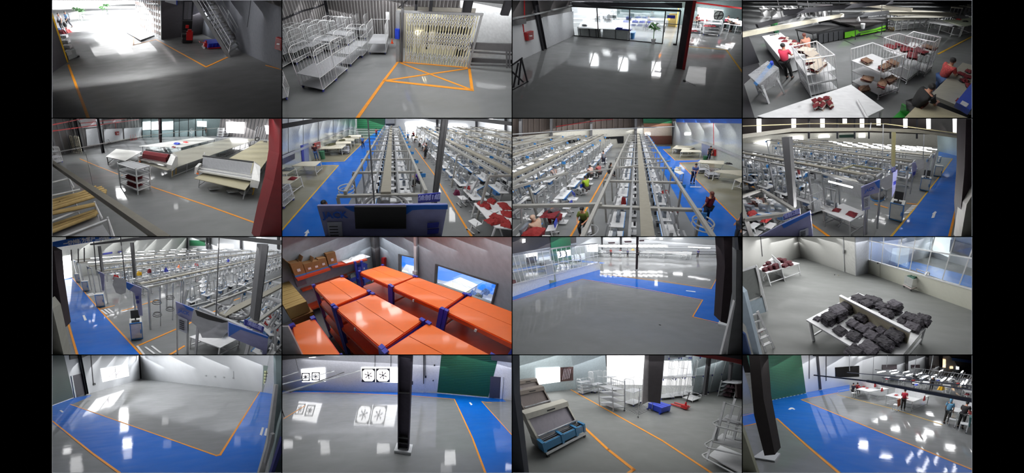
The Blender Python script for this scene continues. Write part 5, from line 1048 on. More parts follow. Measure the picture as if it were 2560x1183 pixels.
def linesign(R, d, px, s, sz, lab):
    a,b = near(R,d); o = R.on(a,b,*px[0]); rel = lambda m: m.mv(-o[0],-o[1],-o[2]); t = Thing(R,'line_number_sign',lab,'sign',o); t.part('panel',rel(onwall(R,a,b,px,out=0,th=.03)),NAVY)
    cx,cy = sum(p[0] for p in px)/4,sum(p[1] for p in px)/4; p = np.array(R.on(a,b,cx,cy-8)); u = np.array(R.on(a,b,*px[1]))-np.array(R.on(a,b,*px[0])); nn = np.array((-(b[1]-a[1]),b[0]-a[0])); nn = nn/np.linalg.norm(nn); nn = nn if nn@(np.array(a)+b) > 0 else -nn
    t.part('lettering',place_text(s,sz,p,u,(0,0,1),.003).mv(-nn[0]*.02-o[0],-nn[1]*.02-o[1],-o[2]),M('sign_letter',(170,176,230),.5)); return t
lineboard(R,1.9,[(350,875),(1655,860),(1585,1240),(450,1240)],[[(620,880),(735,878),(745,935),(700,925)],[(1235,865),(1655,862),(1654,905),(1420,905),(1300,915),(1238,960)]],'JACK',(.17,(100,-2)),(535,960),'lilac and blue signboard with blue lettering and a black monitor',[(730,868),(1240,866),(1238,1082),(742,1082)],[(455,1030),(600,1028),(612,1230),(480,1235)])
linesign(R,2.5,[(1360,768),(1585,745),(1578,832),(1360,846)],'缝制1组',.13,'navy blue sign with pale characters on the first sewing hall line')
solo(R,'white_bin_panel',onwall(R,*near(R,2.0),[(720,1082),(865,1085),(880,1240),(715,1240)],out=0,th=.1),WHITE,'white panel under the black monitor of the signboard','panel')
garment(R,(680,1100),1.2,MAROON,'dark red cloth hanging beneath the left of the signboard',.14,seed=5,h=.3)
for i in range(2): solo(R,'blue_sticker',onwall(R,*near(R,1.85),[(1455,1055+i*62),(1570,1045+i*62),(1562,1090+i*62),(1452,1098+i*62)],out=0,th=.02),NAVY,'navy sticker on the right leg panel of the signboard, %s' % ('upper','lower')[i],'sticker')
# people
for px,f,pose,c,l,lab in [((1370,700),(1250,640),'sit',M('purple_top',(90,50,170),.8),BLACK,'person in purple top bent over a machine beside the main column'),((1425,330),(1330,300),'sit',M('red_white_top',(190,110,120),.8),BLACK,'person in red and white top in the far right aisle row'),((1395,290),(1300,270),'sit',WHITE,BLACK,'person in white in the far right aisle row'),((1345,240),(1260,230),'sit',M('mustard_top',(200,160,60),.8),BLACK,'person in mustard yellow top in the far aisle row'),((1315,200),(1240,190),'sit',MAROON,BLACK,'person in dark red at the far end of the aisle row'),((1430,400),(1330,380),'stand',M('grey_dress',(90,92,100),.8),DSTEEL,'person in grey standing in the right aisle near the main column'),((1255,215),(1300,260),'sit',SKYB,BLACK,'person in light blue far down the centre row'),((812,300),(760,500),'walk',M('pale_blue_top',(90,130,190),.8),BLACK,'person in pale blue shirt walking on the blue lane'),((352,418),(330,300),'stand',M('dark_maroon_top',(60,24,30),.8),M('blue_jeans',(60,90,140)),'person in dark top and jeans standing by the left wall'),((945,190),(980,260),'stand',MAROON,BLACK,'person in dark red at the far end of the blue lane')]:
    person(R, R.at(*px), R.at(*f), pose, c, l, lab)
person(R,R.at(500,1180),R.at(900,1100),'stand',MAROON,BLACK,'person with white hair clip mostly hidden behind the signboard'); person(R,R.at(690,1240),R.at(900,1100),'stand',MAROON,BLACK,'person in dark red hidden behind the signboard beside the wheel')
# left side furniture
qtable(R,[(95,475),(330,478),(392,428),(205,432)],.8,'white table nearest the blue lane crossing',CREAM,WHITE); qtable(R,[(-60,655),(70,655),(190,580),(-60,580)],.8,'white table with dark red cloth at the left edge',CREAM,WHITE)
garment(R,(105,605),.82,MAROON,'dark red cloth on the white table at the left edge',.22,seed=1)
qtable(R,[(-60,560),(40,558),(140,500),(-40,492)],.8,'cream table with mixed tools at the left edge',CREAM,WHITE); garment(R,(55,515),.82,M('mixed_tools',(90,96,100),.7,var=.5,scale=20),'dark tool clutter on the cream table',.35,seed=6)
for i,(c,l) in enumerate([([(370,308),(600,300),(625,278),(410,278)],'first long white table beyond the green bin'),([(430,285),(630,280),(640,258),(450,252)],'second white table with cable coils'),([(530,255),(690,250),(690,228),(545,228)],'third white table in the left row'),([(540,232),(720,225),(725,208),(560,205)],'fourth white table in the left row'),([(600,205),(770,200),(770,186),(620,184)],'fifth white table in the left row'),([(650,190),(790,185),(790,166),(670,168)],'last white table by the green door')]): qtable(R,c,.8,l,CREAM,WHITE)
for i,(x,y) in enumerate([(500,262),(600,222),(660,190),(480,268)]): solo(R,'cable_coil',MB().ring((0,0,.05),.45,.04,14).ring((.1,0,.12),.35,.04,12),M('olive_cable',(90,90,60),.6),'olive cable coil on the left row tables, %s' % ('third from the far end','second from the far end','farthest','nearest')[i],'cable',(*R.at(x,y,.81),.81))
roll_cage(R,R.at(630,352),0,'white low shelf trolley at the end of the left tables',w=1.0,d=.7,h=.9,shelves=2)
roll_cage(R,R.at(10,860),0,'white wheeled cage at the lower left edge',w=.8,d=.9,h=1.1,shelves=2)
t = Thing(R,'wheelie_bin','green bin with open lid near the person in jeans','bin',R.at(412,405)); t.part('bin_body',MB().lathe([(.22,0),(.3,.8)],8),M('dull_green',(60,120,90),.6)); t.part('lid',MB().lathe([(.32,.8),(.3,.86),(.05,.9)],8),GREEN)
solo(R,'wall_screen',onwall(R,P0,P1,[(-20,375),(118,318),(120,405),(-20,470)],out=.08,th=.06),M('screen_dark',(40,36,60),.3,var=.9,scale=3),'dark wall screen with red and blue picture at the left edge','screen')
struct(R,'door_4',onwall(R,P0,P1,[(185,270),(262,245),(268,440),(200,470)],out=.04,th=.05),M('door_blue_grey',(130,140,175),.5)); struct(R,'trim_door',onwall(R,P0,P1,[(183,272),(205,265),(218,468),(200,478)],out=.08,th=.05),NAVY)
firebox(R,P0,P1,[(305,250),(360,235),(365,290),(315,310)],'dark red cabinet on the wall behind the person in jeans')
# near right: table with red cloth, stools, machines
qtable(R,[(1915,845),(2130,1090),(2420,1120),(2400,820)],.8,'white table heaped with dark red garments',WHITE,WHITE)
RG = M('brick_red_cloth', (140,36,36), .9, bump=.3, scale=12)
for i,(x,y,s) in enumerate([(2010,860,.24),(2090,830,.22),(2220,880,.26),(2160,1000,.26),(2260,960,.26),(2100,1030,.24),(2230,1050,.24),(2050,890,.15)]): garment(R,(x,y),.82,RG,'brick red garment heap on the near right table, %s' % ('back left','back centre','back right','centre','right edge','front left','front right','small one at left')[i],s,i*.7,i,h=.16)
solo(R,'paper_sheet',MB().box(-.14,-.1,0,.14,.1,.012),WHITE,'white printed sheet lying among the red garments','paper',(*R.at(2120,925,.83),.83),.5)
stool(R,R.at(1905,1130),.4,'white square stool in front of the red garment table',back=False); stool(R,R.at(1790,870),.2,'white stool at the machine left of the garment table',back=False)
garment(R,(1740,760),.9,M('plum_cloth',(100,24,60),.9),'plum cloth draped on the stool back',.14,seed=3,h=.3)
sewing_station(R,R.at(1900,800),.6,'white overlock station just behind the red garment table',seat=False); garment(R,(1865,700),.95,RG,'brick red garment on the overlock station',.2,seed=4)
for a in ((1560,640,60,200,6),(1700,960,60,140,6),(220,200,140,60,5),(1660,700,40,90,5)): shine(R,*a)
t = struct(R,'floor_arrow',MB().prism([R.at(*p) for p in ((215,1200),(240,1150),(222,1150),(262,1112),(275,1148),(258,1150),(245,1200))],.006,.016),WHITE)
flush_far(R, 'mass of small white sewing stations far back in the first sewing hall')
# ---- bay 7: sewing hall seen from the other end
R = Room(7, 'second sewing hall', f=1450, hy=0, H=4.8, vx=1245)
lights(R, [(1.8, 60, 1.9)])
struct(R,'floor',MB().prism([R.at(-60,1250),R.at(2360,1250),R.at(2360,80),R.at(-60,80)],-.08,0),FG)
struct(R,'floor_zone',MB().prism([R.at(2400,1250),R.at(1500,300),R.at(1600,270),R.at(2400,450)],.001,.004),FY)
paint(R,[(1300,200),(1420,282),(1580,280),(1585,300),(1510,308),(1630,420),(1880,415),(1880,435),(1675,445),(2330,1090),(2330,1250),(1900,1250),(1380,300)],FB)
line(R,[(1510,308),(1630,420),(1860,418)],.09,ORA); line(R,[(1860,436),(1675,445),(2330,1100)],.09,ORA); line(R,[(950,545),(575,1200)],.1,ORA)
P0 = R.at(2420,560); P1 = R.at(1600,268); wallz(R,P1,P0,0,14,M('glossy_white_wall',(186,192,190)),'wall_right')
b0 = R.at(-80,345); b1 = R.at(1600,262); wallz(R,b0,b1,0,14,M('brown_sheet_wall',(72,64,60)),'wall_back'); 
wb = struct(R,'wall_panel',onwall(R,b0,b1,[(-60,195),(500,135),(1200,92),(1600,85),(1600,290),(-60,360)],out=.3,th=.2),M('cream_white_wall',(188,186,176),.6))
for px in ([(190,270),(325,250),(325,272),(190,285)],[(512,220),(685,205),(685,232),(545,250)],[(920,185),(1110,175),(1110,245),(1055,245),(1045,200),(925,205)],[(-20,310),(60,300),(60,320),(-20,330)]): struct(R,'window_1',onwall(R,b0,b1,px,out=.4,th=.1),BLACK)
struct(R,'door_1',onwall(R,b0,b1,[(1310,90),(1580,88),(1582,180),(1310,175)],out=.4,th=.1),M('tan_panel',(170,156,140),.6)); struct(R,'door_2',onwall(R,b0,b1,[(1325,175),(1582,172),(1584,255),(1380,258)],out=.5,th=.15),M('door_brown',(96,58,46),.5))
struct(R,'window_2',onwall(R,b0,b1,[(1322,142),(1372,142),(1372,165),(1322,165)],out=.5,th=.1),DAY)
struct(R,'shutter_top',onwall(R,b0,b1,[(1300,-40),(1585,-40),(1585,50),(1305,50)],out=.4,th=.1),GREEN); struct(R,'shutter_band',onwall(R,b0,b1,[(1305,50),(1585,50),(1585,80),(1310,82)],out=.5,th=.1),M('rust_band',(130,90,66),.6))
for x,w_ in ((100,24),(400,24),(790,22),(1225,22),(1610,40)): struct(R,'column_far',onwall(R,b0,b1,[(x-w_/2,-60),(x+w_/2,-60),(x+w_/2,250),(x-w_/2,255)],out=.7,th=.4),STEEL)
for px in ([(450,75),(830,20),(1000,5),(1000,12),(830,28),(450,83)],[(0,150),(660,110),(1210,90),(1660,72),(1660,80),(1210,98),(660,118),(0,160)]): struct(R,'pipe_wall',onwall(R,b0,b1,px,out=.9,th=.1),REDO if px[0][0] == 450 else ALU)
for i in range(24): struct(R,'wall_rib',onwall(R,b0,b1,[(i*56,-60),(i*56+5,-60),(i*56+5,150-i*3),(i*56,152-i*3)],out=.1,th=.08),M('rib_brown',(94,84,78),.6))
solo(R,'banner',onwall(R,P1,P0,[(1650,-10),(2340,-10),(2340,52),(1655,40)],out=.25,th=.05),JBL,'long blue banner along the top of the glossy white wall','banner')
struct(R,'beam_wall',onwall(R,P1,P0,[(1780,200),(1950,240),(2340,395),(2340,425),(1950,262),(1780,212)],out=.15,th=.1),SHELFG)
struct(R,'door_3',onwall(R,P1,P0,[(1898,245),(1985,262),(1985,425),(1898,400)],out=.06,th=.06),M('door_blue_grey',(130,140,175)))
firebox(R,P1,P0,[(2005,312),(2040,312),(2040,375),(2005,372)],'red fire cabinet on the glossy white wall by the blue lane',[(2012,-40),(2014,150),(2016,312)])
solo(R,'window_glow',onwall(R,P1,P0,[(1728,142),(1782,142),(1782,168),(1728,168)],out=.1,th=.05),DAY,'small lit window high on the glossy white wall','window')
xc = R.at(1310, 700, 2.3)[0]; ym = R.at(1320, 1240, 2.3)[1]
sewline(R,xc,ym-.6,ym+27,2.9,2.3,2.0,'above the centre rows of the second hall')
stations(R,[xc-1.0,xc+1.0],ym+.2,ym+26,1.25,'under the central overhead line of the second hall')
for j, xo in enumerate((-4.4, -7.8, -11.2, -14.6)):
    wn_ = ('first','second','third','fourth')[j]; y0_ = ym+(.2, 1.5, 4, 6.5)[j]
    sewline(R,xc+xo-1.6,y0_-.5,ym+24,1.5,2.3,3.4,'over the %s row left of the aisle' % wn_)
    stations(R,[xc+xo,xc+xo-2.0],y0_,ym+24,1.5,'in the %s double row left of the aisle' % wn_,seat=j == 0)
for i in range(16):
    p = R.at3(40+i*46+(i % 3)*8,530-i*20-(i % 2)*10,1.9); solo(R,'strip_lamp',MB().bar((-.5,.1,0),(.5,-.1,0),.06),TUBEL,nth(i)+' lit white strip lamp over the left sewing rows','lamp',p,group='strip lamps over the left rows')
for px,f,pose,c,l,lab,kw in [((1800,650),(1830,700),'mop',M('blue_work_shirt',(80,104,160),.8),M('navy_trousers',(24,26,50),.8),'person in blue shirt mopping the blue lane',{}),((1925,1040),(1800,950),'stand',MAROON,BLACK,'person in dark red standing at the near edge of the blue lane',dict(hair=M('brown_hair',(96,44,30)),long=True)),((760,760),(640,700),'sit',M('lime_top',(150,180,40),.8),M('dark_slacks',(50,46,50),.8),'person in lime green top seated in the left aisle',{}),((740,1110),(700,1200),'sit',M('olive_top',(96,110,40),.8),BLACK,'person in olive top seated near the bottom of the aisle',{}),((470,1080),(330,1000),'sit',M('striped_scarf',(90,84,90),.8,var=.8,scale=30),MAROON,'person in striped headscarf bent over dark red cloth',dict(hair=M('striped_scarf',(90,84,90)))),((880,600),(780,560),'sit',M('rose_top',(170,90,90),.8),BLACK,'person in rose red top in the aisle row',{}),((800,620),(700,570),'sit',M('pale_pink_top',(200,170,160),.8),BLACK,'person in pale pink top seated behind the lime one',{}),((920,480),(860,440),'stand',M('grey_shirt',(150,154,164),.8),M('navy_trousers',(24,26,50)),'person in grey shirt standing far up the aisle',{}),((980,590),(1060,560),'sit',BLACK,BLACK,'person in black seated right of the aisle',dict(long=True)),((1960,415),(1935,500),'stand',BLACK,BLACK,'person in black beside the red cabinet by the wall',{}),((300,1240),(180,1180),'sit',M('beige_hijab',(190,160,140),.8),MAROON,'person in beige headscarf at the bottom left corner',dict(hair=M('beige_hijab',(190,160,140)),long=True)),((2240,1250),(2000,1250),'stand',BLACK,BLACK,'person with dark hair cut off at the bottom right corner',{}),((445,640),(400,600),'sit',M('pale_pink_top',(200,170,160)),BLACK,'person in pale pink half hidden in the second left row',{})]:
    person(R, R.at(*px), R.at(*f), pose, c, l, lab, **kw)
solo(R,'mop',MB().tube((0,0,.02),(-.25,.15,1.25),.015).box(-.4,-.06,0,.4,.06,.04),WHITE,'flat white mop pushed along the blue lane','mop',R.at(1835,690))
for i,(x,y) in enumerate([(690,760),(570,960),(420,1180),(770,1200),(600,870)]): stool(R,R.at(x,y),1.2+i*.3,'white stool with blue backrest in the left aisle, %s' % ('behind the lime top','behind the striped scarf','nearest the bottom left','at the bottom of the aisle','standing empty by the machine')[i])
garment(R,(380,960),.8,MAROON,'dark red garment on the machine of the striped scarf person',.35,seed=1,h=.12); garment(R,(210,1140),.8,RG,'red garments piled at the bottom left machine',.35,seed=2,h=.2); garment(R,(1115,850),1.1,RG,'red strip hanging at the centre left row',.12,seed=3,h=.4); garment(R,(1530,740),.9,RG,'red cloth on the right side of the centre belt',.2,seed=4); garment(R,(1610,920),.9,MAROON,'dark red cloth at the lower right machine',.2,seed=5)
for c,l in [([(1600,300),(1770,310),(1830,285),(1640,270)],'farthest white table in the right zone'),([(1680,335),(1895,338),(1880,318),(1700,310)],'second white table beside the wall door'),([(1640,290),(1800,298),(1820,280),(1660,272)],'far white table with cable coils on it'),([(1855,440),(2115,460),(2125,425),(1880,415)],'white table right of the mopping person'),([(2010,530),(2420,590),(2420,520),(2080,515)],'white table farther right of the mopping person'),([(2225,610),(2400,680),(2420,620),(2300,590)],'yellowish table at the right edge')]: qtable(R,c,.8,l,CREAM,WHITE)
for i,(x,y) in enumerate([(1890,540),(1990,590),(1660,340)]): roll_cage(R,R.at(x,y),.1,'low white trolley tucked at the right tables, %s' % ('nearest the mopping person','next to the nearest','farthest')[i],w=.9,d=.7,h=.75,shelves=2)
t = qtable(R,[(1600,520),(1680,560),(1720,548),(1640,490)],.75,'small white machine table on the blue lane',WHITE,SHELFG); solo(R,'sewing_machine',MB().box(-.2,-.08,0,.25,.08,.06).box(.1,-.06,.06,.25,.06,.3).box(-.2,-.05,.2,.25,.05,.3),CREAM,'cream sewing head on the small table over the blue lane','sewing machine',(*R.at(1655,520,.75),.75))
wr = Thing(R,'turn_wheel','white ring wheel over the blue lane at the lower right','wheel',R.at3(1910,1030,1.9)); wr.part('rim',lambda: MB().ring((0,0,0),.3,.025,16),SHELFG); wr.part('lower_rim',lambda: MB().ring((0,0,-.15),.3,.02,16),SHELFG)
wr = Thing(R,'turn_wheel','white ring wheel at the bottom of the left aisle','wheel',R.at3(780,1120,1.6)); wr.part('rim',lambda: MB().ring((0,0,0),.25,.02,16),SHELFG)
solo(R,'green_bin',MB().lathe([(.2,0),(.28,.5)],8),GREEN,'dark green bin beside the person in black by the wall','bin',R.at(1925,415))
garment(R,(2160,455),.8,DSTEEL,'dark machine parts on the wall trolley',.3,seed=3); beam(R,R.at3(-20,700,2.3),R.at3(560,545,2.3),.1,.1,'pale cross beam at the lower left',PGR); beam(R,R.at3(-20,880,2.3),R.at3(900,860,2.3),.1,.1,'long pale cross beam nearest the bottom left',PGR)
beam(R,R.at3(600,560,2.3),R.at3(1580,425,2.3),.06,.06,'thin pale cross beam farther up',PGR)
flush_far(R, 'mass of small sewing stations far back in the second hall')
# ---- bay 8: ends of the sewing lines beside a blue lane
R = Room(8, 'line-end view', f=1450, hy=40, H=4.4, vx=2420)
lights(R, [(1.4, 8, 1.5), (8, 60, 1.6)])
struct(R,'floor',MB().prism([R.at(-60,1250),R.at(2360,1250),R.at(2360,120),R.at(-60,120)],-.08,0),FG)
paint(R,[(1450,1250),(1990,560),(2110,400),(1960,380),(1965,330),(2240,390),(2220,470),(2050,1250)],FB)
line(R,[(1450,1230),(1700,930),(1990,560),(2100,405)],.09,YEL); line(R,[(2215,480),(2150,850),(2060,1230)],.09,ORA)
for pts in ([(200,720),(420,860),(880,1190)],[(20,640),(220,740)],[(1330,860),(1450,895)],[(1650,850),(1740,860)]): line(R,pts,.09,ORA)
for i in range(4): q = [(1700-i*22,870+i*22),(1755-i*22,868+i*22),(1735-i*24,885+i*22),(1680-i*24,888+i*22)]; paint(R,q,WHITE,.02,'floor_mark')
paint(R,[(1890,1000),(1905,960),(1900,955),(1930,930),(1945,940),(1935,952),(1920,995)],WHITE,.02,'floor_arrow')
b0 = R.at(-80,240); b1 = R.at(2000,285); wallz(R,b0,b1,0,16,M('dark_upper_wall',(50,44,42),.6),'wall_back'); struct(R,'wall_panel',onwall(R,b0,b1,[(-60,195),(500,150),(1250,140),(2000,165),(2000,330),(-60,300)],out=.2,th=.1),M('cream_white_wall',(188,186,176)))
r0 = R.at(1960,330); r1 = R.at(2235,395); struct(R,'wall_right',onwall(R,r0,r1,[(1950,150),(2235,200),(2240,400),(1955,330)],out=0,th=.1),M('aqua_wall',(170,192,196),.4))
for x,y0,y1 in ((190,-20,165),(532,-20,130),(815,-20,120),(1033,-20,50),(1203,-20,110),(1365,-20,70),(1628,-20,92),(1855,-20,105),(2158,-20,145)): struct(R,'window_1',onwall(R,b0,b1,[(x-22,y0),(x+20,y0),(x+20,y1),(x-20,y1)],out=.6,th=.1) if x < 1950 else onwall(R,r0,r1,[(x-18,y0),(x+18,y0),(x+14,y1),(x-16,y1)],out=.6,th=.1),DAY)
struct(R,'wall_upper',onwall(R,r0,r1,[(1900,-60),(2340,-60),(2340,215),(1900,150)],out=.2,th=.1),M('dark_upper_wall',(50,44,42)))
for px in ([(120,245),(290,220),(290,250),(125,275)],[(470,195),(620,185),(620,215),(475,230)],[(768,178),(882,172),(882,190),(770,196)],[(1168,162),(1235,162),(1235,190),(1168,192)],[(125,290),(170,290),(170,310),(130,312)]): struct(R,'window_2',onwall(R,b0,b1,px,out=.4,th=.1),DAY)
struct(R,'shutter_far',onwall(R,b0,b1,[(975,165),(1130,160),(1130,190),(975,192)],out=.3,th=.1),M('dark_green',(24,54,44),.5))
for x in (960,1130,1270,1480,1740,680): struct(R,'column_far',onwall(R,b0,b1,[(x-8,-60),(x+8,-60),(x+8,200),(x-8,200)],out=.7,th=.3),DSTEEL)
a, b = near(R, 5.0)
for i,px in enumerate([[(-40,205),(500,135),(1300,125),(1800,150),(2240,210),(2240,190),(1800,118),(1300,95),(500,95),(-40,165)]]): struct(R,'beam_truss',onwall(R,a,b,px,out=0,th=.3),M('beam_greige',(132,128,116)))
struct(R,'pipe_red',onwall(R,a,b,[(-40,75),(700,48),(1420,50),(2100,140),(2100,148),(1420,58),(700,56),(-40,84)],out=.3,th=.05),M('pipe_cream',(180,170,130),.5))
for px,m,d in (([(395,190),(470,190),(520,915),(470,920)],STEEL,3.6),([(1505,140),(1538,140),(1530,480),(1500,480)],M('post_cream',(170,164,120),.5),5.2),([(2240,-20),(2340,-20),(2340,1240),(2200,1240),(2190,880),(2225,500)],M('column_dark',(54,46,50),.8,spec=.15),2.2),([(2245,860),(2340,700),(2340,1240),(2180,1240)],M('plaster_edge',(150,150,140),.7),2.1)): struct(R,'column',onwall(R,*near(R,d),px,out=0,th=.2),m)
for k,(x,y0,y1,z,d) in enumerate([(1412,50,560,2,3.6),(1290,45,110,4,4.6),(1820,160,420,2,6)]): solo(R,'hanger_rod',onwall(R,*near(R,d),[(x-4,y0),(x+4,y0),(x-6,y1),(x-14,y1)],out=0,th=.02),SHELFG,'pale vertical rod hanging from the roof truss, %s' % ('longest one','leftmost short one','rightmost')[k],'rod')
# overhead lines run along the room's X axis, to the left from the lane
def xline(R, px0, px1, z, w, where, step=2.4, cover=None, rails=True):
    a = np.array(R.at(*px0,z)); b = np.array(R.at(*px1,z)); L = np.linalg.norm(b-a); rot = math.atan2(b[1]-a[1],b[0]-a[0]); t = Thing(R,'hanging_line','long grey overhead conveyor %s' % where,'conveyor',tuple(a),rot)
    t.part('belt', MB().box(0,-.12,z,L,.12,z+.07), cover or BELT)
    for s in (-1,1): t.part('side_rail',MB().box(0,s*w/2-.04,z-.05,L,s*w/2+.04,z+.03),PGR)
    n = int(L/step)
    for i in range(n+1):
        p = a+(b-a)*i/max(1,n); hang_frame(R,tuple(p),w+.2,z,'%s pale portal of the conveyor %s' % (nth(i),where),'portals of the conveyor '+where,rot=rot+pi/2,mat=SHELFG)
    return t, a, b, rot
for k,(p,q,w_) in enumerate([((1330,590),(-100,330),1.3),((1700,440),(420,270),1.3),((1880,375),(300,215),1.2),((1930,345),(500,215),1.0),((1940,318),(700,208),.8)]):
    wn_ = ('nearest to the lane-end board','second from the front','third from the front','fourth from the front','farthest back')[k]
    t, a, b, rot = xline(R, p, q, 2.3, w_, wn_)
    L = np.linalg.norm(b-a); n = int(L/1.5)
    for i in range(1, n):
        c = a+(b-a)*i/n
        for s in (-1, 1):
            nn = np.array((-(b-a)[1], (b-a)[0]))/L*s*(w_/2+.1)
            if k == 0 and i < 5 and s < 0: continue
            sewing_station(R,tuple(c+nn),rot+(0 if s > 0 else pi),'%s sewing station, %s side, under the conveyor %s' % (nth(i),'far' if s > 0 else 'near',wn_),'stations under the conveyor '+wn_,lampframe=k < 3,seat=False,detail=k < 2,v=i+k)
for i in range(26):
    p = R.at3(905+i*38+(i % 4)*10,232+(i % 4)*12+i*2.4,2.6); solo(R,'strip_lamp',MB().bar((-.55,0,0),(.55,0,0),.05),TUBEL,nth(i)+' lit tube lamp over the rear sewing lines','lamp',p,group='tube lamps over the rear lines')
# left machines field
for i in range(34):
    x = 20+(i*97) % 620; y = 520+((i*61) % 230)*(.4+x/900)+x*.18; sewing_station(R,R.at(x,y),.5+(i % 4)*pi/2,nth(i)+' sewing station in the field left of the dark column','stations left of the dark column',lampframe=i % 2 == 0,seat=True,v=i)
# foreground frame with lit table
g0 = R.at(800,900); 
roll_cage(R,R.at(740,900),-.35,'white wire cage beside the bright lit table',w=1.2,d=.8,h=1.2,shelves=1,rows=1)
t = qtable(R,[(800,920),(1080,1030),(1240,940),(1010,850)],.85,'white inspection table lit bright under the lamp frame',WHITE,SHELFG,low=.2); garment(R,(945,915),.87,MAROON,'dark red garment on the left of the lit table',.18,.4,2,h=.07); garment(R,(1095,955),.87,MAROON,'dark red garment on the right of the lit table',.22,.2,5,h=.07)
P = R.at(1010,870); Q_ = R.at(1190,955)
solo(R,'white_backboard',MB().prism([(0,0),(Q_[0]-P[0],Q_[1]-P[1]),(Q_[0]-P[0],Q_[1]-P[1]+.05),(0,.05)],.86,1.75),WHITE,'white backboard standing on the lit inspection table','board',P)
lamp(R, (*R.at(1040, 1040, 1.5), 1.7), 260, .25)
solo(R,'strip_lamp',MB().bar((0,0,0),tuple(np.array(R.at3(1105,690,2.1))-np.array(R.at3(865,630,2.1))),.05),TUBEL,'glowing tube hung on the frame above the lit table','lamp',R.at3(865,630,2.1))
t = Thing(R,'lamp_frame','grey gantry frame around the lit inspection table','frame',R.at(805,1000)); o_ = t.base
F4 = [R.at3(800,555,2.3),R.at3(1230,680,2.3),R.at3(1380,620,2.3),R.at3(960,520,2.3)]
F4 = [(x-o_[0], y-o_[1], z) for x, y, z in F4]
for i in range(4): t.part('top_rail',MB().bar(F4[i],F4[(i+1)%4],.06),ALU); t.part('post',MB().bar(F4[i],(F4[i][0],F4[i][1],0),.06,up=(0,1,0)),ALU)
lineboard(R,3.1,[(1190,690),(1378,612),(1370,740),(1275,765),(1280,905),(1200,925)],[[(1325,640),(1378,614),(1376,700),(1355,690)]],'JACK',(.11,(100,-38)),(1275,708),'lilac lettered board on the end frame of the lit table',None,[(1215,790),(1275,770),(1275,880),(1220,900)])
t = Thing(R,'wire_basket','basket of clips hanging beside the lit table board','basket',R.at3(1350,810,1.3)); t.part('basket',MB().lathe([(.25,0),(.3,.1),(.3,.25),(.25,.28)],14),STEEL); t.part('clips',MB().lathe([(.26,.05),(.31,.06),(.31,.12),(.26,.12)],14),SKYB)
wh = Thing(R,'turn_wheel','dark turning wheel on top of the nearest conveyor end','wheel',R.at3(1250,605,2.35)); wh.part('rim',lambda: MB().ring((0,0,0),.38,.05,18),STEEL); wh.part('inner_rim',lambda: MB().ring((0,0,.03),.25,.03,14),ALU)
def film(R,d,px,lab): solo(R,'plastic_film',onwall(R,*near(R,d),px,out=0,th=.02),M('film',(196,198,204),.2,alpha=.75),lab,'film')
film(R,3.3,[(1375,620),(1510,545),(1500,690),(1440,722),(1380,660)],'grey plastic film wrapped round the board end'); film(R,5.2,[(1730,420),(1820,400),(1815,500),(1760,520)],'grey plastic film on the second line end')
linesign(R,3.4,[(1495,500),(1535,485),(1535,530),(1497,545)],'组',.1,'small navy sign above the plastic film')
for d,px,lab in ((4.2,[(1505,545),(1555,510),(1530,720),(1500,790)],'lilac post board behind the plastic film'),(5.6,[(1700,450),(1760,430),(1740,540),(1700,600)],'second lilac line board further up the lane')):
    t = Thing(R,'line_signboard',lab,'sign',R.on(*near(R,d),*px[0])); V = t.base; t.part('board',onwall(R,*near(R,d),px,out=0,th=.04).mv(-V[0],-V[1],-V[2]),JB); k = px[0]; t.part('navy_square',onwall(R,*near(R,d),[(k[0]+8,k[1]+90),(k[0]+32,k[1]+78),(k[0]+30,k[1]+110),(k[0]+8,k[1]+122)],out=.02,th=.02).mv(-V[0],-V[1],-V[2]),NAVY)
def kiosk(R, px, w, h, rot, lab, screen=True):
    t = Thing(R,'data_kiosk',lab,'cabinet',R.at(*px),rot); t.part('cabinet_body',lambda: MB().box(-w/2,-.22,.04,w/2,.22,h),M('kiosk_white',(222,222,218),.4)); d = t.part('cabinet_door',lambda: MB().box(-w/2+.04,-.24,.12,w/2-.04,-.22,h-.06),M('kiosk_door',(214,214,208),.4))
    for a in ((-w/2,-w/2+.03,.06,h),(w/2-.03,w/2,.06,h)): t.part('blue_edge',lambda: MB().box(a[0],-.245,a[2],a[1],-.2,a[3]),SKYB)
    t.part('blue_edge',lambda: MB().box(-w/2,-.245,.05,w/2,-.2,.08).box(-w/2,-.245,h-.03,w/2,-.2,h),SKYB)
    t.part('handle',lambda: MB().box(w/2-.1,-.28,h*.4,w/2-.06,-.24,h*.6),SKYB,parent=d)
    if screen: t.part('monitor',lambda: MB().hexa([(-.2,.0,h+.1),(.2,.0,h+.1),(.2,.04,h+.1),(-.2,.04,h+.1)],[(-.2,.12,h+.45),(.2,.12,h+.45),(.2,.15,h+.45),(-.2,.15,h+.45)]).box(-.03,.02,h,.03,.06,h+.12),BLACK); t.part('keyboard',lambda: MB().box(-.18,-.2,h,.18,-.04,h+.03),DSTEEL)
    return t
kiosk(R,(1540,1000),.62,.95,.25,'white kiosk cabinet with blue edges and black screen nearest the blue lane'); kiosk(R,(1820,715),.6,.95,.25,'second white kiosk cabinet with screen up the lane'); kiosk(R,(1950,575),.6,.95,.25,'third kiosk cabinet, farthest up the lane',False)
t = kiosk(R,(1965,440),.3,.7,0,'small tan box stand at the far end of the lane',False)
linesign(R,2.3,[(410,970),(575,905),(580,960),(415,1020)],'缝制2组',.1,'navy sign with pale characters at the lower left'); 
lineboard(R,2.0,[(60,1240),(400,1060),(680,930),(710,1240)],[[(400,1060),(680,930),(685,960),(420,1095)]],None,(.1,(100,-30)),(500,1000),'dark lilac board at the bottom left of the line-end view',None,[(580,1120),(665,1090),(665,1160),(580,1190)])
t = Thing(R,'front_frame','grey square frame over machines in the lower left corner','frame',R.at(30,1240)); o_ = t.base
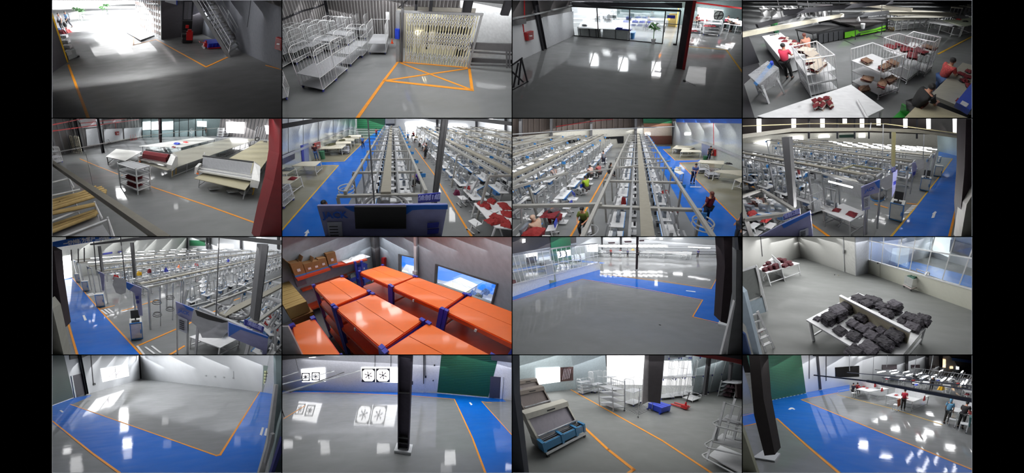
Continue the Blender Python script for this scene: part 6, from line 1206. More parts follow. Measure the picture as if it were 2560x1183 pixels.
F4 = [R.at3(-20,790,2.3),R.at3(200,715,2.3),R.at3(560,940,2.3),R.at3(40,1010,2.3)]; F4 = [(x-o_[0],y-o_[1],z) for x,y,z in F4]
for i in range(4): t.part('top_rail', MB().bar(F4[i], F4[(i+1)%4], .08), PGR)
t.part('post', MB().bar(F4[3], (F4[3][0], F4[3][1], .2), .08, up=(0,1,0)), PGR)
for i,(x,y,m,nm) in enumerate([(100,950,RG,'red'),(60,880,MAROON,'dark red'),(250,1010,RG,'red'),(140,830,BLUE,'blue'),(230,870,M('cream_cloth',(196,184,170)),'cream')]): garment(R,(x,y),.8,m,'%s cloth on the machine table inside the lower left frame, %s' % (nm,('first','second','third','fourth','fifth')[i]),.2,i,i)
person(R,R.at(220,1010),R.at(120,950),'sit',M('brown_shirt',(84,52,48)),BLACK,'person in brown working inside the lower left frame'); 
for i in range(6): sewing_station(R,R.at(40+i*75,1010+(i % 2)*60),.4,nth(i)+' sewing station inside the lower left frame','stations inside the lower left frame',lampframe=False,v=i)
t = Thing(R,'wheelie_bin','dark green bin at the foot of the right column','bin',R.at(2170,1010)); t.part('bin_body',MB().lathe([(.2,0),(.25,.5)],8),M('deep_green',(14,60,40),.5)); t.part('lid',MB().lathe([(.27,.5),(.25,.58),(.05,.6)],8),M('deep_green',(14,60,40)))
beam(R,R.at3(960,520,2.35),R.at3(1110,470,2.35),.07,.07,'short cream cross beam over the second line',M('beam_cream',(150,146,112))); beam(R,R.at3(1110,470,2.35),R.at3(1400,510,2.35),.07,.07,'longer cream beam parallel to the second line',M('beam_cream',(150,146,112)))
solo(R,'red_hanger',MB().box(-.1,-.02,-.15,.1,.02,.15),RED,'red tag hanging over the middle of the machine field','tag',R.at3(565,530,2.0))
for a in ((2040,540,50,160,12),(2120,540,40,240,9),(1180,440,60,160,8),(1000,460,50,120,8),(600,330,60,60,8)): shine(R,*a)
flush_far(R, 'mass of small sewing stations behind the blue lane-end boards')

# ---- bay 9: line ends beside the blue lane, other side
R = Room(9, 'lane view', f=1450, hy=40, H=4.4, vx=-80)
lights(R, [(1.4, 8, 1.9), (8, 60, 2.1)])
struct(R,'floor',MB().prism([R.at(-60,1250),R.at(2360,1250),R.at(2360,150),R.at(-60,150)],-.08,0),FG)
paint(R, [(272,1250),(190,900),(80,470),(70,420),(205,410),(480,740),(960,1250)], FB)
line(R,[(45,430),(150,830),(268,1230)],.09,ORA); line(R,[(205,412),(480,735),(920,1210)],.09,ORA)
for pts in ([(850,1095),(1240,925)],[(1130,1210),(1320,1095)],[(480,725),(620,690)],[(700,740),(860,700)],[(900,680),(1060,630)],[(1370,870),(1400,850)],[(1580,765),(1640,740)],[(1810,640),(1890,610)]): line(R,pts,.08,ORA)
for k,(x,y,dx,dy) in enumerate([(480,735,60,45),(515,728,58,44),(548,722,55,42),(840,1095,75,95),(920,1105,95,70),(985,1095,90,70),(340,575,30,22),(362,570,30,22),(384,565,30,22)]): paint(R,[(x,y),(x+22,y-3),(x+22+dx,y+dy-3),(x+dx,y+dy)],WHITE,.02,'floor_mark')
paint(R, [(305,790),(325,785),(350,835),(325,842)], WHITE, .02, 'floor_arrow')
w0 = R.at(-60, 470); w1 = R.at(195, 412); w2 = R.at(1345, 205); w3 = R.at(2420, 260)
wallz(R,w0,w1,0,14,M('pale_end_wall',(186,188,184),.6),'wall_left'); wallz(R,w1,w2,0,14,M('pale_end_wall',(186,188,184)),'wall_back'); wallz(R,w2,w3,0,14,WALLW,'wall_back')
struct(R,'door_1',onwall(R,w0,w1,[(36,218),(185,180),(198,402),(62,440)],out=.1,th=.1),DAY)
struct(R,'shutter_far',onwall(R,w2,w3,[(1375,35),(1530,38),(1530,92),(1375,90)],out=.2,th=.1),GREEN)
for px in ([(1655,72),(1802,82),(1800,118),(1657,108)],[(1985,102),(2100,118),(2096,145),(1988,132)]): struct(R,'window_1',onwall(R,w2,w3,px,out=.2,th=.1),DAY)
for x in (1350,1550,1580,1885,2255): struct(R,'column_far',onwall(R,w2,w3,[(x-8,-60),(x+8,-60),(x+8,130),(x-8,120)],out=.4,th=.3),DSTEEL)
a,b = near(R,5.2); t = Thing(R,'banner','long blue banner with white characters at the top left over the lane','banner',R.on(a,b,0,60)); V = t.base; t.part('cloth',onwall(R,a,b,[(-40,62),(160,22),(430,-14),(760,-40),(760,-8),(640,12),(330,62),(-40,122)],out=0,th=.03).mv(-V[0],-V[1],-V[2]),JBL)
for px, s_, sz in (((270,48),'一切创新为客户',.16),((560,14),'一切创新为客户',.13)):
    p = np.array(R.on(a,b,*px)); q = np.array(R.on(a,b,px[0]+100,px[1]-18)); t.part('lettering',place_text(s_,sz,p,q-p,(0,0,1),.003).mv(-.03*0-V[0],-.06-V[1],-V[2]),WHITE)
a, b = near(R, 4.6)
struct(R,'beam_truss',onwall(R,a,b,[(380,85),(820,38),(1300,8),(1700,10),(2340,85),(2340,40),(1700,-20),(1300,-22),(820,8),(380,70)],out=0,th=.3),STEEL); struct(R,'beam_upper',onwall(R,a,b,[(-60,-60),(600,-60),(600,-10),(-60,62)],out=-.9,th=.1),M('dark_upper_wall',(50,44,42),.6))
solo(R,'roof_light',onwall(R,w2,w3,[(2040,-20),(2085,-20),(2085,35),(2040,30)],out=.8,th=.1),DAY,'small bright skylight at the top right of the lane view','skylight')
for px,m,d in (([(2100,70),(2160,75),(2062,850),(2015,835)],STEEL,3.3),([(2152,90),(2166,92),(2072,850),(2060,848)],ALU,3.35),([(778,60),(806,60),(836,410),(812,415)],STEEL,4.8),([(455,95),(466,95),(500,350),(488,352)],STEEL,5.5),([(-60,100),(20,140),(50,430),(130,900),(100,935),(-60,600)],M('column_dark',(54,46,50),.8,spec=.15),2.6),([(-60,640),(5,720),(130,1240),(-60,1240)],M('plaster_edge',(150,150,140),.7),2.2)): struct(R,'column',onwall(R,*near(R,d),px,out=0,th=.2),m)
for k,(p,q,d) in enumerate([((680,-20),(730,425),4.0),((415,50),(440,330),5.0),((1672,-20),(1640,790),2.8),((190,130),(195,240),5.5),((260,120),(262,260),5.5),((320,110),(322,250),5.5)]): solo(R,'hanger_rod',onwall(R,*near(R,d),[(p[0]-4,p[1]),(p[0]+5,p[1]),(q[0]+5,q[1]),(q[0]-5,q[1])],out=0,th=.02),STEEL,'dark vertical rod in the lane view, %s' % ('second from right','third from right','rightmost and longest','leftmost','second from left','third from left')[k],'rod')
for k,(p,q,w_) in enumerate([((1700,800),(2500,390),1.5),((880,480),(2500,130),1.3),((480,350),(2400,120),1.2),((370,300),(2300,100),1.1),((260,262),(2200,85),1.0),((235,235),(2000,72),.9)]):
    wn_ = ('nearest the lane-view boards','second from the near board','third in the lane view','fourth in the lane view','fifth in the lane view','farthest in the lane view')[k]
    t,a,b,rot = xline(R,p,q,2.3,w_,wn_); L = np.linalg.norm(b-a); n = int(L/1.7)
    for i in range(2 if k else 1, n):
        c = a+(b-a)*i/n
        for s in (-1, 1):
            if k == 1 and s > 0 and i < 8: continue
            nn = np.array((-(b-a)[1],(b-a)[0]))/L*s*(w_/2+.1); sewing_station(R,tuple(c+nn),rot+(0 if s > 0 else pi),'%s sewing station, %s side, under the conveyor %s' % (nth(i),'far' if s > 0 else 'near',wn_),'stations under the conveyor '+wn_,lampframe=k < 2,seat=False,detail=k < 2,v=i+k)
for i in range(60):
    r_ = i // 15; c_ = i % 15; x = 430+c_*108+r_*13; y = (245,205,168,135)[r_]-c_*(9.5,8.5,6.5,4.5)[r_]
    solo(R,'strip_lamp',MB().bar((-.6,0,0),(.6,0,0),.06),TUBEL,nth(i)+' lit tube lamp above the far sewing lines of the lane view','lamp',R.at3(x,y+8,2.55),-.25,group='tube lamps of the lane view')
for i in range(8): beam(R,R.at3(420,262-i*22,2.6),R.at3(2200,130-i*8,2.6),.05,.05,'pale far conveyor rail of the lane view, row %s from the front' % ('one','two','three','four','five','six','seven','eight')[i],SHELFG)
for k,px in enumerate([[(500,165),(598,150),(598,168),(502,182)],[(655,148),(702,140),(702,155),(657,162)]]): solo(R,'wall_sign',onwall(R,w1,w2,px,out=.15,th=.05),NAVY,'dark navy sign on the pale back wall, %s' % ('wide one','small one')[k],'sign')
kiosk(R,(850,1005),.55,.95,-.45,'white kiosk cabinet with black screen nearest in the lane view'); kiosk(R,(495,692),.55,.95,-.4,'second white kiosk cabinet with blue handle',False); kiosk(R,(350,540),.5,.95,-.4,'third white kiosk cabinet along the lane',False); kiosk(R,(270,452),.45,.95,-.4,'fourth white kiosk cabinet along the lane',False); kiosk(R,(218,400),.4,.95,-.4,'farthest white kiosk cabinet by the bright door',False)
lineboard(R,2.7,[(1235,650),(1420,722),(1405,800),(1385,850),(1245,778)],[[(1300,672),(1420,722),(1400,745),(1345,722)]],'JACK',(.105,(100,34)),(1315,750),'lilac board with blue lettering beside the grey plastic film')
t = Thing(R,'notice_stand','framed white notice on two grey posts under the lettered board','sign',R.on(*near(R,2.7),1250,1240)); V = t.base; o2 = lambda px,o=0: onwall(R,*near(R,2.7),px,out=o,th=.03).mv(-V[0],-V[1],-V[2])
t.part('post',o2([(1240,770),(1256,775),(1262,1240),(1246,1240)]),ALU); t.part('post',o2([(1345,830),(1368,840),(1366,1240),(1344,1240)]),ALU); s_ = t.part('notice_sheet',o2([(1258,785),(1352,828),(1350,965),(1262,925)],.02),M('notice_white',(190,194,208)))
for k in range(5): t.part('print_line',o2([(1270,825+k*20),(1320,847+k*20),(1320,851+k*20),(1270,829+k*20)],.03),DSTEEL,parent=s_)
def film9(d,px,lab,m=None): solo(R,'plastic_film',onwall(R,*near(R,d),px,out=0,th=.03),m or M('film',(170,172,176)),lab,'film')
film9(2.6,[(1420,722),(1765,855),(1755,955),(1690,1015),(1500,1010),(1450,900),(1390,850)],'large grey plastic film sagging from the near board'); film9(2.55,[(1430,735),(1765,852),(1700,862),(1560,830),(1450,790)],'dark screen behind the grey plastic film',BLACK)
film9(4.0,[(620,400),(745,430),(735,560),(690,580),(640,560),(605,480)],'grey plastic film on the second line end of the lane view')
lineboard(R,2.3,[(1765,858),(2160,1000),(2140,1240),(2110,1240),(2108,1140),(1765,998)],[[(1765,858),(2160,1000),(2150,1015),(1880,925),(1765,995)]],None,None,None,'lilac board with a blue corner at the lower right')
linesign(R,2.6,[(1928,828),(2122,905),(2106,962),(1924,884)],'缝制5组',.1,'navy sign with pale characters at the lower right')
lineboard(R,3.9,[(742,452),(895,515),(890,600),(905,790),(870,790),(840,640),(820,560),(762,530)],[[(742,452),(820,485),(770,535),(745,510)]],None,None,None,'lilac and blue board of the second line end')
for k,(x,y) in enumerate([(835,595),(840,640)]): solo(R,'navy_sticker',onwall(R,*near(R,3.85),[(x,y),(x+32,y),(x+32,y+28),(x,y+28)],out=0,th=.02),NAVY,'navy square sticker on the second line board, %s' % ('upper','lower')[k],'sticker')
lineboard(R,4.6,[(470,350),(520,375),(520,540),(500,540),(485,420)],[],None,None,None,'lilac board of the third line end')
for k, (x, y, z) in enumerate([(1800,745,2.3),(915,450,2.3)]):
    wh = Thing(R,'turn_wheel',('large dark turning wheel at the lower right conveyor end','dark turning wheel on the second line end')[k],'wheel',R.at3(x,y,z)); wh.part('rim',lambda: MB().ring((0,0,0),.46,.05,20),STEEL); wh.part('inner_rim',lambda: MB().ring((0,0,.03),.3,.03,16),ALU); wh.part('arm',MB().bar((-.5,0,.05),(.4,.2,.05),.06),ALU)
for k, (x, y) in enumerate([(1085,890),(1205,830),(1280,780)]):
    t = Thing(R,'ring_rack','steel pole rack with hanging rings, %s' % ('nearest','middle','farthest')[k],'rack',R.at(x,y)); t.part('pole',MB().tube((0,0,0),(0,0,2.25),.03),ALU)
    if k < 2:
        for z in (.75,1.45): t.part('ring',lambda: MB().ring((-.2,0,0),.24,.02,14).ring((-.2,0,.08),.2,.02,14).mv(0,0,z),STEEL)
for k,(p,q) in enumerate([((1385,700),(1760,600)),((1690,600),(2080,420)),((1560,640),(1950,790)),((1950,555),(2298,660)),((1330,420),(880,490)),((1500,340),(1200,390))]): beam(R,R.at3(*p,2.3),R.at3(*q,2.3),.07,.07,'grey conveyor cross rail in the lane view, %s' % ('first','second','third','fourth','fifth','sixth')[k],ALU)
for k,(p,q) in enumerate([((1305,720),(1355,530)),((1770,690),(1850,540)),((1985,560),(2060,430))]): beam(R,R.at3(*p,1.2),R.at3(*q,2.2),.12,.1,'slanted grey lifting arm under the rails, %s' % ('left','middle','right')[k],ALU,'lifting_arm')
for k,(x,y,m,nm) in enumerate([(870,345,YEL,'yellow'),(975,320,MAROON,'dark red'),(1270,275,ORANGE,'orange'),(640,385,RED,'red'),(1140,310,NAVY,'navy'),(1440,250,RED,'red and blue'),(1760,210,NAVY,'violet')]): garment(R,(x,y+40),.9,m,'%s garment bundle hanging in the far lines of the lane view' % nm,.28,seed=k,h=.5)
for k,(x,y,m,nm) in enumerate([(2200,800,RG,'upper'),(2160,870,RG,'middle'),(2270,930,RG,'lower')]): garment(R,(x,y),.9,m,'brick red garment at the right edge of the lane view, %s' % nm,.2,seed=k,h=.2)
for i in range(12): sewing_station(R,R.at(1500+(i % 4)*190,520+(i//4)*50-(i % 4)*35),.3,nth(i)+' sewing station in the open middle of the lane view','stations in the middle of the lane view',lampframe=i % 3 == 0,seat=i % 2 == 0,v=i)
for i in range(6): sewing_station(R,R.at(2120+(i % 2)*110,780+i*70),.9,nth(i)+' sewing station at the right edge of the lane view','stations at the right edge of the lane view',v=i)
qtable(R,[(1370,1000),(1680,1110),(1900,1000),(1600,930)],.6,'white table below the grey plastic film',WHITE,WHITE)
t = Thing(R,'wheelie_bin','dark green bin behind the left column of the lane view','bin',R.at(110,880)); t.part('bin_body',MB().lathe([(.16,0),(.2,.55)],8),M('deep_green',(14,60,40))); t.part('lid',MB().lathe([(.22,.55),(.2,.6),(.04,.62)],8),GREEN)
for a in ((345,690,60,40,10),(415,850,40,30,14),(430,890,40,12,12),(430,793,50,12,10),(120,500,120,40,4),(640,770,60,60,7),(880,870,60,40,3),(1100,600,60,80,4)): shine(R,*a)
flush_far(R, 'mass of small sewing stations far back in the lane view')
# ---- bay 10: orange shelving store
R = Room(10, 'shelving store', f=1500, hy=-380, H=4.0, vx=-645)
lights(R, [(1.2, 6, 1.2), (6, 20, 2.5)], tilt=.3)
struct(R,'floor',MB().prism([R.at(-60,1250),R.at(2360,1250),R.at(2700,100),R.at(700,-60),R.at(-60,300)],-.08,0),FG)
wy = R.at3(850,225,1.75)[1]+.56; dd = np.array(R.at(960,400)); dd2 = dd*wy/dd[1]; Cn = (dd2[0],wy); RW = (Cn[0],Cn[1]-16); BW = (Cn[0]-16,Cn[1])
PW = M('lilac_grey_wall', (156,166,176), .6)
wallz(R, BW, Cn, 0, 10, PW, 'wall_back')
for px in ([(1000,-60),(1172,-60),(1172,430),(1000,430)],[(1172,-60),(1337,-60),(1337,213),(1172,175)],[(1172,352),(1337,395),(1337,560),(1172,520)],[(1337,-60),(1530,-60),(1542,275),(1528,465),(1528,660),(1337,590)],[(1530,-60),(2152,-60),(2152,470),(1542,275)],[(1528,465),(2095,668),(2095,1240),(1528,660)],[(2150,-60),(2360,-60),(2360,1240),(2095,1240),(2095,668),(2152,470)],[(940,-60),(1002,-60),(1002,530),(960,530)]):
    struct(R, 'wall_right', onwall(R, Cn, RW, px, out=0, th=.12), PW)
struct(R,'window_frame',onwall(R,Cn,RW,[(1168,170),(1340,210),(1340,218),(1168,180)],out=.04,th=.14),STEEL); struct(R,'window_frame',onwall(R,Cn,RW,[(1538,270),(2158,465),(2152,480),(1542,282)],out=.04,th=.14),STEEL)
for px in ([(1166,172),(1182,176),(1182,358),(1168,354)],[(1330,210),(1340,213),(1340,400),(1330,396)],[(1535,272),(1548,276),(1536,470),(1524,466)],[(2142,468),(2156,472),(2104,680),(2088,672)]): struct(R,'window_frame',onwall(R,Cn,RW,px,out=.04,th=.14),STEEL)
for px in ([(1182,180),(1330,212),(1330,394),(1182,354)],[(1548,278),(2142,470),(2090,668),(1534,466)]): struct(R,'window_glass',onwall(R,Cn,RW,px,out=-.08,th=.02),GLASS)
paint(R,[(1120,60),(2400,200),(2400,620),(2100,590),(1900,500),(1560,440),(1130,280)],FB,.004); paint(R,[(1120,275),(1560,430),(1900,500),(2100,580),(2300,640),(2300,900),(1120,700)],FY,.008)
qtable(R,[(1600,470),(1830,560),(1960,480),(1780,405)],.8,'cream table standing outside the long store window',CREAM,WHITE); qtable(R,[(1190,350),(1340,400),(1340,300),(1240,275)],.8,'cream table outside the small store window',CREAM,WHITE)
for k,(x,y) in enumerate([(1960,600),(2030,560),(1900,580)]): garment(R,(x,y),.5,M('mixed_tools',(90,96,100)),'machine parts lying outside the store window, %s' % ('middle','right','left')[k],.2,seed=k,h=.2)
lamp(R, (*R.at(1800, 420), 1.6), 130, .6)  # added unseen light to brighten the floor outside the windows
struct(R,'column',MB().box(Cn[0]-.3,Cn[1]-.3,0,Cn[0]-.02,Cn[1]-.02,10),STEEL); solo(R,'red_pipe',onwall(R,BW,Cn,[(965,-60),(985,-60),(1008,285),(985,290)],out=.45,th=.08),REDO,'dark red pipe running down the corner column','pipe'); solo(R,'red_cabinet',onwall(R,Cn,RW,[(1016,205),(1042,208),(1042,292),(1016,288)],out=.15,th=.15),RED,'red cabinet edge beside the corner column','cabinet')
solo(R,'wall_pipe',onwall(R,Cn,RW,[(1340,-60),(1362,-60),(1366,395),(1342,390)],out=.15,th=.1),WALLW,'white pipe running down the right wall between the windows','pipe'); solo(R,'junction_box',onwall(R,Cn,RW,[(1335,330),(1372,332),(1372,360),(1335,358)],out=.2,th=.1),WHITE,'white junction box on the white wall pipe','box')
ZT = 2.0
def rack(cs, lab, seam=True, levels=(1.45, .9, .35), tag=None):
    P = [R.at(x,y,ZT) for x,y in cs]; c = P[0]; Q = [(p[0]-c[0],p[1]-c[1]) for p in P]; t = Thing(R,'shelving_rack',lab,'rack',c)
    m = lambda i, j, k: (Q[i][0]+(Q[j][0]-Q[i][0])*k, Q[i][1]+(Q[j][1]-Q[i][1])*k)
    if seam:
        a0, a1 = m(0, 1, .494), m(3, 2, .494); b0, b1 = m(0, 1, .506), m(3, 2, .506)
        t.part('top_plate',MB().prism([Q[0],a0,a1,Q[3]],ZT-.02,ZT),ORANGE); t.part('top_plate',MB().prism([b0,Q[1],Q[2],b1],ZT-.02,ZT),ORANGE)
    else: t.part('top_plate', MB().prism(Q, ZT-.02, ZT), ORANGE)
    for i in range(4): t.part('beam',MB().bar((*Q[i],ZT-.06),(*Q[(i+1)%4],ZT-.06),.04,.09),M('orange_beam',(222,70,16),.4))
    for z in levels:
        t.part('shelf', MB().prism(Q, z-.02, z), M('orange_shelf', (206,66,20), .4))
        for i in range(4): t.part('beam',MB().bar((*Q[i],z-.05),(*Q[(i+1)%4],z-.05),.04,.08),M('orange_beam',(222,70,16)))
    for q in Q: t.part('upright',MB().box(q[0]-.04,q[1]-.05,0,q[0]+.04,q[1]+.05,ZT+.03),RBLUE)
    t.part('end_tie', MB().tube((*Q[3],ZT-.1), (*Q[2],ZT-.1), .035, 8), RBLUE)
    for k in (0,3): t.part('upright_cap',MB().box(Q[k][0]-.05,Q[k][1]-.05,ZT-.02,Q[k][0]+.03,Q[k][1]+.03,ZT+.05),RBLUE)
    if tag: t.part('small_tag',MB().box(-.04,-.02,0,.04,.02,.06).mv(*m(0,3,tag),ZT-.12),WHITE)
    return t
for cs,lab,k in [([(320,492),(600,400),(868,548),(514,692)],'orange topped rack at the left middle of the store',1),([(540,715),(905,572),(1400,835),(1000,1112)],'large orange topped rack in the centre with bright reflections',1),([(775,352),(1005,287),(1322,398),(1080,490)],'orange topped rack farthest back near the small window',1),([(1100,505),(1342,402),(1825,575),(1600,728)],'orange topped rack in front of the long window',1),([(1640,745),(1870,588),(2460,812),(2360,1090)],'orange topped rack at the right edge of the store',1),([(1030,1150),(1462,866),(2110,1200),(1700,1500)],'orange topped rack at the bottom centre of the store',1),([(108,892),(310,815),(590,1210),(200,1400)],'narrow orange topped rack at the bottom left',0)]: rack(cs,lab,bool(k),tag=.5)
# back wall shelves with cartons
def wshelf(pts, zt, th, depth, lab):
    a = R.at3(*pts[0],zt); b = R.at3(*pts[1],zt); t = Thing(R,'wall_shelf',lab,'shelf',a); d = (b[0]-a[0],b[1]-a[1])
    t.part('shelf_plate',MB().prism([(0,0),d,(d[0],d[1]+depth),(0,depth)],-th,0),M('orange_shelf',(206,66,20))); t.part('shelf_beam',MB().bar((0,0,-th/2),(*d,-th/2),.04,th+.03),M('orange_beam',(222,70,16))); t.part('back_sheet',MB().prism([(0,depth),(d[0],d[1]+depth),(d[0],d[1]+depth+.02),(0,depth+.02)],-.5,-.02),M('lilac_sheet',(138,124,138),.6)); return a,b
a,b = wshelf([(150,425),(480,318)],1.75,.05,.5,'upper orange wall shelf, left half, carrying cartons'); wshelf([(500,300),(850,225)],1.75,.05,.5,'upper orange wall shelf, right half'); wshelf([(200,535),(800,345)],1.15,.05,.5,'middle orange wall shelf'); wshelf([(230,740),(900,500)],.4,.05,.5,'lower orange wall shelf')
solo(R,'rack_upright',MB().box(-.1,-.05,0,.1,.4,.75),RBLUE,'blue steel upright between the two wall shelves','upright',R.at3(490,420,1.05)); 
for k,(x,y) in enumerate([(845,300),(790,310),(1075,300)][:2]): solo(R,'rack_upright',MB().box(-.04,-.04,0,.04,.04,1.9),RBLUE,'blue upright at the right end of the wall shelf, %s' % ('outer','inner')[k],'upright',R.at(x,y+330))
CB = M('carton_brown', (148,108,66), .8, var=.1)
for k,(x,y,w,h,fl) in enumerate([(190,392,.34,.48,True),(290,360,.3,.36,True),(358,340,.28,.36,False),(428,318,.28,.4,False),(515,285,.36,.5,False)]):
    p = R.at3(x,y,1.75); carton(R,(p[0],p[1]+.18,1.75),w,.36,h,'brown carton on the wall shelf, %s' % ('leftmost with open flaps','second from the left, flaps ajar','third from the left','fourth from the left','rightmost and tallest')[k],flaps=fl,mat=CB,tag=True)
solo(R,'white_sheet_pile',MB().cloth(-.45,-.2,.45,.25,0,.14,3,7),WHITE,'white wrapped pile on the right end of the wall shelf','pile',(*R.at(770,215,1.76),1.76)); solo(R,'paper_board',MB().box(-.3,-.2,0,.3,.2,.02),M('pale_paper',(220,216,212)),'pale flat sheet on the wall shelf','board',(*R.at(680,240,1.76),1.76))
t = Thing(R,'stack_crate','royal blue crate on the middle shelf at the right','crate',(*R.at(790,325,1.16),1.16)); t.part('crate_body',MB().box(-.25,-.18,0,.25,.18,.22),BLUE); t.part('rim',MB().box(-.27,-.2,.2,.27,.2,.23),BLUE); t.part('label_plate',MB().box(-.05,-.21,.05,.08,-.2,.13),WHITE)
t = Thing(R,'parts_crate','blue crate of small parts on the rear shelf near the centre','crate',(*R.at(720,425,.9),.9)); t.part('crate_body',MB().box(-.3,-.2,0,.3,.2,.2),BLUE); t.part('contents',MB().cloth(-.3,-.2,.3,.2,.2,.14,2,7),M('mixed_tools',(90,96,100)))
for k in range(2): t = Thing(R,'parts_crate','blue crate tucked under the farthest rack, %s' % ('left','right')[k],'crate',(*R.at(790+k*50,445,1.0),1.0)); t.part('crate_body',MB().box(-.16,-.12,0,.16,.12,.2),BLUE); t.part('rim',MB().box(-.17,-.13,.18,.17,.13,.2),BLUE)
carton(R,(*R.at(280,590,.45),.45),.5,.4,.4,'brown carton on the lower wall shelf',mat=CB)
# stacked kraft cartons along the left wall
p0 = R.at3(130, 665, 1.55)
for k in range(9): carton(R,(p0[0],p0[1]+k*.27,1.2),.52,.255,.35,'kraft carton in the row along the left wall, %s' % ('nearest with printed front','second','third','fourth','fifth','sixth','seventh','eighth','farthest')[k],mat=M('kraft_carton',(186,160,100),.8,var=.06))
p = (p0[0]+.06, p0[1]-.02)
t = Thing(R,'lower_carton','large printed brown carton at the end of the left row','box',(p[0],p[1],.68)); t.part('carton',MB().box(-.3,-.16,0,.26,.15,.5),CB); t.part('blue_band',MB().box(-.305,-.165,0,.265,.15,.08),SKYB); t.part('tag',MB().box(.14,-.17,.36,.22,-.16,.46),YEL)
solo(R,'plastic_curtain',onwall(R,*near(R,1.3),[(-60,900),(60,900),(230,1240),(-60,1240)],out=0,th=.02),M('film',(170,172,176)),'pale translucent sheet at the bottom left corner','sheet')
def shine_at(R, zx, zy, w, h, Lr, z):
    s_ = R.w; R.at_, a0 = R.at, R.at
    R.at = lambda x,y,q=0: a0(x,y,z); R.w = lambda p: s_((*p[:2],z)); shine(R,zx,zy,w,h,Lr); R.at = a0; R.w = s_
for a in ((770,800,60,80,9),(800,870,90,40,9),(1040,680,90,60,9),(1130,740,120,70,10),(370,990,40,120,8),(1640,1020,70,50,4),(1800,1090,120,40,4)): shine_at(R,*a,2.0)
# ---- bay 11: empty hall with glass partition
R = Room(11, 'empty hall', f=1500, hy=-60, H=5.0, vx=2350)
lights(R, [(2.0, 12, 1.1), (12, 80, 1.4)])
struct(R,'floor',MB().prism([R.at(-60,1250),R.at(2360,1250),R.at(2360,60),R.at(-60,60)],-.08,0),FG)
paint(R,[(-60,668),(-60,622),(370,472),(450,448),(880,330),(880,375),(1985,522),(2125,262),(2220,262),(2100,880),(1805,800),(1902,635),(1500,560),(700,425)],FB)
line(R,[(-20,650),(700,424),(1200,500),(1905,632),(1805,800),(2060,862)],.07,ORA); line(R,[(880,375),(1500,442),(1988,523),(2125,265)],.07,ORA); paint(R,[(1738,538),(1832,548),(1834,556),(1738,544)],WHITE,.02,'floor_arrow')
L0 = R.at(-60,625); L1 = R.at(880,330); LP = M('partition_white',(226,228,230),.5)
t0 = wallz(R,L0,R.at(376,470),0,1.0,LP,'wall_left'); wallz(R,R.at(445,450),L1,0,1.0,LP,'wall_left')
for i,x in enumerate([10,60,105,150,200,240,290,375,445,470,510,555,600,640,685,725,765,805,840,875]):
    a = R.on(L0,L1,x,500)[:2]; struct(R,'trim_mullion',MB().box(a[0]-.02,a[1]-.02,1.0,a[0]+.02,a[1]+.02,R.top(a,190-x*.14)),WHITE)
for z in (1.0, 2.0): struct(R, 'trim_rail', MB().bar((*L0,z), (*L1,z), .05), WHITE)
struct(R,'trim_top',onwall(R,L0,L1,[(-60,180),(600,85),(855,62),(855,72),(600,98),(-60,200)],out=.02,th=.08),ALU)
struct(R,'window_glass',onwall(R,L0,L1,[(-60,215),(860,75),(875,262),(-60,500)],out=-.02,th=.02),M('partition_glass',(205,222,228),.05,trans=1,var=0,alpha=.25))
solo(R,'door_leaf',onwall(R,L0,L1,[(372,250),(445,238),(452,445),(380,440)],out=-.5,th=.05),LP,'white door leaf ajar in the glass partition','door')
# behind the partition
B0 = R.at(-60, 300); B1 = R.at(900, 190)
wallz(R,B0,B1,0,10,M('pale_wall',(172,176,180),.6),'wall_back'); struct(R,'wall_upper',onwall(R,B0,B1,[(-60,-60),(640,-60),(640,60),(-60,180)],out=.1,th=.1),DARKW)
struct(R,'shutter',onwall(R,B0,B1,[(378,-20),(575,-20),(600,245),(400,260)],out=.2,th=.1),GREEN)
for px in ([(440,150),(580,128),(582,185),(455,212)],[(135,175),(250,158),(250,225),(150,240)],[(740,80),(850,75),(850,150),(750,150)],[(100,25),(130,20),(130,55),(100,62)]): struct(R,'window_1',onwall(R,B0,B1,px,out=.3,th=.1),DAY)
for k,x in enumerate((500,555)): solo(R,'wall_fan',MB().ring((0,0,0),.55,.1,12,'y').bar((-.5,0,0),(.5,0,0),.1),DSTEEL,'round fan in the bright window behind the glass, %s' % ('left','right')[k],'fan',tuple(np.array(R.on(B0,B1,x,165))-(0,.6,0)))
struct(R,'window_dark',onwall(R,B0,B1,[(135,205),(240,190),(240,255),(150,275)],out=.35,th=.1),M('dark_glass',(60,44,52),.4))
paint(R, [(0,330),(620,225),(930,262),(900,268),(600,250),(0,360)], FB, .01)
for k,(x,y,lab) in enumerate([(500,320,'dark topped white table behind the glass partition, left one'),(620,300,'dark topped white table behind the glass partition, right one'),(320,340,'dark frame table behind the glass by the door')]): table(R,R.at(x,y),.2,2.2,1.1,.85,lab,DSTEEL,WHITE)
solo(R,'dark_bundle',MB().cloth(-.3,-.3,.3,.3,.0,.5,4,5),MAROON,'dark bundle low behind the glass at the left edge','bundle',R.at(20,470))
